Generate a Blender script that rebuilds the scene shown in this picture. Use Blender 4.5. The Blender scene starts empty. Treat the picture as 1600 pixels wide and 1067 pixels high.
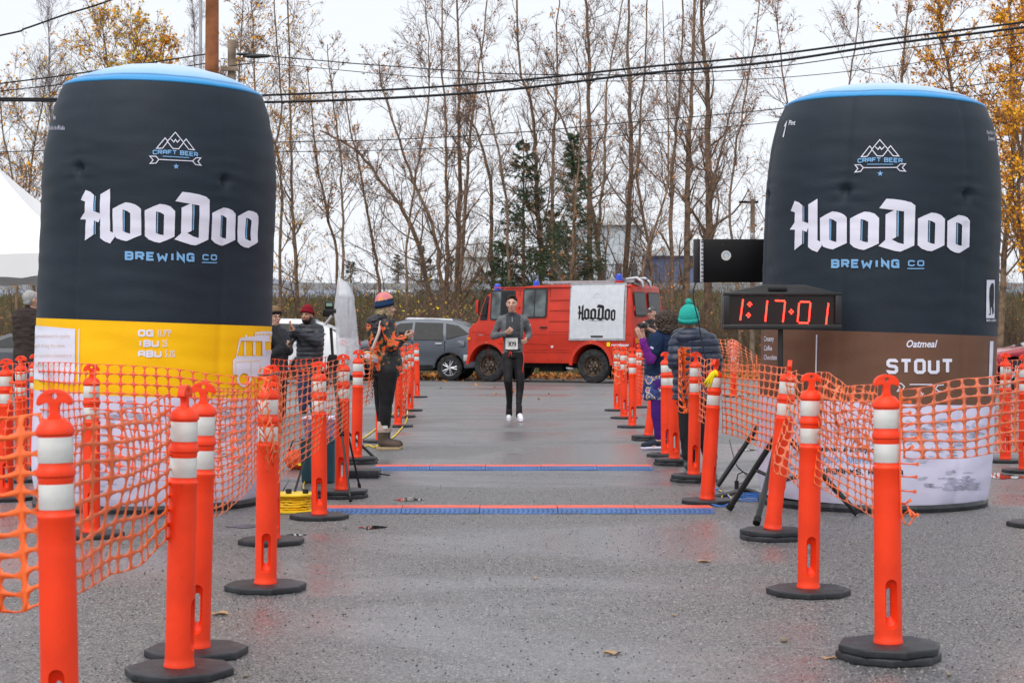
import bpy, bmesh, math, random
import numpy as np
from mathutils import Vector, Matrix, Euler
from mathutils import noise as mnoise
random.seed(7); rng = np.random.default_rng(11)
R = math.radians; PI = math.pi
sc = bpy.context.scene; COL = sc.collection
# ------------------------------------------------------------------ camera, world, sun, exposure
F = 2800.0; CH = 1.27; HY = 521.0          # focal length in photo pixels, camera height, horizon row
cd = bpy.data.cameras.new('camera'); cam = bpy.data.objects.new('camera', cd); COL.objects.link(cam)
cd.sensor_width = 36; cd.lens = 63; cd.clip_end = 6000; cd.shift_y = -12.5/1600
cam.location = (0, 0, CH); cam.rotation_euler = (R(90), 0, 0); sc.camera = cam
cd.dof.use_dof = True; cd.dof.focus_distance = 17.0; cd.dof.aperture_fstop = 9.0
w = bpy.data.worlds.new('World'); sc.world = w; w.use_nodes = True
nt = w.node_tree; bgn = nt.nodes['Background']
sky = nt.nodes.new('ShaderNodeTexSky'); sky.sky_type = 'NISHITA'; sky.sun_disc = False
sky.sun_elevation = R(52); sky.sun_rotation = R(205); sky.dust_density = 3; sky.air_density = 1.0
mx = nt.nodes.new('ShaderNodeMixRGB'); mx.inputs[0].default_value = 0.90
mx.inputs[2].default_value = (7.75, 8.0, 8.5, 1)          # flat cloud cover
nt.links.new(sky.outputs[0], mx.inputs[1]); nt.links.new(mx.outputs[0], bgn.inputs[0])
bgn.inputs[1].default_value = 0.102
sd = bpy.data.lights.new('sun', 'SUN'); sun = bpy.data.objects.new('sun', sd); COL.objects.link(sun)
sd.energy = 1.5; sd.angle = R(60); sd.color = (1, .97, .93)
sun.rotation_euler = (R(38), 0, R(-25))
sc.view_settings.view_transform = 'Standard'; sc.view_settings.look = 'None'
sc.view_settings.gamma = 1; sc.view_settings.exposure = 0.36; sc.view_settings.use_curve_mapping = False
sc.cycles.max_bounces = 6; sc.cycles.transparent_max_bounces = 8
sc.render.engine = 'CYCLES'; sc.cycles.use_denoising = True
# ------------------------------------------------------------------ helpers
def W(x, y, s): return Vector(((x-800)/s, F/s, CH-(y-HY)/s))
def G(x, y):
    s = (y-HY)/CH; return Vector(((x-800)/s, F/s, 0))
def tag(o, label=None, cat=None, group=None, kind=None):
    if label: o['label'] = label
    if cat: o['category'] = cat
    if group: o['group'] = group
    if kind: o['kind'] = kind
    return o
def empty(name, loc, label=None, cat=None, group=None, rz=0):
    o = bpy.data.objects.new(name, None); COL.objects.link(o); o.location = loc; o.rotation_euler = (0, 0, rz)
    o.empty_display_size = .1
    return tag(o, label, cat, group)
def link(name, me, mats, parent=None, world=False, smooth=False):
    o = bpy.data.objects.new(name, me); COL.objects.link(o)
    for m in (mats if isinstance(mats, (list, tuple)) else [mats]): me.materials.append(m)
    if smooth: me.polygons.foreach_set('use_smooth', [True]*len(me.polygons))
    if parent is not None:
        o.parent = parent
        if world:
            q = parent
            off = Vector((0, 0, 0))
            while q is not None: off += q.location; q = q.parent
            o.location = -off
    return o
class MB:
    def __init__(s): s.v = []; s.f = []; s.m = []
    def add(s, vs, fs, mi=0):
        b = len(s.v); s.v += [tuple(v) for v in vs]
        s.f += [tuple(i+b for i in f) for f in fs]; s.m += [mi]*len(fs); return s
    def box(s, c, d, rot=None, mi=0):
        vs = [Vector((x*d[0]/2, y*d[1]/2, z*d[2]/2)) for x in (-1, 1) for y in (-1, 1) for z in (-1, 1)]
        if rot is not None: vs = [rot @ v for v in vs]
        c = Vector(c)
        return s.add([v+c for v in vs], [(0,1,3,2),(4,6,7,5),(0,4,5,1),(2,3,7,6),(0,2,6,4),(1,5,7,3)], mi)
    def bar(s, a, b, r, n=8, mi=0, r2=None): return s.tube([a, b], [r, r if r2 is None else r2], n, mi)
    def tube(s, pts, rad, n=8, mi=0, cap=True):
        pts = [Vector(p) for p in pts]
        if not isinstance(rad, (list, tuple)): rad = [rad]*len(pts)
        vs = []; up = None
        for i, p in enumerate(pts):
            t = (pts[min(i+1, len(pts)-1)]-pts[max(i-1, 0)])
            t = t.normalized() if t.length > 1e-9 else Vector((0, 0, 1))
            if up is None: up = Vector((0, 0, 1)) if abs(t.z) < .9 else Vector((1, 0, 0))
            a = t.cross(up)
            if a.length < 1e-6: a = t.orthogonal()
            a.normalize(); b = t.cross(a).normalized(); up = -b if False else up
            for k in range(n):
                an = 2*PI*k/n; vs.append(p+(a*math.cos(an)+b*math.sin(an))*rad[i])
        fs = [(i*n+k, i*n+(k+1) % n, (i+1)*n+(k+1) % n, (i+1)*n+k) for i in range(len(pts)-1) for k in range(n)]
        if cap: fs += [tuple(range(n-1, -1, -1)), tuple((len(pts)-1)*n+k for k in range(n))]
        return s.add(vs, fs, mi)
    def lathe(s, prof, n=24, c=(0, 0, 0), mi=0, cap=True, axis='z', off=0):
        c = Vector(c); vs = []
        for r, z in prof:
            for k in range(n):
                a = 2*PI*(k+off)/n; v = (r*math.cos(a), r*math.sin(a), z)
                if axis == 'x': v = (z, v[0], v[1])
                if axis == 'y': v = (v[0], z, v[1])
                vs.append(Vector(v)+c)
        fs = [(i*n+k, i*n+(k+1) % n, (i+1)*n+(k+1) % n, (i+1)*n+k) for i in range(len(prof)-1) for k in range(n)]
        if cap: fs += [tuple(range(n-1, -1, -1)), tuple((len(prof)-1)*n+k for k in range(n))]
        return s.add(vs, fs, mi)
    def ell(s, c, r, n=12, mi=0, rot=None):
        c = Vector(c); vs = []; m = max(5, n//2+1)
        if not isinstance(r, (tuple, list)): r = (r, r, r)
        for i in range(m+1):
            ph = PI*i/m
            for k in range(n):
                a = 2*PI*k/n
                v = Vector((r[0]*math.sin(ph)*math.cos(a), r[1]*math.sin(ph)*math.sin(a), r[2]*math.cos(ph)))
                if rot is not None: v = rot @ v
                vs.append(v+c)
        fs = [(i*n+k, (i+1)*n+k, (i+1)*n+(k+1) % n, i*n+(k+1) % n) for i in range(m) for k in range(n)]
        return s.add(vs, fs, mi)
    def rcone(s, a, b, ra, rb, n=12, mi=0):       # round cone: limb piece
        a = Vector(a); b = Vector(b); s.ell(a, ra, n, mi); s.ell(b, rb, n, mi); return s.tube([a, b], [ra, rb], n, mi)
    def chain(s, pr, n=12, mi=0):
        for (a, ra), (b, rb) in zip(pr, pr[1:]): s.rcone(a, b, ra, rb, n, mi)
        return s
    def prism(s, poly, y0, y1, mi=0, fn=None):    # poly in (x,z), extruded in y
        n = len(poly); fn = fn or (lambda x, y, z: (x, y, z))
        vs = [fn(x, y0, z) for x, z in poly]+[fn(x, y1, z) for x, z in poly]
        fs = [tuple(range(n)), tuple(range(2*n-1, n-1, -1))]+[(i, i+n, (i+1) % n+n, (i+1) % n) for i in range(n)]
        return s.add(vs, fs, mi)
    def mesh(s, name='m', clean=True):
        me = bpy.data.meshes.new(name); me.from_pydata(s.v, [], s.f); me.update()
        if any(s.m): me.polygons.foreach_set('material_index', s.m)
        if clean:
            bm = bmesh.new(); bm.from_mesh(me); bmesh.ops.remove_doubles(bm, verts=bm.verts, dist=1e-5)
            bmesh.ops.recalc_face_normals(bm, faces=bm.faces); bm.to_mesh(me); bm.free()
        return me
    def build(s, name, mats, parent=None, world=False, smooth=False, clean=True, bevel=0, seg=2):
        me = s.mesh(name, clean)
        if bevel or smooth == 'auto':
            if bevel:
                me = apply(me, lambda o: bev(o, bevel, seg))
            bm = bmesh.new(); bm.from_mesh(me)
            for f in bm.faces: f.smooth = True
            for e in bm.edges:
                if len(e.link_faces) == 2 and e.calc_face_angle(3) > R(38): e.smooth = False
            bm.to_mesh(me); bm.free(); smooth = False
        return link(name, me, mats, parent, world, smooth)
def bev(o, wd, seg):
    m = o.modifiers.new('b', 'BEVEL'); m.width = wd; m.segments = seg; m.limit_method = 'ANGLE'; m.angle_limit = R(40)
def apply(me, fn):
    o = bpy.data.objects.new('tmp', me); COL.objects.link(o); fn(o)
    dg = bpy.context.evaluated_depsgraph_get(); dg.update()
    r = bpy.data.meshes.new_from_object(o.evaluated_get(dg)); bpy.data.objects.remove(o); return r
def remesh(mb, vox, sm=4, disp=0, dscale=.1, dec=1):
    me = mb.mesh('r', clean=False)
    def f(o):
        m = o.modifiers.new('r', 'REMESH'); m.mode = 'VOXEL'; m.voxel_size = vox
        m = o.modifiers.new('s', 'SMOOTH'); m.factor = .5; m.iterations = sm
        if dec < 1: m = o.modifiers.new('d', 'DECIMATE'); m.ratio = dec
    r = apply(me, f)
    if disp:
        n = len(r.vertices); co = np.empty(n*3); r.vertices.foreach_get('co', co); co = co.reshape(-1, 3)
        nr = np.empty(n*3); r.vertices.foreach_get('normal', nr); nr = nr.reshape(-1, 3)
        d = np.array([mnoise.noise((c[0]/dscale, c[1]/dscale, c[2]/dscale*1.6+7)) for c in co])
        d2 = np.array([mnoise.noise((c[0]/dscale*2.3, c[1]/dscale*2.3, c[2]/dscale*4+3)) for c in co])
        co += nr*((d+.5*d2)*disp)[:, None]; r.vertices.foreach_set('co', co.ravel())
    r.polygons.foreach_set('use_smooth', [True]*len(r.polygons)); return r
def arr_mesh(name, verts, faces):
    me = bpy.data.meshes.new(name); faces = np.asarray(faces, dtype=np.int32); n, k = faces.shape
    me.vertices.add(len(verts)); me.vertices.foreach_set('co', np.asarray(verts, dtype=np.float32).ravel())
    me.loops.add(n*k); me.loops.foreach_set('vertex_index', faces.ravel())
    me.polygons.add(n); me.polygons.foreach_set('loop_start', np.arange(n, dtype=np.int32)*k)
    me.update(calc_edges=True); me.validate(); return me
# ------------------------------------------------------------------ materials
MATS = {}
def mat(name, col, rough=.6, metal=0, var=.12, scale=8, bump=0, bscale=60, spec=.5, emit=None, alpha=1, coat=0, col2=None, trans=0, sheen=0, dirt=None):
    if name in MATS: return MATS[name]
    if rough >= .55 and spec == .5: spec = .22
    m = bpy.data.materials.new(name); m.use_nodes = True; n = m.node_tree.nodes; l = m.node_tree.links
    b = n['Principled BSDF']; b.inputs['Roughness'].default_value = rough; b.inputs['Metallic'].default_value = metal
    b.inputs['Specular IOR Level'].default_value = spec; b.inputs['Coat Weight'].default_value = coat
    b.inputs['Coat Roughness'].default_value = .08
    b.inputs['Alpha'].default_value = alpha; b.inputs['Transmission Weight'].default_value = trans
    b.inputs['Sheen Weight'].default_value = sheen
    tc = n.new('ShaderNodeTexCoord'); no = n.new('ShaderNodeTexNoise'); no.inputs['Scale'].default_value = scale
    no.inputs['Detail'].default_value = 5; l.new(tc.outputs['Object'], no.inputs['Vector'])
    mixn = n.new('ShaderNodeMixRGB'); c = Vector(col)
    a2 = Vector(col2) if col2 else c*(1-var*1.6)
    mixn.inputs[1].default_value = (*a2, 1); mixn.inputs[2].default_value = (*[min(1, x) for x in c*(1+(var if not col2 else 0))], 1)
    mr = n.new('ShaderNodeMapRange'); mr.inputs[1].default_value = .3; mr.inputs[2].default_value = .7
    l.new(no.outputs[0], mr.inputs[0]); l.new(mr.outputs[0], mixn.inputs[0]); last = mixn.outputs[0]
    if dirt:      # scuffs and grime: sparse stains with a shape of their own
        dn = n.new('ShaderNodeTexNoise'); dn.inputs['Scale'].default_value = dirt[3]; dn.inputs['Detail'].default_value = 8; dn.inputs['Roughness'].default_value = .7
        mpn = n.new('ShaderNodeMapping'); mpn.inputs['Scale'].default_value = (1, 1, .35); l.new(tc.outputs['Object'], mpn.inputs[0]); l.new(mpn.outputs[0], dn.inputs['Vector'])
        dr = n.new('ShaderNodeMapRange'); dr.inputs[1].default_value = dirt[4]; dr.inputs[2].default_value = dirt[4]+.14; dr.inputs[4].default_value = .65; l.new(dn.outputs[0], dr.inputs[0])
        d2 = n.new('ShaderNodeMixRGB'); d2.inputs[2].default_value = (*dirt[:3], 1); l.new(dr.outputs[0], d2.inputs[0]); l.new(last, d2.inputs[1]); last = d2.outputs[0]
    l.new(last, b.inputs['Base Color'])
    if bump:
        nb = n.new('ShaderNodeTexNoise'); nb.inputs['Scale'].default_value = bscale; nb.inputs['Detail'].default_value = 4
        l.new(tc.outputs['Object'], nb.inputs['Vector'])
        bp = n.new('ShaderNodeBump'); bp.inputs['Strength'].default_value = bump; bp.inputs['Distance'].default_value = .01
        l.new(nb.outputs[0], bp.inputs['Height']); l.new(bp.outputs[0], b.inputs['Normal'])
    if emit: b.inputs['Emission Color'].default_value = (*emit[:3], 1); b.inputs['Emission Strength'].default_value = emit[3]
    MATS[name] = m; return m
M = dict(
 orange=mat('post_plastic', (.96, .050, .008), .46, spec=.35, var=.10, scale=5, bump=.12, bscale=22, dirt=(.40, .05, .02, 26, .60)),
 band=mat('reflective_band', (.66, .66, .63), .36, var=.08, scale=9, bump=.30, bscale=26, dirt=(.36, .34, .30, 34, .60)),
 rubber=mat('rubber', (.024, .026, .031), .48, spec=.45, var=.35, scale=14, bump=.15, bscale=110, dirt=(.10, .095, .09, 9, .56)),
 net=mat('net_plastic', (1.0, .155, .028), .45, var=.1, scale=6),
 netr=mat('net_plastic_red', (.95, .095, .022), .5, var=.1, scale=6),
 netp=mat('net_plastic_pale', (1.0, .185, .05), .5, var=.1, scale=6),
 navy=mat('can_fabric_dark', (.0125, .0215, .034), .60, var=.10, scale=2.5, bump=.25, bscale=130, spec=.32),
 white=mat('print_white', (.74, .74, .86), .6, var=.03, scale=4),
 whitef=mat('can_fabric_white', (.68, .66, .83), .62, var=.06, scale=3, bump=.25, bscale=18),
 lblue=mat('print_blue', (.20, .42, .70), .6, var=.03),
 yellow=mat('can_fabric_yellow', (1.0, .54, .002), .6, var=.04, scale=3, bump=.15, bscale=90),
 brown=mat('can_fabric_brown', (.155, .078, .050), .6, var=.07, scale=3, bump=.2, bscale=100),
 faint=mat('print_faint', (.80, .62, .55), .6, var=.03),
 pgrey=mat('print_grey', (.47, .47, .60), .6, var=.3, scale=14),
 black=mat('black_plastic', (.012, .012, .013), .4, var=.3, bump=.1),
 blackm=mat('black_matte', (.018, .018, .02), .75, var=.3, bump=.2),
 blk=mat('print_black', (.015, .015, .017), .6, var=.05),
 skin=mat('skin', (.58, .33, .24), .5, var=.12, scale=30),
 skin2=mat('skin_tan', (.42, .22, .14), .5, var=.12, scale=30),
 steel=mat('galvanised_steel', (.42, .43, .45), .45, metal=.7, var=.15),
 glass=mat('dark_glass', (.012, .014, .016), .05, var=.3, spec=.3),
 glassl=mat('light_glass', (.10, .12, .125), .07, var=.6, scale=2.5, spec=.5),
 vred=mat('van_paint', (.52, .026, .008), .42, var=.16, scale=1.6, coat=.12, spec=.35, bump=.06, bscale=3, dirt=(.22, .05, .03, 5, .62)),
 vwhite=mat('van_shutter', (.62, .64, .68), .4, var=.05),
 tyre=mat('tyre_rubber', (.035, .035, .037), .8, var=.4, scale=10, bump=.3),
 rim=mat('rusty_rim', (.10, .07, .05), .6, metal=.3, var=.5, scale=9),
 alloy=mat('alloy_rim', (.55, .56, .58), .3, metal=.8),
 amber=mat('amber_lens', (.8, .25, .01), .25), redl=mat('red_lens', (.5, .01, .01), .25),
 bluel=mat('blue_lens', (.005, .05, .55), .2, coat=.5),
 under=mat('underbody', (.008, .008, .009), .85),
)
# ------------------------------------------------------------------ ground and terrain
def nodes_ground():
    m = bpy.data.materials.new('wet_asphalt'); m.use_nodes = True; n = m.node_tree.nodes; l = m.node_tree.links
    b = n['Principled BSDF']; tc = n.new('ShaderNodeTexCoord')
    def tex(kind, sc_, **k):
        t = n.new(kind); t.inputs['Scale'].default_value = sc_
        for a, v in k.items(): t.inputs[a].default_value = v
        l.new(tc.outputs['Object'], t.inputs['Vector']); return t
    def rmp(src, a, b_, c0=0, c1=1):
        r = n.new('ShaderNodeMapRange'); r.inputs[1].default_value = a; r.inputs[2].default_value = b_
        r.inputs[3].default_value = c0; r.inputs[4].default_value = c1; l.new(src, r.inputs[0]); return r.outputs[0]
    def mixc(f, a, b_, mode='MIX'):
        x = n.new('ShaderNodeMixRGB'); x.blend_type = mode
        for i, s in enumerate((f, a, b_)):
            if hasattr(s, 'is_output'): l.new(s, x.inputs[i])
            else: x.inputs[i].default_value = s if i == 0 else (*s, 1)
        return x.outputs[0]
    def mth(op, a, b_):
        x = n.new('ShaderNodeMath'); x.operation = op
        for i, s in enumerate((a, b_)):
            if hasattr(s, 'is_output'): l.new(s, x.inputs[i])
            else: x.inputs[i].default_value = s
        return x.outputs[0]
    fine = tex('ShaderNodeTexNoise', 85, Detail=5, Roughness=.75)
    sep = n.new('ShaderNodeMapping'); sep.inputs['Scale'].default_value = (.55, 1.0, 1); l.new(tc.outputs['Object'], sep.inputs[0])
    big = n.new('ShaderNodeTexNoise'); big.inputs['Scale'].default_value = .42; big.inputs['Detail'].default_value = 5; big.inputs['Roughness'].default_value = .55
    big.inputs['Distortion'].default_value = .6; l.new(sep.outputs[0], big.inputs['Vector'])
    wet = rmp(big.outputs[0], .45, .57)
    v1 = tex('ShaderNodeTexVoronoi', 78); v2 = tex('ShaderNodeTexVoronoi', 44)
    st1 = n.new('ShaderNodeSeparateColor'); l.new(v1.outputs['Color'], st1.inputs[0])
    st2 = n.new('ShaderNodeSeparateColor'); l.new(v2.outputs['Color'], st2.inputs[0])
    v3 = tex('ShaderNodeTexVoronoi', 128); st3 = n.new('ShaderNodeSeparateColor'); l.new(v3.outputs['Color'], st3.inputs[0])
    base = mixc(st3.outputs[0], (.022, .022, .025), (.335, .325, .318))
    base = mixc(rmp(fine.outputs[0], .40, .62, 0, .6), base, (.040, .040, .044))
    # pale stones: cells whose random value is high, limited to the core of the cell
    core1 = rmp(v1.outputs['Distance'], .42, .28); pale1 = mth('MULTIPLY', core1, rmp(st1.outputs[0], .76, .95))
    core2 = rmp(v2.outputs['Distance'], .34, .22); pale2 = mth('MULTIPLY', core2, rmp(st2.outputs[0], .90, .97))
    dark1 = mth('MULTIPLY', core1, rmp(st1.outputs[1], .74, .8))
    c = mixc(mth('MULTIPLY', dark1, .75), base, (.018, .018, .02))
    c = mixc(mth('MULTIPLY', pale1, .85), c, (.52, .50, .47)); c = mixc(mth('MULTIPLY', pale2, .9), c, (.60, .55, .46))
    c = mixc(rmp(wet, 0, 1, 0, .5), c, mixc(1.0, c, (.80, .82, .88), 'MULTIPLY'))
    # light scuffed bands further out
    bn = n.new('ShaderNodeTexNoise'); bn.inputs['Scale'].default_value = .16; bn.inputs['Detail'].default_value = 4
    mp2 = n.new('ShaderNodeMapping'); mp2.inputs['Scale'].default_value = (.3, 1.6, 1); l.new(tc.outputs['Object'], mp2.inputs[0]); l.new(mp2.outputs[0], bn.inputs['Vector'])
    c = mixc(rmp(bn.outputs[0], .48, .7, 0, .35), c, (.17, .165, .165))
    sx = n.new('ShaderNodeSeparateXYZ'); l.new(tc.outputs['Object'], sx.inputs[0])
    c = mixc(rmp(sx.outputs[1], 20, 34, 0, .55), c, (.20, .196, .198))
    l.new(c, b.inputs['Base Color'])
    rr = n.new('ShaderNodeMapRange'); rr.inputs[3].default_value = .55; rr.inputs[4].default_value = .27; l.new(wet, rr.inputs[0])
    rf = mth('ADD', rr.outputs[0], rmp(fine.outputs[0], .3, .8, -.05, .10)); l.new(rf, b.inputs['Roughness'])
    b.inputs['Specular IOR Level'].default_value = .5
    l.new(rmp(wet, 0, 1, 0, .26), b.inputs['Coat Weight']); b.inputs['Coat Roughness'].default_value = .27; b.inputs['Coat IOR'].default_value = 1.4
    h = mth('ADD', mth('MULTIPLY', fine.outputs[0], .5), mth('ADD', mth('MULTIPLY', core1, .35), mth('MULTIPLY', pale2, .6)))
    bp = n.new('ShaderNodeBump'); bp.inputs['Distance'].default_value = .006
    l.new(rmp(wet, 0, 1, 1.0, .14), bp.inputs['Strength']); l.new(h, bp.inputs['Height']); l.new(bp.outputs[0], b.inputs['Normal'])
    return m
asph = nodes_ground()
def sheet(name, x0, x1, y0, y1, nx, ny, hf, m, label=None):
    xs = np.linspace(x0, x1, nx+1); ys = np.linspace(y0, y1, ny+1)
    vs = [(x, y, hf(x, y)) for y in ys for x in xs]
    fs = [(j*(nx+1)+i, j*(nx+1)+i+1, (j+1)*(nx+1)+i+1, (j+1)*(nx+1)+i) for j in range(ny) for i in range(nx)]
    mb = MB().add(vs, fs); o = mb.build(name, m, smooth=True, clean=False); return tag(o, kind='structure')
def nz(x, y, s, k=0): return mnoise.noise((x/s, y/s, k))
# the car park: one sheet with broad, slight undulation
mb = MB(); xs = np.linspace(-60, 60, 61); ys = np.concatenate([np.linspace(-8, 53, 61)])
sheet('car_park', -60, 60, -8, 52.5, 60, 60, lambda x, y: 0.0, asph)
dirt = mat('leafy_soil', (.115, .085, .05), .9, col2=(.05, .042, .028), scale=1.3, bump=.6, bscale=8)
drygrass = mat('dry_grass_ground', (.15, .14, .065), .95, col2=(.085, .07, .04), scale=.5, bump=.6, bscale=5)
def terr(x, y):
    b = 0
    if y > 53: b = -.02+.35*min(1, (y-53)/6)*(.4+.6*abs(nz(x, y, 5)))-.3*max(0, min(1, (y-60)/8))
    t = max(0, min(1, (y-74)/20)); t = t*t*(3-2*t)
    b += t*(3.15+.3*nz(x, 0, 30))
    if y > 104: b -= 2.5*min(1, (y-104)/30)
    return b-.004
def _ter():
    ys = list(np.linspace(52.2, 112, 70))+[150, 250, 500, 1000, 2500, 4500]; xs = np.linspace(-1, 1, 121)
    vs = []; 
    for y in ys:
        wd = max(90, y*1.1)
        for x in xs: vs.append((x*wd, y, terr(x*wd, y)))
    nx = 120
    fs = [(j*(nx+1)+i, j*(nx+1)+i+1, (j+1)*(nx+1)+i+1, (j+1)*(nx+1)+i) for j in range(len(ys)-1) for i in range(nx)]
    tag(MB().add(vs, fs).build('terrain', drygrass, smooth=True, clean=False), kind='structure')
_ter()
for nm, x0, x1, y0, y1 in (('terrain_left', -4500, -59.9, -8, 53), ('terrain_right', 59.9, 4500, -8, 53), ('terrain_near', -4500, 4500, -2500, -7.9)):
    sheet(nm, x0, x1, y0, y1, 4, 4, lambda x, y: -.01, drygrass)
# strip of fallen leaves under the parked cars
sheet('leaf_strip', -60, 60, 50.2, 53.2, 80, 5, lambda x, y: .006+.02*abs(nz(x, y, .8)), dirt)
# raised road on the embankment with guard rail
road = mat('road_far', (.09, .09, .092), .8)
sheet('embankment_road', -110, 110, 95, 102, 30, 2, lambda x, y: terr(x, 96)+.06+.02, road)
hillm = mat('far_hills', (.20, .23, .30), .95, col2=(.27, .30, .36), scale=.004)  # distance haze is put into this grey-blue colour
def _hill():
    vs = []; n = 160
    for i in range(n+1):
        x = -1500+3000*i/n; h = 62+26*nz(x, 3, 240)+9*nz(x, 9, 60)
        vs += [(x, 1900, -5), (x, 1960, h*.6), (x, 2100, h), (x, 2500, 0)]
    fs = [(i*4+k, i*4+4+k, i*4+5+k, i*4+1+k) for i in range(n) for k in range(3)]
    tag(MB().add(vs, fs).build('hills', hillm, smooth=True), kind='structure')
_hill()
# puddles: thin water films lying in shallow spots
pud = mat('puddle_water', (.025, .027, .03), .02, var=.2, spec=1.0)
for i, (x, y, ax, ay, lb) in enumerate(((637, 781, .13, .17, 'small puddle between the two timing mats'), (585, 824, .11, .12, 'narrow puddle just in front of the near timing mat'),
        (378, 822, .16, .14, 'puddle beside the black post bases at left'), (1562, 744, .22, .42, 'puddle at the right edge behind the white-based can'), (1166, 703, .16, .2, 'far puddle beside the dark boots'),
        (462, 836, .09, .08, 'tiny puddle by the round base with the cord reel behind'))):
    g = G(x, y); vs = [(0, 0, .004)]; n = 40
    for k in range(n):
        a = 2*PI*k/n; r = .6+.7*abs(mnoise.noise((math.cos(a)*1.4+i*7, math.sin(a)*1.4, i)))+.25*mnoise.noise((math.cos(a)*5, math.sin(a)*5, i))
        vs.append((ax*r*math.cos(a), ay*r*math.sin(a), .004))
    tag(MB().add([(v[0]+g.x, v[1]+g.y, v[2]) for v in vs], [(0, 1+k, 1+(k+1) % n) for k in range(n)]).build('puddle', pud, clean=False), lb, 'puddle', kind='structure')
# ------------------------------------------------------------------ wires and poles
wire = mat('wire_black', (.02, .02, .022), .6)
def wirep(pts, r, label):
    g = [W(*p) for p in pts]; P = []
    for i in range(len(g)-1):        # catmull through the traced points
        p0 = g[max(i-1, 0)]; p1 = g[i]; p2 = g[i+1]; p3 = g[min(i+2, len(g)-1)]
        for k in range(8):
            t = k/8; P.append(.5*((2*p1)+(p2-p0)*t+(2*p0-5*p1+4*p2-p3)*t*t+(-p0+3*p1-3*p2+p3)*t**3))
    P.append(g[-1]); e = P[0]
    o = MB().tube([p-e for p in P], r, 5).build('overhead_wire', wire, smooth=True); o.location = e
    tag(o, label, 'wire', 'overhead wires crossing the sky')
S1 = 80
wirep([(-300, 152, S1), (0, 157, S1), (200, 159, S1), (420, 160, S1), (620, 153, S1), (800, 140, S1), (1000, 116, S1), (1200, 98, S1), (1400, 68, S1), (1600, 43, S1), (1900, 0, S1)], .026, 'thick lower one of the paired black cables sweeping up to the right')
wirep([(-300, 150, 81), (0, 154, 81), (200, 155, 81), (420, 149, 81), (620, 140, 81), (800, 127, 81), (1000, 106, 81), (1200, 87, 81), (1400, 60, 81), (1600, 35, 81), (1900, -8, 81)], .022, 'thick upper one of the paired black cables sweeping up to the right')
wirep([(405, 87, 76), (500, 95, 76), (570, 101, 76), (700, 110, 76), (800, 116, 76), (1000, 117, 76), (1200, 106, 76), (1400, 78, 76), (1600, 52, 76), (1900, 10, 76)], .011, 'thin wire running right from the dark cable splice')
wirep([(345, 92, 74), (500, 107, 74), (640, 119, 74), (800, 126, 74), (1000, 127, 74), (1200, 123, 74), (1400, 103, 74), (1600, 72, 74), (1900, 40, 74)], .008, 'thinnest wire just below the splice wire')
wirep([(-200, 245, 60), (0, 238, 60), (420, 223, 60), (600, 219, 60), (800, 208, 60), (1000, 190, 60), (1200, 172, 60), (1400, 148, 60), (1600, 124, 60), (1900, 90, 60)], .013, 'lower far wire crossing behind the bare treetops')
wirep([(420, 238, 58), (600, 235, 58), (800, 226, 58), (1000, 210, 58), (1200, 192, 58), (1400, 165, 58), (1600, 142, 58), (1900, 110, 58)], .010, 'lowest far wire crossing behind the bare trees')
wirep([(-300, 168, 90), (0, 131, 90), (130, 114, 90), (335, 83, 90)], .013, 'wire rising from the left edge to the brown pole')
wirep([(-300, 178, 90), (0, 143, 90), (130, 128, 90), (345, 96, 90)], .010, 'second wire below it rising to the brown pole')
wirep([(-300, 115, 110), (0, 56, 110), (40, 45, 110), (100, 24, 110), (175, 0, 110), (330, -60, 110)], .014, 'wavy black wire in the upper left corner')
sp = empty('cable_splice', W(402, 88, 76), 'dark spindle shaped cable splice hanging in the sky beside the poles', 'cable splice')
MB().lathe([(.015, -.30), (.04, -.2), (.055, -.05), (.035, .2), (.012, .3)], 10, axis='x').build('splice_body', M['black'], sp, smooth=True)
MB().lathe([(.012, -.16), (.03, -.1), (.03, .1), (.012, .16)], 8, c=(-.28, 0, .04), axis='x').build('splice_clamp', M['black'], sp, smooth=True)
polew = mat('brown_pole_wood', (.30, .115, .052), .85, var=.35, scale=3, bump=.5, bscale=12)
poleg = mat('grey_pole_wood', (.26, .20, .15), .9, var=.4, scale=4, bump=.5, bscale=12)
b = G(330, 624)
def pole(x, s, top, r, m, label, extra=None):
    q = empty('utility_pole', ((x-800)/s, F/s, 0), label, 'utility pole', 'utility poles')
    zt = CH+(HY-top)/s
    p = [Vector((.004*k*(zt/8), 0, zt*k/8)) for k in range(9)]
    MB().tube(p, [r*(1.25-.25*k/8) for k in range(9)], 14).build('pole_shaft', m, q, smooth='auto')
    return q, zt
q, zt = pole(329, 90, -160, .108, polew, 'tall reddish brown wooden utility pole behind the left can')
MB().bar((0, -.12, zt-.5), (0, -.12, zt-1.4), .16, 12).build('transformer', M['steel'], q, smooth='auto')
q2, zt2 = pole(311, 86, -160, .028, M['steel'], 'slim grey metal pipe pole left of the brown pole')
q3, zt3 = pole(360, 84, 63, .075, poleg, 'short weathered grey pole stub right of the brown pole')
MB().box((0, -.1, zt3-.55), (.3, .06, .08)).build('crossarm', poleg, q3, bevel=.006)
MB().bar((0, -.1, zt3-.5), (.45, 0, zt3-.42), .012, 6).build('bracket', M['black'], q3)
q4, zt4 = pole(1175, 50, 311, .07, poleg, 'far utility pole standing left of the right can')
MB().box((-.1, 0, zt4-.1), (.6, .08, .07)).build('crossarm', M['under'], q4, bevel=.006)
MB().box((0, -.12, zt4-1.2), (.16, .1, .25)).build('insulator_box', M['steel'], q4, bevel=.006)
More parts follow.
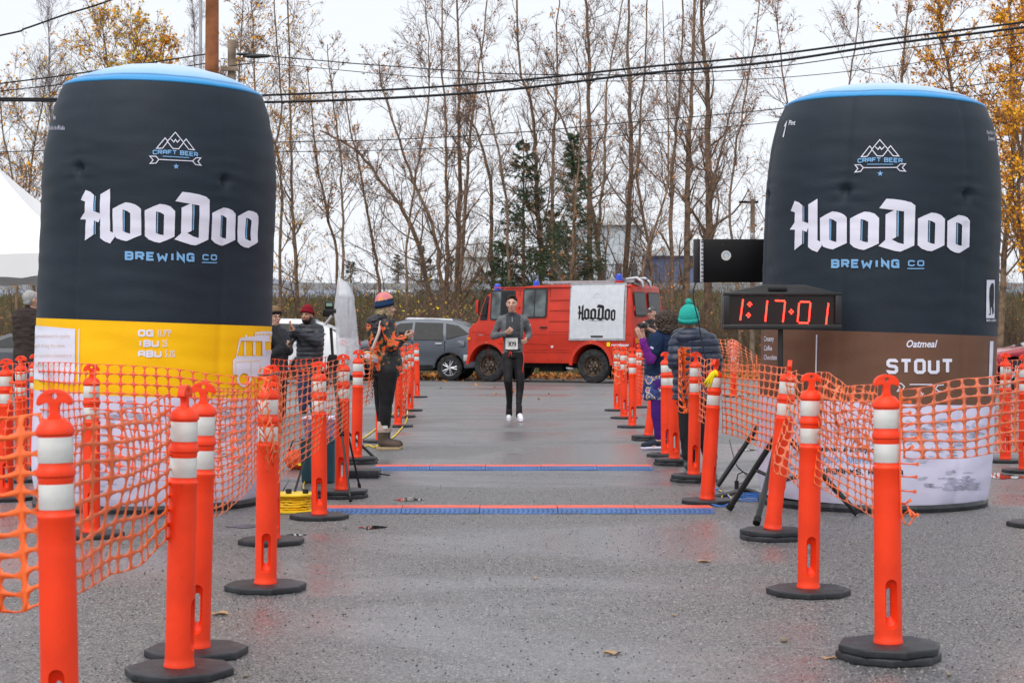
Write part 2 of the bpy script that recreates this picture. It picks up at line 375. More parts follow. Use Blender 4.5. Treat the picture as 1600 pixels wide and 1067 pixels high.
# ------------------------------------------------------------------ far buildings, guard rail
gm = mat('grey_cladding', (.56, .60, .65), .7, var=.06, scale=.4); bm_ = mat('blue_cladding', (.15, .19, .33), .7, var=.12, scale=.5); wm = mat('white_cladding', (.72, .73, .75), .7, var=.05)
winm = mat('far_window', (.08, .09, .11), .2)
def shed(x0, x1, yt, yb, s, depth, m, label, bays, ridge=0):
    a = W(x0, yb, s); c = W(x1, yt, s); wd = c.x-a.x; zb = terr(a.x, a.y)-.5; h = c.z-zb
    q = empty('warehouse', (a.x, a.y, zb), label, 'building')
    MB().box((wd/2, depth/2, h/2), (wd, depth, h)).build('wall', m, q)
    rf = MB().prism([(-.3, h), (wd+.3, h), (wd+.3, h+.15), (wd/2, h+.15+ridge), (-.3, h+.15)], -.4, depth+.4).build('roof', wm, q)
    for k in range(bays):
        xx = wd*(k+.5)/bays
        MB().box((xx, -.03, h*.62), (wd/bays*.4, .06, h*.14)).build('window', winm, q)
    for k in range(bays*3):
        MB().box((wd*(k+.5)/bays/3, -.025, h/2), (.08, .05, h-.1)).build('cladding_rib', m, q)
    return q
shed(905, 1003, 352, 445, 20, 30, gm, 'tall pale grey warehouse behind the bare trees', 4, 1)
shed(1003, 1100, 400, 450, 19, 25, bm_, 'low blue building far behind the trees right of the grey warehouse', 5, .8)
shed(722, 772, 402, 450, 22, 20, wm, 'small white shed with pitched roof seen through trunks', 2, 1.2)
gr = empty('guard_rail', (-40, 93.5, terr(-40, 94)), 'long galvanised guard rail along the raised road', 'guard rail')
zr = terr(0, 94)+.25
MB().prism([(-55, .42), (60, .42), (60, .78), (-55, .78)], 0, .05).build('rail_beam', M['steel'], gr).location = (40, 0, 0)
for k in range(0, 56, 2): MB().box((40-55+k*2.05, .1, .2), (.14, .1, .9)).build('rail_post', M['steel'], gr)
gr.location.z = zr-.1
ymark = mat('yellow_marker', (.85, .55, .02), .6)
for x in (1112, 1128, 1140, 1165, 955, 975):
    MB().box((W(x, 447, 29).x+40, -.05, .85), (.55, .05, .12)).build('reflector', ymark, gr)
# ------------------------------------------------------------------ trees (vectorised branches)
def nrm(a): return a/np.maximum(np.linalg.norm(a, axis=-1, keepdims=True), 1e-9)
def grow(S, D, L, K, wob, trop):
    P = [S]; d = D.copy()
    for k in range(K):
        d = nrm(d+rng.normal(0, wob, d.shape)+np.array([0, 0, trop])); P.append(P[-1]+d*(L/K)[:, None])
    return np.stack(P, 1)
def tubes(P, Rd, n=3):
    N, K, _ = P.shape; T = np.empty_like(P); T[:, 1:-1] = P[:, 2:]-P[:, :-2]; T[:, 0] = P[:, 1]-P[:, 0]; T[:, -1] = P[:, -1]-P[:, -2]
    T = nrm(T); ref = np.tile(np.array([.31, .87, .2]), (N, 1))[:, None, :]; A = nrm(np.cross(T, ref)); B = np.cross(T, A)
    an = np.arange(n)*2*PI/n
    V = P[:, :, None, :]+(A[:, :, None, :]*np.cos(an)[None, None, :, None]+B[:, :, None, :]*np.sin(an)[None, None, :, None])*Rd[:, :, None, None]
    idx = np.arange(N*K*n).reshape(N, K, n); a = idx[:, :-1, :]; b_ = np.roll(a, -1, 2); d = idx[:, 1:, :]; c = np.roll(d, -1, 2)
    return V.reshape(-1, 3), np.stack([a, b_, c, d], -1).reshape(-1, 4)
def join(parts):
    vs = []; fs = []; o = 0
    for v, f in parts: vs.append(v); fs.append(f+o); o += len(v)
    return np.concatenate(vs), np.concatenate(fs)
def kids(P, Rd, m, t0, t1, ang, lf, Lp, up=.15):
    N, K, _ = P.shape; t = rng.uniform(t0, t1, (N, m))*(K-1); i = np.minimum(t.astype(int), K-2); f = (t-i)[..., None]
    ar = np.arange(N)[:, None]; S = P[ar, i]*(1-f)+P[ar, i+1]*f; D = nrm(P[ar, i+1]-P[ar, i])
    q = nrm(np.cross(D, rng.normal(0, 1, D.shape))); a = rng.uniform(ang[0], ang[1], (N, m))[..., None]
    D2 = nrm(D*np.cos(a)+q*np.sin(a)+np.array([0, 0, up])); tt = (t/(K-1))
    L2 = Lp[:, None]*lf*rng.uniform(.4, 1.5, (N, m))*(1.15-.65*tt); r2 = (Rd[ar, i]*.5)
    return S.reshape(-1, 3), D2.reshape(-1, 3), L2.ravel(), r2.ravel()
def leaves(P, n, size, lo=.3):
    N, K, _ = P.shape; r = rng.integers(0, N, n); t = rng.uniform(lo, 1, n)*(K-1); i = np.minimum(t.astype(int), K-2); f = (t-i)[:, None]
    c = P[r, i]*(1-f)+P[r, i+1]*f+rng.normal(0, .035, (n, 3)); a = nrm(rng.normal(0, 1, (n, 3))); b_ = nrm(np.cross(a, rng.normal(0, 1, (n, 3))))
    s = (size*rng.uniform(.55, 1.25, n))[:, None]
    nn = np.cross(a, b_)
    V = np.stack([c-a*s*.6, c-b_*s*.38-a*s*.1+nn*s*.12, c+a*s*.65, c+b_*s*.38-a*s*.1+nn*s*.12], 1).reshape(-1, 3)
    idx = np.arange(n*4).reshape(n, 4)
    return V, np.concatenate([idx[:, [0, 1, 2]], idx[:, [0, 2, 3]]])
bark = mat('bark_brown', (.31, .205, .13), .9, col2=(.10, .070, .053), scale=6, bump=.5, bscale=20)
bark2 = mat('bark_pale', (.26, .19, .14), .9, col2=(.12, .08, .06), scale=6, bump=.5, bscale=20)
barkt = mat('twig_brown', (.29, .195, .15), .9, col2=(.13, .092, .08), scale=3)
twp = mat('twig_pale', (.30, .25, .26), .9, col2=(.19, .15, .16), scale=3)
lfo = mat('leaf_orange', (.66, .27, .07), .7, col2=(.36, .15, .05), scale=2)
lfy = mat('leaf_yellow', (.95, .50, .02), .7, col2=(.78, .32, .02), scale=1.5)  # brightened yellow stands in for sky light coming through the leaves
lfg = mat('leaf_olive', (.52, .44, .05), .7, col2=(.85, .52, .03), scale=1.5)
def tree(pts, s, rpx, label, nb=26, leaf=None, nl=300, bl=2.0, bm=bark, tm=barkt, top=None, t0=.12, lsize=.075, group='bare trees standing behind the car park', sub=(8, 7), up=.2, ang=(.55, 1.15), name='tree', tr=.0062):
    g = [W(x, y, s) for x, y in pts]; gz = terr(g[0].x, g[0].y); base = Vector((g[0].x, g[0].y, gz))
    if g[0].z > gz+.2:
        g = [base]+g
    else: g[0].z = gz
    dy = 0; out = []
    for i, p in enumerate(g): out.append(Vector((p.x, p.y+.5*mnoise.noise((p.z*.3, s, i)), p.z)))
    g = out
    pp = []
    for i in range(len(g)-1):
        p0 = g[max(i-1, 0)]; p1 = g[i]; p2 = g[i+1]; p3 = g[min(i+2, len(g)-1)]
        for k in range(4):
            t = k/4; pp.append(.5*((2*p1)+(p2-p0)*t+(2*p0-5*p1+4*p2-p3)*t*t+(-p0+3*p1-3*p2+p3)*t**3)+Vector((rng.normal(0, .02), rng.normal(0, .02), 0)))
    pp.append(g[-1]); P = np.array([list(p) for p in pp])[None]; K = P.shape[1]
    r0 = rpx/s; Rd = np.linspace(r0*1.1, max(.012, r0*.28), K)[None]
    q = empty(name, base, label, 'tree', group)
    v, f = tubes(P, Rd, 8); link('trunk', arr_mesh('trunk', v, f), bm, q, True, True)
    LT = np.array([bl]); nb = int(nb*1.15); S, D, L, r = kids(P, Rd, nb, t0, .99, ang, 1.0, LT, up)
    P1 = grow(S, D, L, 6, .17, .07); R1 = np.linspace(1, .3, 7)[None]*np.maximum(r*.75, .010)[:, None]
    S, D, L2, r2 = kids(P1, R1, sub[0], .15, .98, (.45, .95), .5, L, .12)
    P2 = grow(S, D, L2, 3, .22, .05); R2 = np.linspace(1, .5, 4)[None]*np.full(len(r2), tr*1.15)[:, None]
    S, D, L3, r3 = kids(P2, R2, sub[1], .15, .98, (.5, 1.0), .5, L2, .08)
    P3 = grow(S, D, L3, 2, .3, .03); R3 = np.linspace(1, .6, 3)[None]*np.full(len(r3), tr*.72)[:, None]
    v, f = tubes(P1, R1, 4); o = link('branch', arr_mesh('branch', v, f), bm, q, True, True); o['kind'] = 'stuff'
    v, f = join([tubes(P2, R2, 3), tubes(P3, R3, 3)]); o = link('crown', arr_mesh('crown', v, f), tm, q, True, True); o['kind'] = 'stuff'
    if nl:
        for mm, frac in (leaf or [(lfo, 1)]):
            v, f = leaves(P3, int(nl*frac), lsize); o = link('foliage', arr_mesh('leaves', v, f), mm, q, True); o['kind'] = 'stuff'
    return q
TT = [
 ([(468,560),(462,400),(458,330),(455,225),(452,120),(450,-60)], 46, 3.6, 'straight bare tree with yellow leaves nearest the left can edge', 34, 520, [(lfy, .55), (lfg, .45)]),
 ([(440,560),(438,400),(440,300),(432,225),(440,160),(432,40),(430,-30)], 48, 2.8, 'thin tree partly hidden by the right edge of the left can', 26, 420, [(lfy, .6), (lfo, .4)]),
 ([(530,560),(525,400),(510,330),(495,250),(488,180),(480,110)], 45, 2.8, 'slender tree leaning left behind the clapping man', 24, 300, [(lfo, .6), (lfy, .4)]),
 ([(538,560),(536,400),(535,300),(530,230),(520,150),(512,70)], 50, 2.6, 'slender upright tree behind the plastic wrapped box', 22, 200, None),
 ([(600,560),(592,440),(583,380),(572,320),(560,250),(546,190),(540,140)], 44, 3.0, 'thin curved tree between the wrapped box and the patterned jacket', 22, 170, None),
 ([(690,560),(665,430),(650,370),(625,320),(600,290),(570,250),(545,228),(500,205)], 43, 4.4, 'thick tree bending far over to the left', 22, 120, None),
 ([(698,560),(690,440),(675,350),(645,280),(625,220),(600,150),(592,95)], 47, 3.4, 'tree leaning left above the grey car', 24, 160, None),
 ([(698,560),(698,400),(698,300),(697,220),(692,120),(690,-50)], 45, 3.6, 'straight trunk directly above the grey car roof', 34, 170, None),
 ([(714,560),(716,400),(718,300),(718,220),(716,120),(712,-60)], 44, 5.0, 'thickest straight trunk above the back of the grey car', 38, 190, None),
 ([(716,480),(722,400),(728,300),(733,230),(742,150),(752,80),(765,-40)], 46, 3.4, 'trunk leaning right beside the thickest straight trunk', 30, 160, None),
 ([(775,560),(770,440),(768,350),(766,280),(752,230),(738,195),(715,172)], 44, 4.2, 'tree hooking over to the left above the red van cab', 20, 90, None),
 ([(800,560),(795,420),(792,330),(783,260),(770,200),(758,130),(750,60)], 48, 3.0, 'slim tree above the windscreen of the red van', 24, 120, None),
 ([(850,560),(846,400),(841,340),(838,280),(835,220),(830,160),(812,100),(806,-40)], 46, 5.0, 'stout tree behind the middle of the spruce thicket', 36, 170, None),
 ([(862,460),(863,340),(865,240),(867,180),(872,120),(870,60),(874,-40)], 47, 3.2, 'thin straight tree just right of the stout spruce-side trunk', 28, 140, None),
 ([(944,560),(938,430),(930,360),(924,320),(913,295),(900,260),(890,220),(876,180),(852,135)], 44, 4.2, 'tree leaning left above the white shutter of the van', 22, 110, None),
 ([(920,560),(920,430),(921,300),(920,220),(920,100),(918,40),(912,-60)], 46, 5.2, 'tall straight brown tree above the van shutter', 38, 170, None),
 ([(938,560),(935,380),(940,300),(946,220),(950,130),(962,60),(980,-30)], 49, 3.0, 'slender tree between the two tall brown ones', 26, 110, None),
 ([(975,560),(978,420),(984,300),(986,220),(984,130),(982,60),(985,-60)], 45, 5.2, 'tall straight tree above the blue lamp at the van rear', 38, 150, None),
 ([(1022,560),(1017,420),(1010,360),(996,280),(1001,180),(1009,80),(1012,-40)], 46, 3.4, 'curving tree above the rear corner of the van', 28, 120, None),
 ([(1052,560),(1050,350),(1051,260),(1058,200),(1065,100),(1066,-50)], 48, 3.8, 'grey trunk between the van and the black panel', 32, 110, None),
 ([(1070,560),(1072,440),(1075,300),(1076,220),(1082,120),(1086,-60)], 45, 6.4, 'broad brown trunk left of the black panel', 36, 130, None),
 ([(1104,600),(1108,420),(1108,300),(1107,220),(1105,130),(1098,60),(1094,-60)], 43, 6.6, 'very thick dark trunk behind the black panel', 40, 150, None),
 ([(1104,400),(1108,320),(1118,270),(1127,230),(1142,175),(1164,112)], 44, 3.0, 'forked stem slanting right above the black panel', 20, 80, None),
 ([(1160,560),(1150,420),(1140,330),(1150,240),(1165,150),(1180,60),(1190,-30)], 52, 2.6, 'thin tree between the panel and the right can', 26, 120, None),
 ([(1215,560),(1225,300),(1232,180),(1220,90),(1212,10)], 50, 2.4, 'thin twiggy tree beside the left shoulder of the right can', 18, 170, None),
 ([(1300,560),(1310,250),(1330,120),(1340,40),(1345,-50)], 50, 2.2, 'spindly tree rising over the middle left of the right can', 20, 110, None),
 ([(1400,560),(1408,250),(1411,120),(1415,60),(1425,-40)], 47, 3.6, 'upright tree rising over the centre of the right can', 30, 340, [(lfo, .5), (lfy, .5)]),
 ([(640,560),(635,430),(640,340),(655,250),(668,160),(670,80),(665,0)], 51, 2.4, 'thin far tree above the left end of the grey car', 26, 130, None),
 ([(890,560),(893,420),(898,320),(905,240),(905,150),(898,60)], 52, 2.4, 'thin far tree rising left of the van shutter', 26, 120, None),
 ([(1000,560),(1005,420),(1040,300),(1045,200),(1040,100),(1036,0)], 53, 2.4, 'thin far tree above the van rear doors', 26, 110, None),
]
for pts, s, rp, lb, nb, nl, lf in TT: tree(pts, s, rp, lb, nb, lf, int(nl*2.0), bl=2.0)
GOLD = 'golden leaved trees behind the cans'
for pts, s, rp, lb, nb, nl, lf, bl in [
 ([(20,600),(28,420),(22,330),(12,240),(2,150)], 52, 2.6, 'yellow flecked tree above the white canopy', 30, 900, [(lfy, .6), (lfo, .4)], 2.2),
 ([(60,600),(50,400),(45,280),(60,190),(75,120)], 50, 2.4, 'bare olive tinted tree between the canopy and the left can', 28, 500, [(lfy, .5), (lfg, .5)], 2.0),
 ([(190,600),(180,250),(170,110),(160,40)], 50, 3.0, 'golden tree rising over the left part of the left can', 34, 1500, [(lfy, .7), (lfg, .3)], 1.9),
 ([(255,600),(250,250),(225,120),(205,50)], 52, 2.6, 'olive and gold tree over the top of the left can', 34, 2000, [(lfg, .5), (lfy, .5)], 1.7),
 ([(235,600),(238,250),(252,120),(256,60)], 49, 2.4, 'small golden tree just left of the brown pole', 26, 1100, [(lfy, 1)], 1.1),
 ([(375,600),(372,250),(374,120),(380,-20)], 52, 2.4, 'leaf dotted tree just right of the grey pole stub', 28, 520, [(lfy, .6), (lfo, .4)], 1.8),
 ([(400,600),(412,260),(400,140),(395,60),(392,-40)], 49, 2.2, 'yellow dotted tree beyond the right shoulder of the left can', 28, 560, [(lfy, .6), (lfo, .4)], 1.8),
 ([(1490,640),(1500,330),(1490,150),(1470,40),(1460,-60)], 55, 3.6, 'amber tree over the right half of the right can', 44, 4200, [(lfy, .6), (lfo, .4)], 2.4),
 ([(1560,640),(1570,400),(1583,250),(1585,100),(1580,-60)], 56, 5.0, 'big golden tree right of the right can', 50, 8000, [(lfy, .75), (lfo, .25)], 2.2),
 ([(1608,640),(1602,450),(1595,330),(1600,180),(1610,50),(1612,-60)], 60, 4.0, 'dense golden tree cut by the right edge of the view', 44, 6500, [(lfy, .8), (lfo, .2)], 2.0),
]: tree(pts, s, rp, lb, nb, lf, nl, bl=bl, group=GOLD, lsize=.085, t0=.2)
tree([(75,600),(78,250),(76,140),(74,10)], 34, 2.2, 'pale leafless birch in the distance above the canopy', 46, None, 0, bl=2.4, bm=twp, tm=twp, group='pale bare birches', up=.7, ang=(.3, .6))
tree([(300,600),(302,250),(304,120),(300,-10)], 36, 1.6, 'pale leafless birch left of the metal pipe pole', 40, None, 0, bl=1.8, bm=twp, tm=twp, group='pale bare birches', up=.7, ang=(.3, .6))
# spruces: whorls of drooping boughs set with needle blades
ndl = mat('spruce_needles', (.045, .085, .045), .8, col2=(.085, .125, .060), scale=2)
ndl2 = mat('spruce_needles_far', (.05, .075, .055), .85, col2=(.07, .09, .06), scale=2)
def spruce(x, yt, s, wpx, label, m=ndl, nt=4200, name='spruce_tree'):
    tp = W(x, yt, s); gz = terr(tp.x, tp.y); H = tp.z-gz; base = Vector((tp.x, tp.y, gz)); wd = wpx/s*1.12
    q = empty(name, base, label, 'spruce', 'dark spruces')
    P = np.array([[base.x, base.y, gz+H*k/6] for k in range(7)])[None]; Rd = np.linspace(.10, .01, 7)[None]
    v, f = tubes(P, Rd, 7); link('trunk', arr_mesh('trunk', v, f), bark, q, True, True)
    n = int(H*30); t = rng.uniform(.08, .985, n); a = rng.uniform(0, 2*PI, n)
    S = np.stack([np.full(n, base.x), np.full(n, base.y), gz+H*t], 1)
    L = wd*(1-t)**.85*rng.uniform(.6, 1.15, n)+.12; D = np.stack([np.cos(a), np.sin(a), .25-.5*(1-t)], 1)
    PB = grow(S, nrm(D), L, 5, .06, .03); RB = np.linspace(.016, .005, 6)[None].repeat(n, 0)
    S2, D2, L2, r2 = kids(PB, RB, 9, .12, 1, (.5, .9), .42, L, -.25); P2 = grow(S2, D2, L2, 3, .1, -.06)
    v, f = tubes(PB, RB, 3); o = link('bough', arr_mesh('bough', v, f), bark, q, True); o['kind'] = 'stuff'
    PA = P2; N = PA.shape[0]; k = nt*9; r = rng.integers(0, N, k); u = rng.uniform(0, .999, k)*3; i = u.astype(int); fr = (u-i)[:, None]
    nbh = PB.shape[0]; k2 = nt*3
    c = PA[r, i]*(1-fr)+PA[r, i+1]*fr; T = nrm(PA[r, i+1]-PA[r, i]); sd_ = nrm(np.cross(T, rng.normal(0, 1, T.shape)))
    tip = c+(T*.6+sd_*.8)*.070; wv = np.cross(T, sd_)*.009
    V = np.stack([c-wv, c+wv, tip], 1).reshape(-1, 3); fc = np.arange(k*3).reshape(-1, 3)
    o = link('crown', arr_mesh('needles', V, fc), m, q, True); o['kind'] = 'stuff'
spruce(818, 218, 47, 96, 'tallest dark spruce behind the cab of the red van', nt=7000)
spruce(897, 205, 50, 74, 'narrow dark spruce behind the van roof', nt=4500)
spruce(866, 330, 45, 110, 'short broad spruce low behind the van roof', nt=5000)
spruce(785, 375, 46, 60, 'small spruce just left of the van roof lamp', nt=2500)
for x, yt, lb in ((622, 398, 'small far spruce left of the curved thin trunk'), (658, 383, 'far spruce behind the far bending trunk'), (705, 400, 'far spruce above the grey car'), (672, 405, 'low far spruce above the front of the grey car'), (548, 408, 'faint far spruce beside the wrapped box'), (752, 418, 'far low spruce left of the van lamp')):
    spruce(x, yt, 27, 32, lb, ndl2, 900)
# thicket of brush and young stems along the far edge
def thicket(name, label, n, x0, x1, y0, y1, h0, h1, m, tw, nl=0, kx=3):
    S = np.stack([rng.uniform(x0, x1, n), rng.uniform(y0, y1, n), np.zeros(n)], 1)
    S[:, 2] = [terr(a, b_) for a, b_ in S[:, :2]]
    L = rng.uniform(h0, h1, n)*(.6+.4*np.abs(np.sin(S[:, 0]*.5))); D = nrm(np.stack([rng.normal(0, .28, n), rng.normal(0, .28, n), np.ones(n)], 1))
    P = grow(S, D, L, 5, .12, .02); Rr = np.linspace(.013, .004, 6)[None].repeat(n, 0)
    S2, D2, L2, r2 = kids(P, Rr, 6, .1, .98, (.4, 1.0), .45, L, .1); P2 = grow(S2, D2, L2, 2, .25, .03); R2 = np.linspace(.0062, .0035, 3)[None].repeat(len(L2), 0)
    S3, D3, L3, r3 = kids(P2, R2, kx, .1, .98, (.4, 1.1), .5, L2, .1); P3 = grow(S3, D3, L3, 1, .2, .03); R3 = np.linspace(.0045, .003, 2)[None].repeat(len(L3), 0)
    v, f = join([tubes(P, Rr, 3), tubes(P2, R2, 3), tubes(P3, R3, 3)]); o = link(name, arr_mesh(name, v, f), tw); tag(o, label, 'brush', kind='stuff')
    if nl:
        v, f = leaves(P3, nl, .08); o2 = link('brush_leaves', arr_mesh('bl', v, f), m); tag(o2, 'last brown and yellow leaves scattered on the '+label, 'leaves', kind='stuff')
brt = mat('brush_brown', (.17, .115, .075), .9, col2=(.085, .06, .045), scale=.7)
thicket('brush', 'dense brown leafless brush behind the parked cars', 1500, -26, 24, 54.5, 68, 1.6, 3.7, lfo, brt, 3200)
thicket('brush', 'paler tall brush further back on the embankment foot', 1000, -34, 36, 68, 84, 1.7, 3.6, lfo, mat('brush_olive', (.21, .155, .10), .9, col2=(.12, .085, .06), scale=.5), 2600, 3)
thicket('brush', 'olive shrub tangle close behind the van cab', 160, -3.2, .2, 54, 57, 1.4, 2.8, lfg, barkt, 900)
def grassy(name, label, n, x0, x1, y0, y1, h, m, wd=.012):
    S = np.stack([rng.uniform(x0, x1, n), rng.uniform(y0, y1, n), np.zeros(n)], 1); S[:, 2] = [terr(a, b_) if b_ > 53 else 0 for a, b_ in S[:, :2]]
    a = rng.uniform(0, 2*PI, n); wv = np.stack([np.cos(a), np.sin(a), 0*a], 1)*wd; tip = S+np.stack([rng.normal(0, .35, n), rng.normal(0, .35, n), np.ones(n)], 1)*(h*rng.uniform(.5, 1.2, n))[:, None]
    V = np.stack([S-wv, S+wv, tip], 1).reshape(-1, 3); o = link(name, arr_mesh(name, V, np.arange(3*n).reshape(-1, 3)), m); tag(o, label, 'grass', kind='stuff')
grassy('grass', 'dull olive grass covering the embankment', 60000, -42, 44, 72, 96, .55, mat('olive_blades', (.17, .16, .06), .9, col2=(.10, .085, .04), scale=.3), .03)
grassy('grass', 'dry weeds at the far edge of the car park', 26000, -26, 26, 53, 60, .45, mat('dry_blades', (.24, .18, .10), .9, col2=(.12, .11, .04), scale=.5), .012)
grassy('grass', 'fresh green grass edge behind the right can', 9000, 11.5, 19, 31, 38, .14, mat('green_blades', (.10, .17, .03), .9, col2=(.16, .17, .05), scale=1), .010)
def litter(n, x0, x1, y0, y1, sz, label, zf=lambda x, y: .02):
    c = np.stack([rng.uniform(x0, x1, n), rng.uniform(y0, y1, n), np.zeros(n)], 1); c[:, 2] = [zf(a, b_)+rng.uniform(0, .03) for a, b_ in c[:, :2]]
    V, f = leaves(np.stack([c, c], 1), n*2, sz); o = link('leaf_litter', arr_mesh('litter', V, f), lfo); tag(o, label, 'leaves', kind='stuff')
litter(5500, -22, 22, 49.2, 53.4, .09, 'drift of brown fallen leaves under the parked vehicles', lambda x, y: .035)
litter(160, -8, 10, 34, 49, .07, 'thin scatter of small leaves across the far asphalt', lambda x, y: .012)
# ------------------------------------------------------------------ flat lettering helpers
# squared stroke font on a 4 x 6 grid
GL = {
 'A': ['0,0 0,5 1,6 3,6 4,5 4,0', '.4,2.6 3.6,2.6'], 'B': ['0,0 0,6 3.2,6 4,5.3 4,3.8 3.3,3.1 4,2.4 4,.7 3.2,0 0,0', '.4,3.1 3.3,3.1'],
 'C': ['4,4.6 4,5.2 3.2,6 .8,6 0,5.2 0,.8 .8,0 3.2,0 4,.8 4,1.4'], 'D': ['0,0 0,6 3,6 4,5 4,1 3,0 0,0'], 'E': ['4,6 0,6 0,0 4,0', '.4,3.1 3.5,3.1'],
 'F': ['4,6 0,6 0,0', '.4,3.1 3.4,3.1'], 'G': ['4,4.6 4,5.2 3.2,6 .8,6 0,5.2 0,.8 .8,0 4,0 4,3 2.3,3'], 'H': ['0,0 0,6', '4,0 4,6', '.4,3 3.6,3'],
 'I': ['2,0 2,6'], 'K': ['0,0 0,6', '4,6 .6,3 4,0'], 'L': ['0,6 0,0 4,0'], 'M': ['0,0 0,6 2,3.2 4,6 4,0'], 'N': ['0,0 0,6 4,0 4,6'],
 'O': ['0,.8 0,5.2 .8,6 3.2,6 4,5.2 4,.8 3.2,0 .8,0 0,.8'], 'P': ['0,0 0,6 3.2,6 4,5.2 4,3.4 3.2,2.6 .4,2.6'], 'R': ['0,0 0,6 3.2,6 4,5.2 4,3.6 3.2,2.9 .4,2.9', '2.4,2.6 4,0'],
 'S': ['4,5 4,5.3 3.3,6 .7,6 0,5.3 0,3.9 .7,3.2 3.3,2.9 4,2.2 4,.7 3.3,0 .7,0 0,.7 0,1.1'], 'T': ['2,0 2,5.6', '-.2,6 4.2,6'], 'U': ['0,6 0,.8 .8,0 3.2,0 4,.8 4,6'],
 'V': ['0,6 2,0 4,6'], 'W': ['0,6 .7,.2 2,3.2 3.3,.2 4,6'], 'X': ['0,0 4,6', '4,0 2.4,2.5'], 'Y': ['0,6 2,3 4,6', '2,2.6 2,0'], 'Z': ['0,6 4,6 0,0 4,0'],
 ' ': [], ',': ['.6,-1.2 1.2,.4'], '.': ['1,0 1,.4'], '3': ['0,6 4,6 4,3.3 1,3.1 4,2.9 4,0 0,0'], '0': ['0,.8 0,5.2 .8,6 3.2,6 4,5.2 4,.8 3.2,0 .8,0 0,.8'],
 '9': ['4,3 .8,3 0,3.7 0,5.3 .8,6 3.2,6 4,5.2 4,.8 3.2,0 .4,0'], '8': ['0,.8 0,2.3 .8,3 3.2,3 4,3.7 4,5.3 3.2,6 .8,6 0,5.3 0,3.7 .8,3 3.2,3 4,2.3 4,.8 3.2,0 .8,0 0,.8']}
def strip(pts, wd):
    """mitred ribbon of width wd along 2-D points -> list of quads (each a list of 4 points)"""
    pts = [Vector(p) for p in pts]; n = len(pts); closed = n > 2 and (pts[0]-pts[-1]).length < 1e-6; L = []; Rr = []
    for i in range(n):
        d0 = (pts[i]-pts[i-1]) if i > 0 else ((pts[0]-pts[-2]) if closed else None)
        d1 = (pts[i+1]-pts[i]) if i < n-1 else ((pts[1]-pts[0]) if closed else None)
        if d0 is None: d0 = d1
        if d1 is None: d1 = d0
        a = Vector((-d0.y, d0.x)).normalized(); b = Vector((-d1.y, d1.x)).normalized(); m = (a+b)
        m = m.normalized() if m.length > 1e-6 else a; k = 1/max(.35, m.dot(a)); e = m*(wd/2*k)
        L.append(pts[i]+e); Rr.append(pts[i]-e)
    return [[L[i], Rr[i], Rr[i+1], L[i+1]] for i in range(n-1)]
def stroke_text(s, x, y, cw, ch, wd, gap):
    """returns list of polygon groups; each group (one stroke) is a list of quads; y is the baseline, image-down"""
    out = []; cx = x
    for c in s:
        gw = cw*(.35 if c in ' .,' else (.5 if c == 'I' else (1.5 if c in 'WM' else 1)))
        for st in GL[c]:
            pts = [tuple(float(q) for q in p.split(',')) for p in st.split()]
            out.append(strip([(cx+(px_/4)*gw, y-(py_/6)*ch) for px_, py_ in pts], wd))
        cx += gw+gap
    return out, cx
def decal(name, groups, fn, m, parent, cell, off0=.003, world=True, lift=.0004):
    """groups: list of lists of polygons (2-D). Cut on a grid of size cell and map each vertex with fn(x, y, off)."""
    bm = bmesh.new()
    layer = bm.faces.layers.int.new('g')
    for gi, polys in enumerate(groups):
        for poly in polys:
            try:
                f = bm.faces.new([bm.verts.new((p[0], p[1], 0)) for p in poly]); f[layer] = gi
            except ValueError: pass
    if any(len(f.verts) > 4 for f in bm.faces): bmesh.ops.triangulate(bm, faces=[f for f in bm.faces if len(f.verts) > 4])
    if cell:
        xs = [v.co.x for v in bm.verts]; ys = [v.co.y for v in bm.verts]
        for ax, lo, hi in ((0, min(xs), max(xs)), (1, min(ys), max(ys))):
            c = math.ceil(lo/cell)*cell
            while c < hi:
                bmesh.ops.bisect_plane(bm, geom=list(bm.verts)+list(bm.edges)+list(bm.faces), dist=1e-5, plane_co=(c if ax == 0 else 0, c if ax == 1 else 0, 0), plane_no=(1 if ax == 0 else 0, 1 if ax == 1 else 0, 0)); c += cell
    lay = bm.faces.layers.int['g']
    for v in bm.verts:
        gi = v.link_faces[0][lay] if v.link_faces else 0
        v.co = fn(v.co.x, v.co.y, off0+gi % 6*lift)
    me = bpy.data.meshes.new(name); bm.to_mesh(me); bm.free()
    return link(name, me, m, parent, world)
def earpoly(outer, holes=()):
    """triangles of a polygon with holes (uses mathutils tessellation)"""
    from mathutils.geometry import tessellate_polygon
    loops = [[Vector((*p, 0)) for p in outer]]+[[Vector((*p, 0)) for p in h] for h in holes]; flat = [v for l_ in loops for v in l_]
    return [[(flat[i].x, flat[i].y) for i in t] for t in tessellate_polygon(loops)]
def font_polys(s, x, y, h, sx=1, bold=0, shear=0, align='LEFT'):
    cu = bpy.data.curves.new('t', 'FONT'); cu.body = s; cu.size = 1; cu.offset = bold; cu.shear = shear; cu.align_x = align; cu.resolution_u = 2
    o = bpy.data.objects.new('t', cu); COL.objects.link(o); dg = bpy.context.evaluated_depsgraph_get(); dg.update()
    me = bpy.data.meshes.new_from_object(o.evaluated_get(dg)); bpy.data.objects.remove(o); k = h/.72
    r = [[(x+me.vertices[i].co.x*k*sx, y-me.vertices[i].co.y*k) for i in p.vertices] for p in me.polygons]
    bpy.data.meshes.remove(me); return [r]
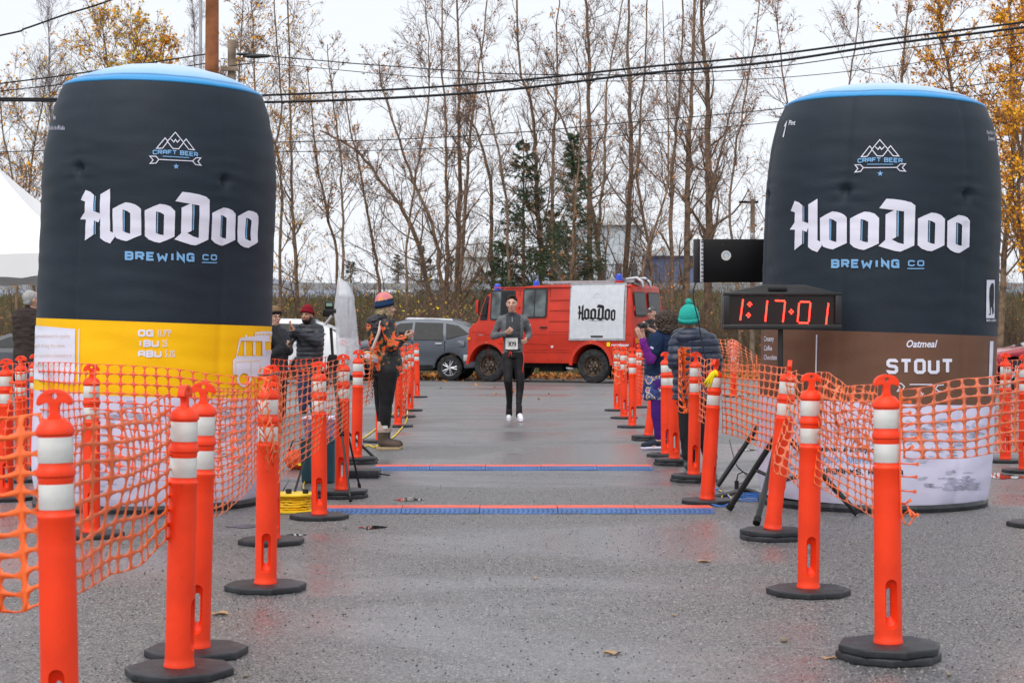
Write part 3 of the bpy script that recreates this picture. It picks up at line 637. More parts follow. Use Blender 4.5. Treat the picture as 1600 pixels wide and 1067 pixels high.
# the blackletter word, drawn on the right can (units: photo pixels)
def Z(pts): return [(1220+a/4.64, 200+b_/4.64) for a, b_ in pts]
HD = [
 (Z([(77,602),(105,530),(135,541),(161,563),(161,677),(203,692),(203,556),(269,514),(269,815),(291,826),(301,852),(268,901),(228,886),(201,864),(203,722),(190,755),(160,741),(158,842),(103,886),(107,738),(70,738),(104,686),(107,613)]), []),
 (Z([(287,655),(330,628),(375,606),(410,610),(442,620),(466,635),(480,652),(480,835),(430,858),(380,881),(350,876),(310,862),(303,850),(288,822)]), [Z([(355,658),(385,667),(407,683),(405,828),(380,822),(355,810)])]),
 (Z([(503,658),(555,630),(605,608),(645,611),(680,622),(713,654),(710,838),(660,862),(605,885),(570,880),(530,865),(503,840)]), [Z([(580,662),(610,668),(635,682),(632,830),(605,826),(577,815)])]),
 (Z([(714,583),(765,514),(820,517),(890,527),(945,541),(974,564),(966,852),(915,876),(866,897),(830,893),(770,876),(708,857),(757,813),(760,628),(822,597)]), [Z([(838,599),(893,606),(890,843),(850,833),(803,809),(836,792)])]),
 (Z([(993,658),(1040,635),(1090,615),(1125,619),(1160,633),(1187,660),(1183,850),(1140,872),(1090,894),(1060,891),(1020,876),(990,850)]), [Z([(1066,670),(1095,677),(1117,690),(1113,842),(1090,838),(1063,826)])]),
 (Z([(1205,675),(1245,652),(1285,632),(1320,637),(1348,650),(1366,674),(1362,862),(1328,884),(1290,907),(1260,903),(1225,885),(1202,860)]), [Z([(1268,686),(1290,690),(1311,705),(1307,855),(1288,852),(1264,840)])])]
HDB = [Z(p) for p in ([(167,566),(174,572),(174,677),(167,675)], [(166,745),(173,747),(172,838),(166,842)], [(361,664),(369,667),(367,812),(359,810)], [(587,668),(594,671),(591,818),(583,815)],
       [(845,603),(855,604),(852,785),(842,790)], [(1072,676),(1080,679),(1077,828),(1069,826)], [(1274,692),(1281,695),(1278,842),(1270,839)])]
def hoodoo(): return [earpoly(o, h) for o, h in HD]
def logo_strokes(wd=1.35):
    L = [[(660,157),(718,87),(777,157),(740,205),(698,205),(660,157)], [(686,138),(706,158),(718,139),(731,158),(750,138)], [(661,152),(645,133),(585,211),(626,208),(660,162)], [(778,152),(795,131),(855,206),(814,204),(779,162)],
         [(600,290),(840,288)], [(540,270),(581,269),(600,290),(580,317),(540,322),(561,296),(540,270)], [(903,262),(866,263),(840,288),(862,312),(903,315),(880,289),(903,262)]]
    return [strip(Z(p), wd) for p in L]
def star(cx, cy, r):
    p = [(cx+(r if k % 2 == 0 else r*.42)*math.sin(PI*k/5), cy-(r if k % 2 == 0 else r*.42)*math.cos(PI*k/5)) for k in range(10)]; return [earpoly(p)]
# ------------------------------------------------------------------ the two inflatable cans
class Can:
    def __init__(s, cx, dc, tilt, prof, th_seams, dent, seed):
        s.c = Vector((cx, dc, 0)); s.prof = prof; s.seams = th_seams; s.dent = dent; s.seed = seed
        s.th0 = math.atan2(-dc, -cx); s.Rm = Matrix.Rotation(tilt, 3, 'Y'); s.Ri = s.Rm.transposed()
    def r(s, z, th=None):
        p = s.prof
        if z <= p[0][1]: r = p[0][0]
        elif z >= p[-1][1]: r = p[-1][0]
        else:
            for (r0, z0), (r1, z1) in zip(p, p[1:]):
                if z0 <= z <= z1:
                    t = (z-z0)/(z1-z0); r = r0+(r1-r0)*t; break
        if th is not None:
            th = (th+PI) % (2*PI)-PI
            for a, dz in s.seams:            # seams pull the fabric in a little
                d = abs(((th-a+PI) % (2*PI))-PI); r -= .009*math.exp(-(d/.035)**2)+.012*math.exp(-(d/.22)**2)
                r -= .045*math.exp(-(d/.045)**2-((z-dz)/.035)**2)
                r -= .007*math.exp(-(d/.16)**2)*math.sin((z-dz)*75+d*9)*math.exp(-((z-dz)/.16)**2)
            cx_, cy_ = math.cos(th), math.sin(th); r += .012*mnoise.noise((cx_*1.5, cy_*1.5, z*1.3+s.seed))+.005*mnoise.noise((cx_*3, cy_*3, z*13+s.seed+5))
            if z < .5: r += .010*mnoise.noise((cx_*7, cy_*7, z*5+s.seed+9))*(1-z/.5)
        return r
    def pt(s, th, z, off=0):
        r = s.r(z, th)+off; a = s.th0+th
        return s.c+s.Rm @ Vector((r*math.cos(a), r*math.sin(a), z))
    def hit(s, x, y):
        o = s.Ri @ (Vector((0, 0, CH))-s.c); d = s.Ri @ (W(x, y, 100)-Vector((0, 0, CH))); d.normalize(); r = s.prof[len(s.prof)//2][0]
        for _ in range(8):
            A = d.x*d.x+d.y*d.y; B = o.x*d.x+o.y*d.y; Cc = o.x*o.x+o.y*o.y-r*r; D = max(0, B*B-A*Cc); t = (-B-math.sqrt(D))/A; p = o+d*t
            r = .5*r+.5*s.r(p.z, (math.atan2(p.y, p.x)-s.th0+PI) % (2*PI)-PI)
        return (math.atan2(p.y, p.x)-s.th0+PI) % (2*PI)-PI, p.z
    def section(s, name, z0, z1, dz, m, parent, top=None, warp=0):
        n = 300; zs = list(np.linspace(z0, z1, max(2, int((z1-z0)/dz)+1))); vs = []
        for z in zs:
            for k in range(n):
                th = 2*PI*k/n; vs.append(s.pt(th, z))
        fs = [(i*n+k, i*n+(k+1) % n, (i+1)*n+(k+1) % n, (i+1)*n+k) for i in range(len(zs)-1) for k in range(n)]
        return MB().add(vs, fs).build(name, m, parent, world=True, smooth=True)
PR = [(r*.985, z) for r, z in [(.80, 0), (.835, .04), (.855, .10), (.876, .22), (.886, .40), (.888, .9), (.884, 1.6), (.885, 2.0), (.882, 2.3), (.868, 2.5), (.846, 2.67), (.812, 2.84), (.775, 2.925), (.752, 2.965)]]
PL = [(r*.975, z) for r, z in [(.80, 0), (.835, .04), (.855, .10), (.878, .25), (.886, .45), (.886, .98), (.884, 1.68), (.890, 2.15), (.890, 2.4), (.872, 2.60), (.846, 2.77), (.812, 2.92), (.775, 3.03), (.752, 3.07)]]
canR = Can((1362-800)/207.5, F/207.5, R(1.9), PR, [(-.31, 2.27), (.78, 2.27), (1.85, 2.27), (2.9, 2.27), (-1.35, 2.27), (-2.35, 2.27)], None, 3)
canL = Can((233-800)/208.5, F/208.5, R(2.1), PL, [(.56, 2.38), (-.74, 2.42), (1.6, 2.36), (2.7, 2.36), (-1.8, 2.36), (-2.7, 2.36)], None, 21)
def capmat():
    m = bpy.data.materials.new('can_lid_print_sheen'); m.use_nodes = True; n = m.node_tree.nodes; l = m.node_tree.links; b = n['Principled BSDF']
    tc = n.new('ShaderNodeTexCoord'); s = n.new('ShaderNodeVectorMath'); s.operation = 'MULTIPLY'; s.inputs[1].default_value = (1, 1, 0); l.new(tc.outputs['Object'], s.inputs[0])
    ln = n.new('ShaderNodeVectorMath'); ln.operation = 'LENGTH'; l.new(s.outputs[0], ln.inputs[0]); cr = n.new('ShaderNodeValToRGB')
    e = cr.color_ramp; e.elements[0].position = 0; e.elements[0].color = (.62, .70, .86, 1); e.elements[1].position = 1; e.elements[1].color = (.018, .25, .55, 1)  # silver lid print with blue rim; pale centre also has sky reflection painted in
    for p, c in ((.50, (.42, .58, .82, 1)), (.655, (.22, .46, .78, 1)), (.675, (.05, .17, .36, 1)), (.69, (.05, .33, .66, 1)), (.725, (.022, .27, .60, 1))):
        x = e.elements.new(p); x.color = c
    l.new(ln.outputs['Value'], cr.inputs[0]); l.new(cr.outputs[0], b.inputs['Base Color']); b.inputs['Roughness'].default_value = .38; return m
lidm = capmat()
def build_can(can, label, mid, zmid, zlow, grp, dome=1):
    q = empty('inflatable_can', can.c, label, 'inflatable', grp)
    zt = can.prof[-1][1]; ks = can.prof[-1][0]/.752
    can.section('dark_fabric', zmid, zt, .028, M['navy'], q); can.section('colour_band', zlow, zmid, .03, mid, q)
    can.section('white_fabric', .045, zlow, .03, M['whitef'], q)
    # lid: domed lid in its own object space so the print and painted sheen stay centred
    vs = []; n = 128; rr = [(.750, -.012), (.759, -.004), (.757, .008)]+[(r_, dome*(math.sqrt(1.45**2-r_*r_)-1.240)+.014+(.004 if r_ < .69 else 0)) for r_ in (.735, .71, .695, .685, .66, .62, .56, .48, .40, .32, .24, .16, .08, .001)]
    for r, z in rr:
        for k in range(n):
            th = 2*PI*k/n; a = can.th0+th
            dr = (can.r(zt, th)-can.prof[-1][0])*max(0, 1-z*12); wv = .006*mnoise.noise((th*4, r*9, can.seed))*(1 if z > .03 else 0)
            vs.append(((r*ks+dr)*math.cos(a), (r*ks+dr)*math.sin(a), z+wv))
    fs = [(i*n+k, i*n+(k+1) % n, (i+1)*n+(k+1) % n, (i+1)*n+k) for i in range(len(rr)-1) for k in range(n)]
    o = MB().add(vs, fs).build('lid', lidm, q, smooth=True); o.rotation_euler = (0, -can.Rm.to_euler().y*-1, 0); o.location = can.Rm @ Vector((0, 0, zt))
    MB().lathe([(.79, .0), (.845, .002), (.852, .03), (.84, .055)], 96).build('base_skirt', M['rubber'], q, smooth='auto')
    zsm = []
    for a, dz in can.seams:
        mb = MB(); zz = list(np.linspace(.06, zt-.005, 90)); vv = []
        for z in zz: vv += [can.pt(a-.0022, z, .0022), can.pt(a+.0022, z, .0022)]
        mb.add(vv, [(2*i, 2*i+1, 2*i+3, 2*i+2) for i in range(len(zz)-1)])
    return q
gC = 'giant inflatable beer cans on either side of the finish lane'
qL = build_can(canL, 'left giant inflatable beer can with a yellow band and OG IBU ABU figures', M['yellow'], 1.355, .83, gC, .9)
qR = build_can(canR, 'right giant inflatable beer can with a brown band reading Oatmeal STOUT', M['brown'], 1.275, .775, gC, .74)
fR = lambda x, y, o: canR.pt(*canR.hit(x, y), o)
def fL(x, y, o):         # artwork drawn on the right can, moved round to where it sits on the left one
    th, z = canR.hit(x, y); return canL.pt(th*1.0+.135, z+.062, o)
fLd = lambda x, y, o: canL.pt(*canL.hit(x, y), o)
brew, _ = stroke_text('BREWING', 1301, 417.2, 9.2, 10.2, 3.5, 6.3); co_, _ = stroke_text('CO', 1419.5, 415, 8.6, 7.2, 2.2, 5.8); co_.append(strip([(1417.5, 419.8), (1443.5, 419.8)], 1.6))
def craft():
    g, _ = stroke_text('CRAFT BEER', 0, 0, 5.4, 5.6, 1.6, 2.5); w_ = _-2.35; out = []
    for polys in g:
        out.append([[(1341+(p[0]/w_)*68.5, 253.9+p[1]+1.6*((p[0]/w_-.5)**2)*4-1.0) for p in poly] for poly in polys])
    out.append(strip([(1355, 257.1), (1395.5, 257.1)], 1.3)); return out
for q, fn in ((qR, fR), (qL, fL)):
    for k, (gp) in enumerate(hoodoo()): decal('letter', [gp], fn, M['white'], q, 4, .006)
    for p in HDB: decal('letter_shadow', [[p]], fn, M['lblue'], q, 4, .0062)
    decal('brewing_lettering', brew, fn, M['lblue'], q, 4, .006); decal('company_lettering', co_, fn, M['lblue'], q, 4, .006)
    decal('mountain_logo', logo_strokes(), fn, M['white'], q, 4, .006); decal('craft_beer_lettering', craft(), fn, M['lblue'], q, 4, .006)
    decal('star', star(1375.3, 271.6, 4.8), fn, M['lblue'], q, 4, .006)
# right can small print
decal('pint_mark', [strip([(1226.4, 198), (1229.8, 190.5), (1224.2, 214.5)], 1.9)]+font_polys('Pint', 1232.5, 195.5, 7.6, .62, .015, .25), fR, M['white'], qR, 6, .004)
decal('side_print', font_polys('Fairbanks', 1541, 210, 6, .5, .01)+font_polys('Brewed', 1543.5, 220, 7.5, .3, .01), fR, M['pgrey'], qR, 6, .004)
decal('oatmeal_lettering', font_polys('Oatmeal', 1414.5, 542.5, 11.5, .86, .022, .28), fR, M['white'], qR, 6, .004)
decal('stout_lettering', stroke_text('STOUT', 1387.5, 581.5, 13.2, 18.5, 5.0, 8.2)[0], fR, M['white'], qR, 8, .004)
for t_, y_ in (('Creamy', 533), ('Coffee', 547.5), ('Chocolate', 562)): decal('flavour_word', font_polys(t_, 1194, y_, 8, .44, .01), fR, M['white'], qR, 5, .004)
decal('rule_line', [strip([(1276.5, 523), (1275, 592)], 2)], fR, M['white'], qR, 6, .004); decal('side_panel_print', [[[(1546, 533), (1551.5, 533), (1548.5, 618), (1543.5, 618)]]], fR, M['white'], qR, 4, .004)
arrow = [strip(p, 1.7) for p in ([(1401, 599), (1408, 599), (1413, 604), (1409, 610), (1402, 611), (1406, 605), (1401, 599)], [(1421, 600.5), (1456, 600.5)], [(1474, 601), (1465, 602), (1461, 607), (1466, 611), (1473, 612)])]
decal('band_logo', arrow+star(1439, 616, 5.2), fR, M['white'], qR, 5, .004)
bear = [(1541, 437.5), (1553.5, 437.5), (1553, 497), (1540, 497)]
decal('bear_panel', [earpoly(bear)], fR, M['white'], qR, 4, .004)
decal('bear_emblem', [earpoly([(1543.6, 492), (1546, 489), (1545.2, 476), (1544.5, 462), (1545.2, 450), (1548, 443), (1551, 442), (1552, 447), (1552.2, 462), (1551.4, 478), (1551.8, 488), (1549.6, 492), (1548.4, 478), (1547.2, 482), (1547, 492)])], fR, M['blk'], qR, 4, .006)
decal('alaska_lettering', font_polys('MADE in ALASKA', 1540.6, 502.3, 3.9, .36, .02), fR, M['white'], qR, 5, .004)
def prn(txt, x, y, h, sx, b_, m, sk=0, sl=.02):
    decal('lower_print', [[[(p[0], p[1]+(p[0]-x)*sl) for p in poly] for poly in g] for g in font_polys(txt, x, y, h, sx, b_, sk)], fR, m, qR, 7, .004)
prn('fine beers & a unique', 1270, 704, 8, 1.0, .03, M['blk'], .25); prn('HOODOO BREWING CO', 1268, 722, 10, .78, .02, M['lblue'])
decal('fairbanks_lettering', [[[(p[0], p[1]+(p[0]-1275)*.02) for p in poly] for poly in g] for g in stroke_text('FAIRBANKS, ALASKA', 1268, 739, 6.6, 7.2, 1.7, 2.6)[0]], fR, M['blk'], qR, 7, .004)
# printed grey landscape shapes on the white part
def blots(can, fn, q, spec, seed):
    r_ = random.Random(seed)
    for (cx, cy, wx, wy, n) in spec:
        gs = []
        for k in range(n):
            x = cx+r_.uniform(-wx, wx); y = cy+r_.uniform(-wy, wy); a = r_.uniform(3, 13); b_ = r_.uniform(.8, 3.2); p = []
            for j in range(10):
                an = 2*PI*j/10; rr = r_.uniform(.55, 1.1); p.append((x+a*rr*math.cos(an), y+b_*rr*math.sin(an)))
            gs.append(earpoly(p))
        decal('landscape_print', gs, fn, M['pgrey'], q, 8, .003, lift=.0003)['kind'] = 'stuff'
blots(canR, fR, qR, [(1470, 672, 70, 16, 60), (1300, 670, 60, 12, 26), (1505, 758, 28, 8, 30), (1478, 750, 55, 14, 16), (1260, 700, 30, 16, 10), (1420, 700, 90, 26, 50), (1250, 745, 40, 22, 16)], 4)
blots(canL, fLd, qL, [(375, 662, 30, 28, 50), (225, 655, 55, 12, 40), (190, 715, 45, 22, 16), (120, 680, 50, 22, 26), (200, 632, 12, 6, 10), (330, 720, 70, 36, 40), (180, 755, 60, 18, 20)], 5)
# left can small print
decal('side_print', font_polys('le', 83.5, 187, 8, .6, .01)+font_polys('Made in Alaska', 75, 203, 7.6, .42, .012), fLd, M['pgrey'], qL, 6, .004)
for i, (a, b_) in enumerate((('OG', '11.9°P'), ('IBU', '25'), ('ABU', '5.1%'))):
    y = 524.5+i*16.1; g, xe = stroke_text(a, 217.2, y, 8.6, 7.9, 3.1, 4.0)
    decal('strength_lettering', g, fLd, M['white'], qL, 6, .004); decal('strength_figures', font_polys(b_, xe+2.5, y+1, 10.8, .56, .012), fLd, M['white'], qL, 6, .004)
decal('story_panel', [earpoly([(54, 508.5), (118.5, 514), (117.5, 601), (54, 592)])], fLd, M['white'], qL, 4, .0055)
decal('rule_line', [strip([(124.2, 514), (123, 601)], 1.8)], fLd, M['white'], qL, 6, .004)
for i, t in enumerate(('commitment to quality', 'and doing the same', 'to operate a brewery in', 'Fairbanks Alaska today')):
    decal('story_lettering', font_polys(t, 54.5, 527.5+i*15.2, 6.6, .66, .0), fLd, M['faint'], qL, 5, .0075)
P_ = lambda pts: earpoly([(40+a/4.103, 490+b_/4.103) for a, b_ in pts])
trk = [P_([(1326,300),(1345,280),(1365,170),(1372,158),(1403,150),(1405,138),(1415,136),(1418,150),(1464,146),(1466,122),(1500,114),(1585,114),(1585,180),(1530,180),(1512,176),(1478,176),(1378,172),(1352,272),(1500,272),(1530,268),(1585,262),(1585,400),(1422,405),(1415,380),(1388,372),(1365,392),(1326,390)]),
       P_([(1398,180),(1408,180),(1408,268),(1396,268)]), P_([(1454,180),(1470,180),(1470,268),(1454,268)]), P_([(1512,178),(1530,178),(1530,268),(1512,268)]), P_([(1530,236),(1585,232),(1585,262),(1530,266)])]
decal('truck_drawing', trk, fLd, M['white'], qL, 4, .0055)
decal('truck_wheel', [strip([(40+1396/4.103+9.6*math.cos(a*PI/9), 490+418/4.103+10.8*math.sin(a*PI/9)) for a in range(19)], 3.4)], fLd, M['white'], qL, 7, .0075)
decal('truck_detail', [strip([(40+a/4.103, 490+c/4.103), (40+b_/4.103, 490+d/4.103)], .7) for a, c, b_, d in ((1340,308,1500,303),(1500,330,1500,400),(1440,306,1440,400),(1340,308,1342,390))], fLd, M['yellow'], qL, 7, .0085)
decal('truck_detail', [strip([(40+a/4.103, 490+132/4.103), (40+(a+12)/4.103, 490+132/4.103)], 1.9) for a in range(1472, 1570, 20)], fLd, M['yellow'], qL, 7, .0085)['kind'] = 'stuff'
decal('truck_lettering', font_polys('HooDoo', 40+1532/4.103, 490+252/4.103, 5.4, .38, .03), fLd, M['white'], qL, 7, .008)
# ------------------------------------------------------------------ delineator posts
def post_parts():
    prof = [(.054, 0), (.0575, .004), (.0575, .012), (.0545, .018), (.0535, .04), (.0535, .35), (.0525, .60), (.052, .672), (.0555, .679), (.0555, .688), (.0505, .695), (.0485, .703), (.0485, .782), (.0505, .787), (.0505, .797), (.0560, .803), (.0568, .812), (.0535, .822), (.0500, .829), (.0485, .836), (.0485, .916), (.0500, .918), (.0545, .922), (.0555, .930), (.0505, .943), (.0415, .956), (.032, .964), (.0, .967)]
    prof[-1] = (.004, .967)
    tube_me = MB().lathe(prof, 40).mesh('tube')
    def st(w2, z0, z1, n=6):
        p = []
        for cz, sg in ((z1-w2, 1), (z0+w2, -1)):
            for k in range(n+1):
                a = PI*k/n; p.append((sg*w2*math.cos(a), cz+sg*w2*math.sin(a)))
        return p
    c1 = st(.021, .07, .248); c2 = st(.0105, .10, .218); n = len(c1); mb = MB()
    vs = []
    for y, c in ((-.08, [(x*1.25, z+(.018 if z > .16 else -.018)*1.0) for x, z in c1]), (-.030, c1), (-.014, c2), (.014, c2), (.030, c1), (.08, [(x*1.25, z+(.018 if z > .16 else -.018)) for x, z in c1])):
        vs += [(x, y, z) for x, z in c]
    mb.add(vs, [(i*n+k, i*n+(k+1) % n, (i+1)*n+(k+1) % n, (i+1)*n+k) for i in range(5) for k in range(n)]+[tuple(range(n)), tuple(5*n+k for k in range(n-1, -1, -1))])
    cm = bpy.data.objects.new('cut', mb.mesh()); COL.objects.link(cm)
    def f(o):
        m = o.modifiers.new('b', 'BOOLEAN'); m.operation = 'DIFFERENCE'; m.object = cm; m.solver = 'EXACT'
    tme = apply(tube_me, f); bpy.data.objects.remove(cm)
    bm = bmesh.new(); bm.from_mesh(tme)
    for fc in bm.faces: fc.smooth = True
    for e in bm.edges:
        if len(e.link_faces) == 2 and e.calc_face_angle(3) > R(32): e.smooth = False
    bm.to_mesh(tme); bm.free(); tme.materials.clear(); tme.materials.append(M['orange'])
    # anchor shaped handle with a finger hole
    arc = [(.050*math.cos(a), 1.012+.038*math.sin(a)) for a in [PI*k/14 for k in range(15)]]
    outer = [(.0505, 1.008)]+arc+[(-.0505, 1.008), (-.044, 1.003), (-.031, 1.009), (-.018, 1.011), (-.0125, .998), (-.013, .978), (-.024, .955), (.024, .955), (.013, .978), (.0125, .998), (.018, 1.011), (.031, 1.009), (.044, 1.003)]
    hole = [(.0085*math.cos(2*PI*k/12), 1.030+.0085*math.sin(2*PI*k/12)) for k in range(12)]
    mb = MB(); tr = earpoly(outer, [hole]); y0, y1 = -.0135, .0135
    for t in tr:
        mb.add([(p[0], y0, p[1]) for p in t], [(0, 1, 2)]); mb.add([(p[0], y1, p[1]) for p in t], [(2, 1, 0)])
    for lp in (outer, hole):
        k = len(lp); mb.add([(p[0], y0, p[1]) for p in lp]+[(p[0], y1, p[1]) for p in lp], [(i, (i+1) % k, (i+1) % k+k, i+k) for i in range(k)])
    ho = mb.build('handle', M['orange'], None, bevel=.004, seg=2); hme = ho.data; bpy.data.objects.remove(ho)
    def band(z0, z1):
        o = MB().lathe([(.0492, z0), (.0498, z0+.001), (.0498, z1-.001), (.0492, z1)], 40, cap=False).build('band', M['band'], None, smooth='auto'); me = o.data; bpy.data.objects.remove(o); return me
    ob = MB()
    prof = [(.199, 0), (.205, .004), (.205, .027), (.199, .032), (.07, .033)]
    o = ob.lathe(prof, 8, off=.5).build('base', M['rubber'], None, bevel=.003, seg=2); bme = o.data; bpy.data.objects.remove(o)
    return dict(tube=tme, handle=hme, b1=band(.840, .913), b2=band(.707, .779), base=bme)
PP = post_parts()
GP = 'orange delineator posts lining the finish lane'
def post(x, y, label, yaw=0, nb=1, lean=0, leany=0, s=None, zoff=0, sc_=1):
    if s is None: s = (y-HY)/CH
    loc = Vector(((x-800)/s, F/s, zoff))
    q = empty('delineator_post', loc, label, 'delineator post', GP)
    for k in range(nb):
        o = bpy.data.objects.new('base', PP['base']); COL.objects.link(o); o.parent = q; o.location = (.004*k*(1 if k % 2 else -1), .003*k, .0315*k); o.rotation_euler = (0, 0, R(yaw*.4+13*k+(loc.x*37) % 40))
    h = .0315*nb
    rot = Matrix.Rotation(R(lean), 4, 'Y') @ Matrix.Rotation(R(leany), 4, 'X') @ Matrix.Rotation(R(yaw), 4, 'Z')
    t = bpy.data.objects.new('tube', PP['tube']); COL.objects.link(t); t.parent = q; t.matrix_local = Matrix.Translation((0, 0, h-.002)) @ rot
    for nm, kk in (('handle', 'handle'), ('band', 'b1'), ('band', 'b2')):
        o = bpy.data.objects.new(nm, PP[kk]); COL.objects.link(o); o.parent = q; o.matrix_local = Matrix.Translation((0, 0, h-.002)) @ rot
    return q
post(95, 0, 'nearest orange post, cut off by the bottom edge at far left', s=545, nb=2, yaw=4, lean=-1)
post(280, 1054, 'orange post with its handle seen edge on, second from the left front', nb=1, yaw=82, lean=1.2)
post(307, 1023, 'orange post standing just behind the edge-on one at left', yaw=5, lean=1.5)
post(415, 921, 'orange post on a wide single base with a black cord at its middle', yaw=8, lean=.8)
post(424, 849, 'orange post hidden behind the corded one, only its base and edge showing', yaw=40)
post(499, 810, 'orange post in front of the yellow cord reel and teal bin', yaw=6, lean=-.2)
post(534, 777, 'orange post in front of the teal bin by the thin tripod', yaw=-4, nb=2, lean=.7)
post(557, 724, 'orange post half hidden by the plastic wrapped box', yaw=10, nb=2, lean=1)
post(594, 691, 'orange post behind the legs of the person in the patterned jacket', yaw=30)
post(622, 667, 'orange post just right of the patterned jacket, nearest of that row', yaw=5, lean=1)
post(629, 652, 'second orange post in the row right of the patterned jacket', yaw=50, lean=1.5)
post(641, 642, 'third orange post in the row right of the patterned jacket', yaw=-10, lean=.6)
post(652, 621, 'farthest orange post at the left side of the lane by the grey car', yaw=15, lean=-1)
post(143, 838, 'orange post behind the net in front of the yellow band', yaw=12, s=250)
post(10, 781, 'orange post at the left edge below the man in brown, with a yellow tie', yaw=10)
post(33, 752, 'orange post below the grey haired man in brown', yaw=-12)
post(55, 733, 'farther orange post behind the fold of net beside the left can', yaw=30)
post(1388, 1029, 'nearest orange post on the right standing on two stacked bases', yaw=4, nb=2, lean=-.5)
post(1263, 928, 'orange post on a single base with the clock pole behind', yaw=5, lean=.8)
post(1207, 842, 'leaning orange post right of the black tripod legs', yaw=80, nb=2, lean=6)
post(1105, 786, 'orange post with a yellow ribbon tied near its top', yaw=62, nb=1, lean=3.6)
post(1084, 752, 'orange post in front of the puffy navy jacket', yaw=3, nb=2, lean=1)
post(1054, 726, 'orange post partly masking the patterned skirt', yaw=6, nb=2, lean=-.6)
post(1041, 713, 'orange post close behind the one masking the skirt', yaw=15, lean=-.4)
post(1013, 688, 'orange post tilted behind the applauding woman in navy', yaw=84, nb=2, lean=7)
post(988, 668, 'nearest of the three posts right of the van wheel', yaw=3)
post(975, 654, 'middle of the three posts right of the van wheel', yaw=12, lean=-.4)
post(964, 642, 'farthest of the three posts right of the van wheel', yaw=-8)
post(998, 637, 'small distant orange post behind the photographer side of the lane', yaw=60)
post(1146, 640, 'distant orange post wrapped in net left of the right can', yaw=20, s=78)
post(1571, 722, 'orange post behind the net at the right edge by the red car', yaw=5)
post(1601, 738, 'orange post cut by the right edge of the view', yaw=-8)
post(1622, 822, 'orange post outside the right edge with only its black base showing', yaw=8)
rb = empty('ribbon', W(1117, 590, 211), 'bright yellow ribbon tied round an orange post top', 'ribbon')
ybm = mat('ribbon_yellow', (.85, .72, .01), .6)
mb = MB()
for k, (dx, dz) in enumerate(((-.075, -.07), (-.05, -.085), (-.09, -.045), (.01, .02))):
    mb.tube([(0, -.05, .05), (dx*.3, -.075, .035), (dx*.7, -.08, dz*.3), (dx, -.075, dz)], [.012, .014, .012, .006], 5)
mb.build('knot', ybm, rb, smooth=True)
# ------------------------------------------------------------------ orange mesh nets
GN = 'orange plastic mesh nets strung between the posts'
def net(tops, bots, nx, ny, label, m=None, hole=.74, amp=.03, seed=0, slump=0, bunch=0, amp2=.0):
    T = [W(*t) for t in tops]; B = [W(*t) for t in bots]
    def along(P, t):
        Ls = [(P[i+1]-P[i]).length for i in range(len(P)-1)]; d = t*sum(Ls)
        for i, L in enumerate(Ls):
            if d <= L or i == len(Ls)-1:
                u = d/L; p0 = P[max(i-1, 0)]; p1 = P[i]; p2 = P[i+1]; p3 = P[min(i+2, len(P)-1)]
                return .5*((2*p1)+(p2-p0)*u+(2*p0-5*p1+4*p2-p3)*u*u+(-p0+3*p1-3*p2+p3)*u**3)
            d -= L
    def S(u, v):
        u2 = u+bunch*math.sin(u*17+v*5)*.02+slump*v*(1-u)*u
        p = along(T, min(1, max(0, u2)))*(1-v)+along(B, min(1, max(0, u)))*v
        e = math.sin(PI*u)**.5 if 0 < u < 1 else 0
        q = Vector((mnoise.noise((u*2.6, v*1.6, seed)), mnoise.noise((u*4.5, v*1.3, seed+30))*2.4, mnoise.noise((u*2.6, v*2.2, seed+60))*.7))*amp*(.35+e)
        q += Vector((mnoise.noise((u*19, v*9, seed)), mnoise.noise((u*21, v*7, seed+3)), mnoise.noise((u*17, v*9, seed+6))))*amp2*.6
        return p+q
    vs = []; fs = []; cache = {}
    def vid(u, v):
        k = (round(u, 5), round(v, 5))
        if k not in cache: cache[k] = len(vs); vs.append(S(u/nx, v/ny))
        return cache[k]
    h = hole/2
    for i in range(nx):
        for j in range(ny):
            cx, cy = i+.5, j+.5; hx = h*(1+.0*seed); hy = h
            O = [(i, j), (i+.5, j), (i+1, j), (i+1, j+.5), (i+1, j+1), (i+.5, j+1), (i, j+1), (i, j+.5)]
            c = .80; I = [(cx-hx*c, cy-hy*c), (cx, cy-hy), (cx+hx*c, cy-hy*c), (cx+hx, cy), (cx+hx*c, cy+hy*c), (cx, cy+hy), (cx-hx*c, cy+hy*c), (cx-hx, cy)]
            o = [vid(*p) for p in O]; b = len(vs)
            for p in I: vs.append(S(p[0]/nx, p[1]/ny))
            fs += [(o[k], o[(k+1) % 8], b+(k+1) % 8, b+k) for k in range(8)]
    org = Vector(vs[0]); me = bpy.data.meshes.new('net'); me.from_pydata([Vector(v)-org for v in vs], [], fs); me.update()
    def f(o_):
        md = o_.modifiers.new('s', 'SOLIDIFY'); md.thickness = .0018; md.offset = 0
    me = apply(me, f)
    me.polygons.foreach_set('use_smooth', [True]*len(me.polygons))
    o = link('barrier_net', me, m or M['net']); o.location = org; return tag(o, label, 'safety net', GN)
net([(-70,640,530),(0,651,530),(66,643,545)], [(-70,965,540),(10,958,535),(62,945,545)], 3, 10, 'large holed net filling the left edge before the nearest post', hole=0.80, amp=.02, seed=1)
net([(120,650,545),(170,642,500),(225,634,455),(268,612,418)], [(112,930,545),(170,905,500),(222,878,455),(266,845,418)], 11, 10, 'net stretched from the nearest left post to the edge-on post', hole=0.86, amp=.035, seed=2, bunch=.6)
net([(40,566,208),(90,566,230),(143,568,250),(205,571,262),(275,576,280),(345,585,298),(404,588,314)], [(40,738,208),(90,742,230),(143,735,250),(205,742,262),(275,752,280),(345,748,298),(402,730,314)], 26, 12, 'long fine net hanging in front of the yellow band and white base', M['netr'], hole=0.93, amp=.03, seed=3)
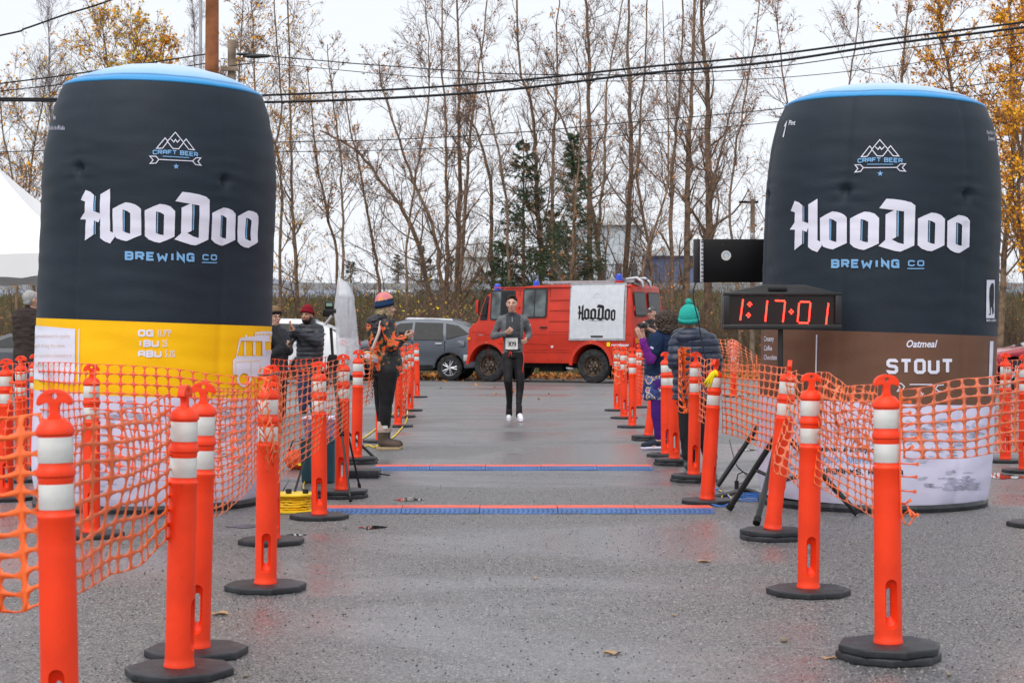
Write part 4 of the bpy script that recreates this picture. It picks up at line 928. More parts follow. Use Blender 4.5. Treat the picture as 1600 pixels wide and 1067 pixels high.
net([(-40,570,205),(0,572,205),(40,566,208)], [(-40,745,205),(0,745,205),(40,740,208)], 7, 12, 'net across the two posts below the man in brown', M['netr'], hole=0.91, amp=.03, seed=4)
net([(330,602,392),(352,606,370),(378,604,345),(405,588,318)], [(330,808,392),(352,800,370),(378,778,345),(400,748,318)], 10, 15, 'crumpled net between the third left post and the corded post', M['netp'], hole=0.90, amp=.03, seed=5, bunch=1)
net([(404,578,322),(416,572,322),(430,582,318),(434,590,312)], [(404,700,322),(414,745,322),(424,700,320),(432,760,312)], 7, 10, 'bunched end of net wound over the corded post', M['netp'], hole=0.84, amp=.04, seed=6, amp2=.012)
net([(430,580,308),(460,578,265),(497,571,236),(520,563,215),(543,560,203)], [(430,768,308),(455,735,265),(492,706,236),(518,692,215),(543,668,203)], 17, 13, 'net from the corded post past the cord reel to the thin tripod', M['netp'], hole=0.92, amp=.03, seed=7, bunch=.6)
net([(425,560,205),(470,562,200),(520,556,195)], [(425,590,205),(470,592,200),(520,590,195)], 12, 3, 'red upper edge of a rear net below the two bystanders', M['netr'], hole=0.88, amp=.02, seed=8)
net([(560,548,150),(574,545,146),(588,548,142)], [(560,640,150),(572,636,146),(584,622,142)], 6, 12, 'net hanging between the wrapped box and the patterned jacket', M['netp'], hole=0.89, amp=.05, seed=9, amp2=.01)
net([(612,556,118),(622,540,116),(634,535,106),(648,540,92)], [(612,600,118),(622,640,116),(632,650,106),(640,610,92)], 8, 12, 'crumpled pale net bundled over the far left row of posts', M['netp'], hole=0.82, amp=.06, seed=10, amp2=.02)
net([(957,545,100),(968,540,102),(984,552,112)], [(957,590,100),(970,600,102),(982,580,112)], 9, 6, 'net bundled over the heads of the three far right posts', M['netp'], hole=0.82, amp=.06, seed=11, amp2=.02)
net([(994,552,116),(1006,548,122),(1022,560,128)], [(994,612,116),(1006,630,122),(1022,628,128)], 7, 12, 'net between the van corner posts and the applauding woman', M['netr'], hole=0.92, amp=.04, seed=12)
net([(1059,546,180),(1068,542,181),(1078,545,180)], [(1060,642,180),(1068,650,181),(1077,642,180)], 3, 9, 'big holed twist of orange net hanging between two right posts', hole=0.66, amp=.05, seed=13)
net([(1090,556,186),(1104,562,195),(1124,560,205)], [(1094,660,186),(1103,664,195),(1112,668,205)], 7, 10, 'net folded before the puffy navy jacket', hole=0.88, amp=.05, seed=14)
net([(1128,568,208),(1150,569,215),(1180,570,226),(1229,573,246)], [(1128,676,208),(1150,682,215),(1176,694,226),(1210,710,244)], 12, 11, 'net from the ribboned post to the leaning post', hole=0.86, amp=.02, seed=15)
net([(1232,574,250),(1243,580,270),(1254,590,300)], [(1214,722,250),(1226,740,270),(1250,762,300)], 6, 12, 'crumpled net between the leaning post and its right neighbour', M['netp'], hole=0.88, amp=.05, seed=16, amp2=.012)
net([(1276,580,315),(1300,588,335),(1335,598,362),(1372,604,395)], [(1252,742,312),(1290,765,335),(1330,790,362),(1368,812,395)], 13, 14, 'doubled net hanging over the white lower part of the right can', M['netp'], hole=0.91, amp=.035, seed=17, bunch=1)
net([(1276,590,320),(1315,604,345),(1368,612,390)], [(1280,690,320),(1315,700,345),(1366,722,390)], 11, 7, 'second layer of crumpled net left of the nearest right post', M['netp'], hole=0.91, amp=.05, seed=18, bunch=1, amp2=.01)
net([(1408,608,395),(1440,604,380),(1490,594,355),(1550,586,330),(1610,574,305),(1680,560,285)], [(1410,716,395),(1445,718,380),(1490,717,355),(1550,712,330),(1610,705,305),(1680,700,285)], 12, 8, 'net running from the nearest right post past the can to the right edge', hole=0.86, amp=.02, seed=19)
net([(1110,526,116),(1150,534,112),(1200,566,108)], [(1112,570,116),(1150,582,112),(1200,590,108)], 14, 8, 'distant sloping net beyond the puffy navy jacket', M['netp'], hole=0.93, amp=.05, seed=20)
net([(1544,556,150),(1571,560,160),(1610,562,172)], [(1544,700,150),(1571,706,160),(1610,715,172)], 14, 12, 'fine red net between the posts at the right edge', M['netr'], hole=0.94, amp=.04, seed=21)
net([(1136,534,80),(1144,530,80),(1156,536,80)], [(1138,580,80),(1146,584,80),(1155,578,80)], 7, 8, 'pale scrap of net wound round the distant post', mat('net_faded', (.9, .30, .22), .6), hole=0.59, amp=.05, seed=22)
# loose snipped ends of net at the nearest right post
ne = empty('net_scraps', W(1408, 700, 399), 'snipped orange net ends sticking out right of the nearest right post', 'net scraps')
for (x0, y0, x1, y1, bendy) in ((1404,629,1422,628,0), (1404,646,1422,645,.0), (1405,666,1424,662,-.004), (1405,685,1432,684,0), (1406,703,1426,698,-.006), (1407,724,1434,725,0), (1407,744,1432,745,0), (1407,766,1430,768,0), (1407,786,1422,782,-.004), (1408,787,1425,806,.02), (1406,810,1434,804,.03)):
    a = W(x0, y0, 400); b_ = W(x1, y1, 404); mid = (a+b_)/2+Vector((0, -.01, bendy)); w1 = .003; up = Vector((0, 0, 1))
    o_ = ne.location; pts = [a, mid, b_-(b_-a)*.12, b_]
    MB().tube([p-o_ for p in pts], [.0032, .0028, .0045, .0085], 6).build('net_end', M['net'], ne, smooth='auto')
MB().tube([W(x, y, 402)-ne.location for x, y in ((1406, 606), (1407, 660), (1406, 720), (1408, 800), (1413, 818), (1420, 820), (1430, 806))], .0035, 6).build('net_edge_cord', M['net'], ne, smooth='auto')
# ------------------------------------------------------------------ timing mats
mblue = mat('mat_blue', (.03, .115, .33), .42, var=.2, scale=6, bump=.2, bscale=40); mred = mat('mat_red', (.78, .10, .05), .5, var=.12)
def timing_mat(x0, x1, y, label, n):
    s = (y-HY)/CH; X0 = (x0-800)/s; X1 = (x1-800)/s; Y = F/s
    q = empty('timing_mat', (X0, Y, 0), label, 'timing mat', 'timing mats laid across the lane'); wd = (X1-X0)/n
    for k in range(n):
        a = k*wd+.002; b_ = (k+1)*wd-.002; dz = .0015*(k % 2)
        MB().prism([(a, 0), (b_, 0), (b_, 1), (a, 1)], 0, 1, fn=lambda x, yy, z: (x, .01+yy*.13, (.004+.026*yy)*z+dz)).build('blue_ramp', mblue, q, bevel=.002, seg=1)
        MB().box(((a+b_)/2, .24, .017+dz), (b_-a, .19, .030)).build('red_panel', mred, q, bevel=.003, seg=1)
        MB().prism([(a, 0), (b_, 0), (b_, 1), (a, 1)], 0, 1, fn=lambda x, yy, z: (x, .338+yy*.12, (.03-.026*yy)*z+dz)).build('blue_ramp', mblue, q, bevel=.002, seg=1)
        rb_ = MB()
        m_ = int((b_-a)/.035)
        for j in range(m_):
            xx = a+.02+j*.035; rb_.tube([(xx, .03, .0125), (xx+.014, .075, .0205), (xx, .12, .029)], .0022, 4)
        rb_.build('tread_rib', mblue, q, smooth='auto')
    return q
timing_mat(503, 1118, 803, 'nearer red and blue timing mat across the whole lane', 5)
timing_mat(583, 1021, 735, 'farther red and blue timing mat across the lane', 5)
# ------------------------------------------------------------------ finish clock on its tripod
cp = W(1222, 515, 225); cl = empty('race_clock', cp, 'black race clock with red digits reading 1:17:01 before the right can', 'clock')
wd, hh = .81, .29
prof = [(-.405, 0), (.405, 0), (.405, .235), (.14, .30), (-.13, .305), (-.405, .245)]
prof = [(-.41, .0), (.41, .0), (.41, .245), (.375, .262), (.16, .312), (-.13, .312), (-.375, .262), (-.41, .245)]
body = MB(); fr = .042
inner = [(-.365, .04), (.365, .04), (.365, .19), (-.365, .19)]
body.prism(prof, .02, .14)
o_ = body.build('housing', M['black'], cl, bevel=.008)
mb = MB()
for a in ((0, .0185, .79, .037), (0, .2475, .79, .025)): mb.box((a[0], -.006, a[1]), (.82, .05, a[3]))
for sx in (-1, 1): mb.box((sx*.3875, -.006, .136), (.045, .0495, .20))
mb.build('bezel', M['black'], cl, bevel=.006)
MB().box((0, .012, .136), (.74, .014, .205)).build('display', mat('clock_display', (.012, .002, .002), .25), cl)
MB().box((-.03, -.008+.02, .282), (.13, .03, .022)).build('carry_handle', M['blackm'], cl, bevel=.006)
led = mat('led_red', (.6, .02, .01), .3, emit=(1, .022, .012, 9)); ledw = mat('led_core', (1, .1, .05), .3, emit=(1, .10, .04, 12))
def leds(pts, name):
    mb = MB()
    for x, z in pts: mb.ell((x, .0035, z), (.0058, .003, .0058), 8)
    mb.build(name, led, cl, smooth=True)
zc = lambda y: CH-(y-HY)/225-cp.z; xc = lambda x: (x-1222)/225
def seg(xa, ya, xb, yb, n): return [(xc(xa+(xb-xa)*k/(n-1)), zc(ya+(yb-ya)*k/(n-1))) for k in range(n)]
def dia(x, y): return [(xc(x-2.4), zc(y)), (xc(x+2.4), zc(y)), (xc(x), zc(y-2.6)), (xc(x), zc(y+2.6))]
leds(seg(1161, 469, 1157, 499, 11), 'digit_one'); leds(dia(1171.5, 475.5)+dia(1169.5, 492.5), 'colon'); leds(seg(1199, 471, 1196, 501, 11), 'digit_one')
leds(seg(1212.5, 469.6, 1225.5, 470.2, 6)+seg(1226.8, 473, 1223.5, 502, 10), 'digit_seven'); leds(dia(1236.5, 487), 'separator_dot')
leds(seg(1251.5, 471.5, 1264.5, 471.8, 6)+seg(1248.7, 474.5, 1246.5, 501.5, 10)+seg(1266.4, 474.5, 1264, 501.5, 10)+seg(1249.5, 504.3, 1262, 504.8, 6), 'digit_zero'); leds(seg(1294.5, 475, 1291, 505.5, 11), 'digit_one')
MB().bar((0, .08, 0), (0, .08, -cp.z+.42), .019, 12).build('pole', M['black'], cl, smooth='auto')
def legs(par, hub, feet, r, mid=.5, m='black'):
    hub = Vector(hub)
    for f_ in feet:
        f_ = Vector(f_); MB().bar(hub, f_, r, 10).build('leg', M[m], par, smooth='auto')
        MB().bar(f_+(hub-f_)*.0, f_+(hub-f_)*.05, r*1.25, 10).build('foot', M['blackm'], par, smooth='auto')
    lo = hub-Vector((0, 0, (hub.z-Vector(feet[0]).z)*.62))
    for f_ in feet: MB().bar(lo, hub+(Vector(f_)-hub)*mid, r*.6, 8).build('brace', M[m], par, smooth='auto')
base = cp.copy(); g1 = G(1139, 799)-cp; g2 = G(1182, 822)-cp; g3 = G(1340, 807)-cp
MB().lathe([(.03, -.04), (.036, -.03), (.036, .05), (.026, .07)], 12, c=(0, .08, -cp.z+.72)).build('collar', M['blackm'], cl, smooth='auto')
legs(cl, (0, .08, -cp.z+.60), [g1+Vector((0, 0, .02)), g2+Vector((0, 0, .02)), g3+Vector((0, 0, .02))], .021)
# black display panel on its stand behind the can
pn = W(1147, 443, 192); pq = empty('display_panel', pn, 'back of a black rectangular screen with a round white sticker left of the right can', 'screen')
PW = 1.02; PX = -.28
MB().box((PX+.02+PW/2, .04, .185), (PW, .075, .352)).build('panel_back', mat('gloss_black', (.004, .004, .005), .35, var=.2, spec=.2), pq, bevel=.004)
MB().box((PX-.018, .05, .185), (.055, .06, .352)).build('side_frame', M['black'], pq, bevel=.004)
MB().box((PX+.016, -.003, .18), (.026, .014, .335)).build('connector_strip', M['vwhite'], pq, bevel=.002)
for k in range(11):
    MB().box((PX+.020, -.0135, .03+k*.031), (.020 if k % 3 else .010, .008, .008)).build('socket', M['black'], pq)
MB().bar((PX+.215, 0, .227), (PX+.215, -.004, .227), .040, 24).build('sticker', M['band'], pq)
decal('sticker_mark', [strip([(PX+.215+.022*math.cos(k*PI/8), .227+.022*math.sin(k*PI/8)) for k in range(12)], .006)], lambda x, z, o: (x, -.0045-o*.2, z), M['lblue'], pq, 0, .003, world=False)
decal('screw', [star(PX+.185, .315, .003)[0]], lambda x, z, o: (x, -.0005-o, z), M['steel'], pq, 0, .003, world=False)
MB().bar((.42, .11, .1), (.42, .11, -pn.z+.45), .02, 10).build('stand_pole', M['black'], pq, smooth='auto')
hubx = .30; h_ = (G(1121, 763)-pn)
MB().bar((.42, .11, -pn.z+.82), h_+Vector((0, 0, .02)), .02, 10).build('leg', M['black'], pq, smooth='auto')
MB().bar((.42, .11, -pn.z+.82), (.85, .5, -pn.z+.02), .02, 10).build('leg', M['black'], pq, smooth='auto')
MB().bar((.42, .11, -pn.z+.82), (.35, .75, -pn.z+.02), .02, 10).build('leg', M['black'], pq, smooth='auto')
MB().bar((.42, .11, -pn.z+.37), (h_+Vector((.42, .11, -pn.z+.82)))/2, .011, 8).build('brace', M['black'], pq, smooth='auto')
cab = lambda pts, r, m, lab, cat='cable', nm='cable': tag_c(pts, r, m, lab, cat, nm)
def tag_c(pts, r, m, lab, cat, nm):
    P = []
    for i in range(len(pts)-1):
        p0 = pts[max(i-1, 0)]; p1 = pts[i]; p2 = pts[i+1]; p3 = pts[min(i+2, len(pts)-1)]
        for k in range(6):
            t = k/6; P.append(.5*((2*p1)+(p2-p0)*t+(2*p0-5*p1+4*p2-p3)*t*t+(-p0+3*p1-3*p2+p3)*t**3))
    P.append(pts[-1]); e = P[0]; o = MB().tube([p-e for p in P], r, 6).build(nm, m, smooth=True); o.location = e; return tag(o, lab, cat)
cab([W(x, y, 190) for x, y in ((1104,434),(1094,436),(1086,445),(1083,462),(1086,480),(1091,500),(1094,520),(1098,540),(1102,560),(1106,600))], .0055, M['black'], 'black cable hanging in a loop from the black screen')
def gz(x, y, z=.012): v = G(x, y); v.z = z; return v
cab([gz(1140,728,.25), gz(1150,742,.1), gz(1163,742,.02), gz(1170,752,.02), gz(1150,760)], .006, M['black'], 'black cable drooping between the tripod legs to the ground')
pl = empty('power_plug', gz(1151, 764, .0), 'black power plug standing on the asphalt by the tripod leg', 'plug')
MB().bar((0, 0, .0), (0, 0, .07), .018, 10).build('plug_body', M['black'], pl, smooth='auto'); MB().tube([(0, 0, .07), (.01, 0, .12), (.05, 0, .14), (.1, 0, .12)], .006, 6).build('plug_cord', M['black'], pl, smooth='auto')
blc = mat('blue_cable', (.01, .17, .62), .4); yc = mat('yellow_cable', (.90, .55, .01), .5); yrope = mat('yellow_rope', (.85, .60, .06), .8)
cab([gz(1112,790), gz(1128,793), gz(1142,786), gz(1136,775), gz(1120,766), gz(1104,764)], .006, blc, 'blue cable curving from the near mat end round the ribboned post base')
cb = empty('cable_coil', gz(1172, 782, .01), 'loose coil of blue cable on the ground by the tripod', 'cable coil'); 
for k in range(4):
    MB().tube([((.11+.02*k)*math.cos(a*PI/10+k)+.03*k, (.16-.03*k)*math.sin(a*PI/10+k)+.03*k, .004+.010*k) for a in range(21)], .0045, 6).build('coil_loop', blc, cb, smooth=True)
cab([gz(1124,768), gz(1136,774), gz(1143,783), gz(1128,780), gz(1133,771)], .006, yc, 'short yellow cable loop beside the blue cable')
cab([gz(1090,783), gz(1130,776), gz(1165,768), gz(1190,776)], .02, M['black'], 'flat black cable cover behind the ribboned post base')
# ------------------------------------------------------------------ things on the left: tripod, bin, reel, wrapped box
tp = empty('camera_tripod', G(548, 775), 'thin black tripod carrying a small camera above the teal bin', 'tripod'); t0 = tp.location
s_ = F/t0.y; lx = lambda x, y: Vector(((x-548)/s_, 0, CH-(y-HY)/s_))
hub = lx(520, 560)
MB().bar(lx(517, 512), hub, .012, 8).build('centre_column', M['black'], tp, smooth='auto')
MB().tube([hub+Vector((0, 0, .03)), hub, hub-Vector((0, 0, .12))], [.03, .045, .05], 10).build('hub_cap', M['blackm'], tp, smooth='auto')
for f_ in (G(548, 786)-t0, G(562, 764)-t0, G(452, 800)-t0, ):
    a = hub-Vector((0, 0, .05)); b2 = f_+Vector((0, 0, .015)); m1 = a+(b2-a)*.5
    lg = MB().bar(a, m1, .014, 8).build('leg', M['black'], tp, smooth='auto'); MB().bar(m1, b2, .009, 8).build('lower_leg', M['black'], lg, smooth='auto')
    MB().bar(m1-(b2-a)*.02, m1+(b2-a)*.03, .019, 8).build('leg_clamp', M['blackm'], lg, smooth='auto'); MB().bar(b2, b2+(a-b2)*.03, .014, 8).build('foot', M['blackm'], lg, smooth='auto')
MB().bar(hub-Vector((0, 0, .38)), hub-Vector((.09, 0, .55)), .006, 6).build('brace', M['steel'], tp, smooth='auto')
cm_ = empty('camera', t0+lx(515, 497), 'small black camera with a lit rear screen on the thin tripod', 'camera')
MB().box((0, 0, .10), (.068, .06, .062)).build('camera_body', M['black'], cm_, bevel=.008); MB().box((.0, -.034, .104), (.046, .012, .024)).build('camera_screen', mat('lcd', (.1, .16, .13), .2, emit=(.25, .4, .32, .35)), cm_)
MB().box((0, 0, .055), (.10, .05, .034)).build('cradle', M['black'], cm_, bevel=.006); MB().box((-.015, 0, .028), (.075, .06, .035)).build('tripod_head', M['blackm'], cm_, bevel=.008)
MB().bar((.02, -.03, .02), (-.03, -.04, -.05), .012, 8).build('pan_handle', M['steel'], cm_, smooth='auto')
tealm = mat('bin_teal', (.035, .115, .155), .45, var=.12, bump=.05); lidp = mat('bin_lilac', (.52, .36, .60), .25, trans=.35, var=.1)
bn = empty('storage_bin', G(500, 752), 'teal plastic storage bin behind the orange posts', 'storage bin')
def tubbin(q, m, w0, w1, d0, h, name='tub', z0=0):
    vs = []; 
    for wx, dy, z in ((w0*.93, d0*.92, z0), (w0, d0, z0+.02), (w1, d0*1.05, z0+h-.03), (w1*1.05, d0*1.1, z0+h-.03), (w1*1.05, d0*1.1, z0+h)):
        vs += [(-wx/2, -dy/2, z), (wx/2, -dy/2, z), (wx/2, dy/2, z), (-wx/2, dy/2, z)]
    return MB().add(vs, [(i*4+k, i*4+(k+1) % 4, i*4+4+(k+1) % 4, i*4+4+k) for i in range(4) for k in range(4)]+[(3, 2, 1, 0), (16, 17, 18, 19)]).build(name, m, q, bevel=.008)
tubbin(bn, tealm, .27, .29, .4, .38)
for k in (-.06, .07): MB().box((k, -.215, .21), (.012, .02, .30)).build('moulded_rib', tealm, bn, bevel=.003)
b2 = empty('storage_bin', G(503, 752)+Vector((0, 0, .383)), 'translucent lilac storage box standing on the teal bin', 'storage box')
tubbin(b2, lidp, .25, .27, .36, .15, 'tub'); MB().box((0, 0, .163), (.31, .42, .022)).build('lid', M['whitef'], b2, bevel=.006)
ob = empty('orange_bag', G(462, 733), 'orange bag with a yellow tag left of the teal bin', 'bag')
o = link('bag_body', remesh(MB().ell((0, 0, .09), (.11, .1, .1), 14).ell((.08, 0, .07), (.07, .08, .075), 12), .012, 4, .008, .06), mat('bag_orange', (.80, .09, .02), .6), ob)
MB().box((.06, -.115, .055), (.05, .008, .022)).build('tag', ybm, ob); MB().tube([(-.06, 0, .17), (-.03, 0, .26), (.04, 0, .26), (.06, 0, .17)], .008, 6).build('strap', M['blackm'], ob, smooth=True)
rl = empty('cord_reel', G(457, 799), 'yellow extension cord wound on a flat reel', 'cord reel'); ym = mat('reel_yellow', (.92, .62, .02), .45)
MB().lathe([(.0, 0), (.15, 0), (.175, .005), (.175, .014), (.15, .018), (0, .018)], 28).build('lower_disc', ym, rl, smooth='auto')
MB().lathe([(.0, .115), (.15, .115), (.165, .12), (.165, .13), (.15, .134), (0, .134)], 28).build('upper_disc', ym, rl, smooth='auto')
for j in range(5):
    for k in range(3):
        rr = .105+.014*k-(.008 if j in (0, 4) else 0); MB().tube([((rr+rng.normal(0, .004))*math.cos(a*PI/14), (rr+rng.normal(0, .004))*math.sin(a*PI/14), .03+j*.018+rng.normal(0, .003)) for a in range(29)], .0085, 6).build('cord_turn', yc, rl, smooth=True)
for xx in (-.02, .10): MB().lathe([(.012, 0), (.022, .004), (.022, .03), (.014, .034)], 10, c=(xx, -.06, .134)).build('knob', M['black'], rl, smooth='auto')
cab([gz(478,775), gz(474,760), gz(481,745), gz(475,735), gz(486,742), gz(492,765)], .006, yc, 'tangled yellow cord end rising behind the reel')
cab([W(400,766,312), W(418,780,300), gz(436,789,.06), gz(446,780,.1), gz(452,776,.13)], .004, M['black'], 'thin black cord looping from the net to the cord reel')
cab([W(404,586,322), W(418,586,328), W(436,582,310)], .004, M['black'], 'short black tie cord at the top of the corded post')
ropep = [gz(x, y) for x, y in ((562,703),(575,697),(585,700),(596,694),(606,690),(617,682),(625,673),(632,664),(636,655),(637,640),(637,632))]
cab(ropep, .009, yrope, 'yellow rope lying on the asphalt past the boots', 'rope', 'rope'); cab([gz(x, y) for x, y in ((560,690),(570,684),(580,677),(590,668),(603,655),(625,640))], .008, yrope, 'farther yellow rope strand behind the person in the patterned jacket', 'rope', 'rope')
tag(MB().box((0, 0, .014), (.09, .2, .026)).build('cone_foot', mat('green_cap', (.02, .6, .15), .4), bevel=.005), 'small bright green and blue item on the ground by the far left posts', 'marker').location = G(643, 634)
bx = empty('floor_box', G(567, 745), 'low black electronics box beside the end of the farther mat', 'box')
MB().box((0, 0, .035), (.30, .3, .07)).build('box_body', M['rubber'], bx, bevel=.01); MB().bar((.15, -.02, .03), (.24, -.06, .02), .008, 6).build('box_cable', M['black'], bx)
# plastic wrapped antenna box
pw = empty('wrapped_antenna', G(543, 722), 'tall antenna box wrapped in clear plastic sheeting', 'wrapped box'); s2 = (722-HY)/CH
mb = MB(); rows = [(549, 570, .02, 586), (541, 569, .05, 578), (526, 562, .10, 560), (524, 559, .11, 520), (522, 556, .11, 480), (524, 554, .10, 462), (526, 545, .05, 445), (528, 531, .015, 433)]
vs = []; n = 40
rows2 = []
for i in range(len(rows)-1):
    for k in range(5):
        t = k/5; rows2.append([rows[i][j]*(1-t)+rows[i+1][j]*t for j in range(4)])
rows2.append(list(rows[-1]))
for (xa, xb, dp, yy) in rows2:
    for k in range(n):
        a = 2*PI*k/n; c_ = abs(math.cos(a))**.6*(1 if math.cos(a) > 0 else -1); d_ = abs(math.sin(a))**.6*(1 if math.sin(a) > 0 else -1)
        fold = 1+.10*mnoise.noise((a*2.2, yy*.012, 1))-.16*abs(mnoise.noise((a*5, yy*.02, 4)))-.10*abs(mnoise.noise((a*9, yy*.07, 8)))
        x = (xa+xb)/2+(xb-xa)/2*c_*fold; vs.append(((x-543)/s2, dp*d_*fold, CH-(yy-HY)/s2+.01*mnoise.noise((a*3, yy*.1, 2))))
m_ = len(rows2)
plast = mat('clear_plastic_sheet', (.80, .82, .88), .22, var=.06, scale=9, bump=1, bscale=14, coat=.7, alpha=.5)
MB().add(vs, [(i*n+k, i*n+(k+1) % n, (i+1)*n+(k+1) % n, (i+1)*n+k) for i in range(m_-1) for k in range(n)]+[tuple(range(n))[::-1], tuple((m_-1)*n+k for k in range(n))]).build('plastic_wrap', plast, pw, smooth=True)
MB().box(((541-543)/s2, 0, CH-(490-HY)/s2), (.13, .09, .48)).build('antenna_panel', M['steel'], pw, bevel=.01); MB().bar((0, 0, .02), (0, 0, 1.15), .02, 8).build('antenna_pole', M['steel'], pw)
MB().box(((545-543)/s2, -.055, CH-(493-HY)/s2), (.010, .012, .34)).build('antenna_slot', M['black'], pw)
for a in (0, 2.1, 4.2): MB().bar((0, 0, .3), (.3*math.cos(a), .3*math.sin(a), .012), .014, 8).build('leg', M['black'], pw)
# ------------------------------------------------------------------ white canopy
cv = mat('canopy_white', (.80, .80, .80), .6, var=.03, scale=1, bump=.2, bscale=4)
T0 = Vector(((-60-800)/120, F/120+1.4, 0)); cn = empty('canopy_tent', T0, 'white pop-up canopy at the left edge behind the left can', 'canopy')
hw = 1.75; ez = 2.33; az = 3.62
def canopy_fn():
    mb = MB(); n = 16
    cor = [(-hw, -hw), (hw, -hw), (hw, hw), (-hw, hw)]
    for q_ in range(4):
        a = Vector((*cor[q_], ez)); b_ = Vector((*cor[(q_+1) % 4], ez)); ap = Vector((0, 0, az)); vs = []
        for i in range(n+1):
            for j in range(n+1):
                u = j/n; v = i/n; p = (a*(1-u)+b_*u)*(1-v)+ap*v; p.z -= .26*math.sin(PI*v)*(.6+.4*math.sin(PI*u)); p.z -= .05*math.sin(PI*u)*(1-v); vs.append(p)
        mb.add(vs, [(i*(n+1)+j, i*(n+1)+j+1, (i+1)*(n+1)+j+1, (i+1)*(n+1)+j) for i in range(n) for j in range(n)])
    return mb
canopy_fn().build('roof', cv, cn, smooth='auto')
for k in range(4):
    ca = [(-hw, -hw), (hw, -hw), (hw, hw), (-hw, hw)]; a = Vector((*ca[k], 0)); b_ = Vector((*ca[(k+1) % 4], 0)); mb = MB(); vs = []; n = 20
    for j in range(n+1):
        u = j/n; p = a*(1-u)+b_*u; zz = ez-.05*math.sin(PI*u); vs += [(p.x, p.y, zz), (p.x, p.y, zz-.30+.015*math.sin(u*40))]
    mb.add(vs, [(2*j, 2*j+1, 2*j+3, 2*j+2) for j in range(n)]).build('valance', cv, cn, smooth=True)
for sx, sy in ((-1, -1), (1, -1), (1, 1), (-1, 1)): MB().bar((sx*(hw-.05), sy*(hw-.05), 0), (sx*(hw-.05), sy*(hw-.05), ez-.05), .022, 8).build('leg', M['steel'], cn, smooth='auto')
MB().box((0, -hw+.05, ez-.32), (hw*2-.1, .02, .03)).build('cross_bar', M['steel'], cn); MB().box((hw-.05, 0, ez-.32), (.02, hw*2-.1, .03)).build('cross_bar', M['steel'], cn)
# ------------------------------------------------------------------ red fire van
al = R(27); v0 = Vector(((989-800)/62.0, F/62.0, 0))      # near rear corner
vq = empty('fire_van', v0, 'red retired fire brigade van with a white shutter and blue roof lamps', 'van', rz=-al)
L = 4.72; WD = 2.05; ZB = .50; ZT = 2.50
def rp(pts): return pts
arch = lambda cx, r, z0: [(cx+r*math.cos(a), z0+r*math.sin(a)*1.0) for a in [PI*k/12 for k in range(13)]][::-1]
# local x runs from the rear corner (0) forward (negative); near side is y=0
fx = -L+.58; rx = -1.14; rw = .44
bodyp = [(0, ZB+.02), (-.0, 1.2), (-.03, 1.75), (-.10, ZT-.05), (-.22, ZT+.02), (-2.4, ZT+.03), (-3.6, ZT-.04), (-4.12, ZT-.18), (-4.24, 2.22), (-4.44, 1.58), (-4.60, 1.50), (-4.70, 1.38), (-4.74, 1.05), (-4.74, .62), (-4.70, .52)]
bodyp = bodyp[:15]+[(fx-.56, .52)]+[(fx+.53*math.cos(a), .44+.56*math.sin(a)) for a in [PI-.14-k*(PI-.28)/12 for k in range(13)]]+[(fx+.56, ZB)]+[(rx-.56, ZB)]+[(rx+.53*math.cos(a), .44+.56*math.sin(a)) for a in [PI-.1-k*(PI-.2)/12 for k in range(13)]]+[(rx+.56, ZB)]
def tumble(x, y, z):
    k = max(0, (z-1.55)/1.0); ins = .11*k**1.6
    return (x, y+ins*(1 if y < WD/2 else -1), z)
def vanbody():
    mb = MB(); n = len(bodyp); nodes_ = [0, .0, WD]
    mb.prism(bodyp, 0, WD, fn=tumble)
    return mb
o = vanbody().build('body', M['vred'], vq, bevel=.035, seg=3)
def side(name, pts, m, y=-.006, th=.012, bevel_=.004, parent=vq):   # panel on the near side following the tumblehome
    return MB().prism(pts, y, y+th, fn=lambda x, yy, z: (x, yy+.11*max(0, (z-1.55))**1.6, z)).build(name, m, parent, bevel=bevel_, seg=1)
px = lambda p: -(989-p)/ (255/4.72)           # photo column on the side -> local x
pz = lambda y, s=61: CH-(y-HY)/s
def rrect(x0, x1, z0, z1, r=.05, n=3):
    p = []
    for cx, cz, a0 in ((x1-r, z1-r, 0), (x0+r, z1-r, PI/2), (x0+r, z0+r, PI), (x1-r, z0+r, 3*PI/2)):
        for k in range(n+1): a = a0+PI/2*k/n; p.append((cx+r*math.cos(a), cz+r*math.sin(a)))
    return p
for nm, a, b_, t, bt, g in (('front_side_window', 769, 808, 452, 500, 'glass'), ('middle_side_window', 820, 858, 450, 496.5, 'glassl')):
    w_ = side(nm, rrect(px(a), px(b_), pz(bt), pz(t), .07), M['black'], -.008, .016, 0)
    side('pane', rrect(px(a)+.04, (px(a)+px(b_))/2-.015 if nm[0] == 'm' else px(a)+.30, pz(bt)+.04, pz(t)-.04, .04), M['glassl'], -.0115, .006, 0, w_)
    side('pane', rrect((px(a)+px(b_))/2+.015 if nm[0] == 'm' else px(a)+.33, px(b_)-.04, pz(bt)+.04, pz(t)-.04, .04), M['glass'] if nm[0] == 'f' else M['glassl'], -.0115, .006, 0, w_)
side('quarter_window', [(-4.37, 1.62), (-4.16, 1.62), (-4.12, 2.24), (-4.19, 2.26), (-4.30, 1.95)], M['glass'], -.010, .014, .003)
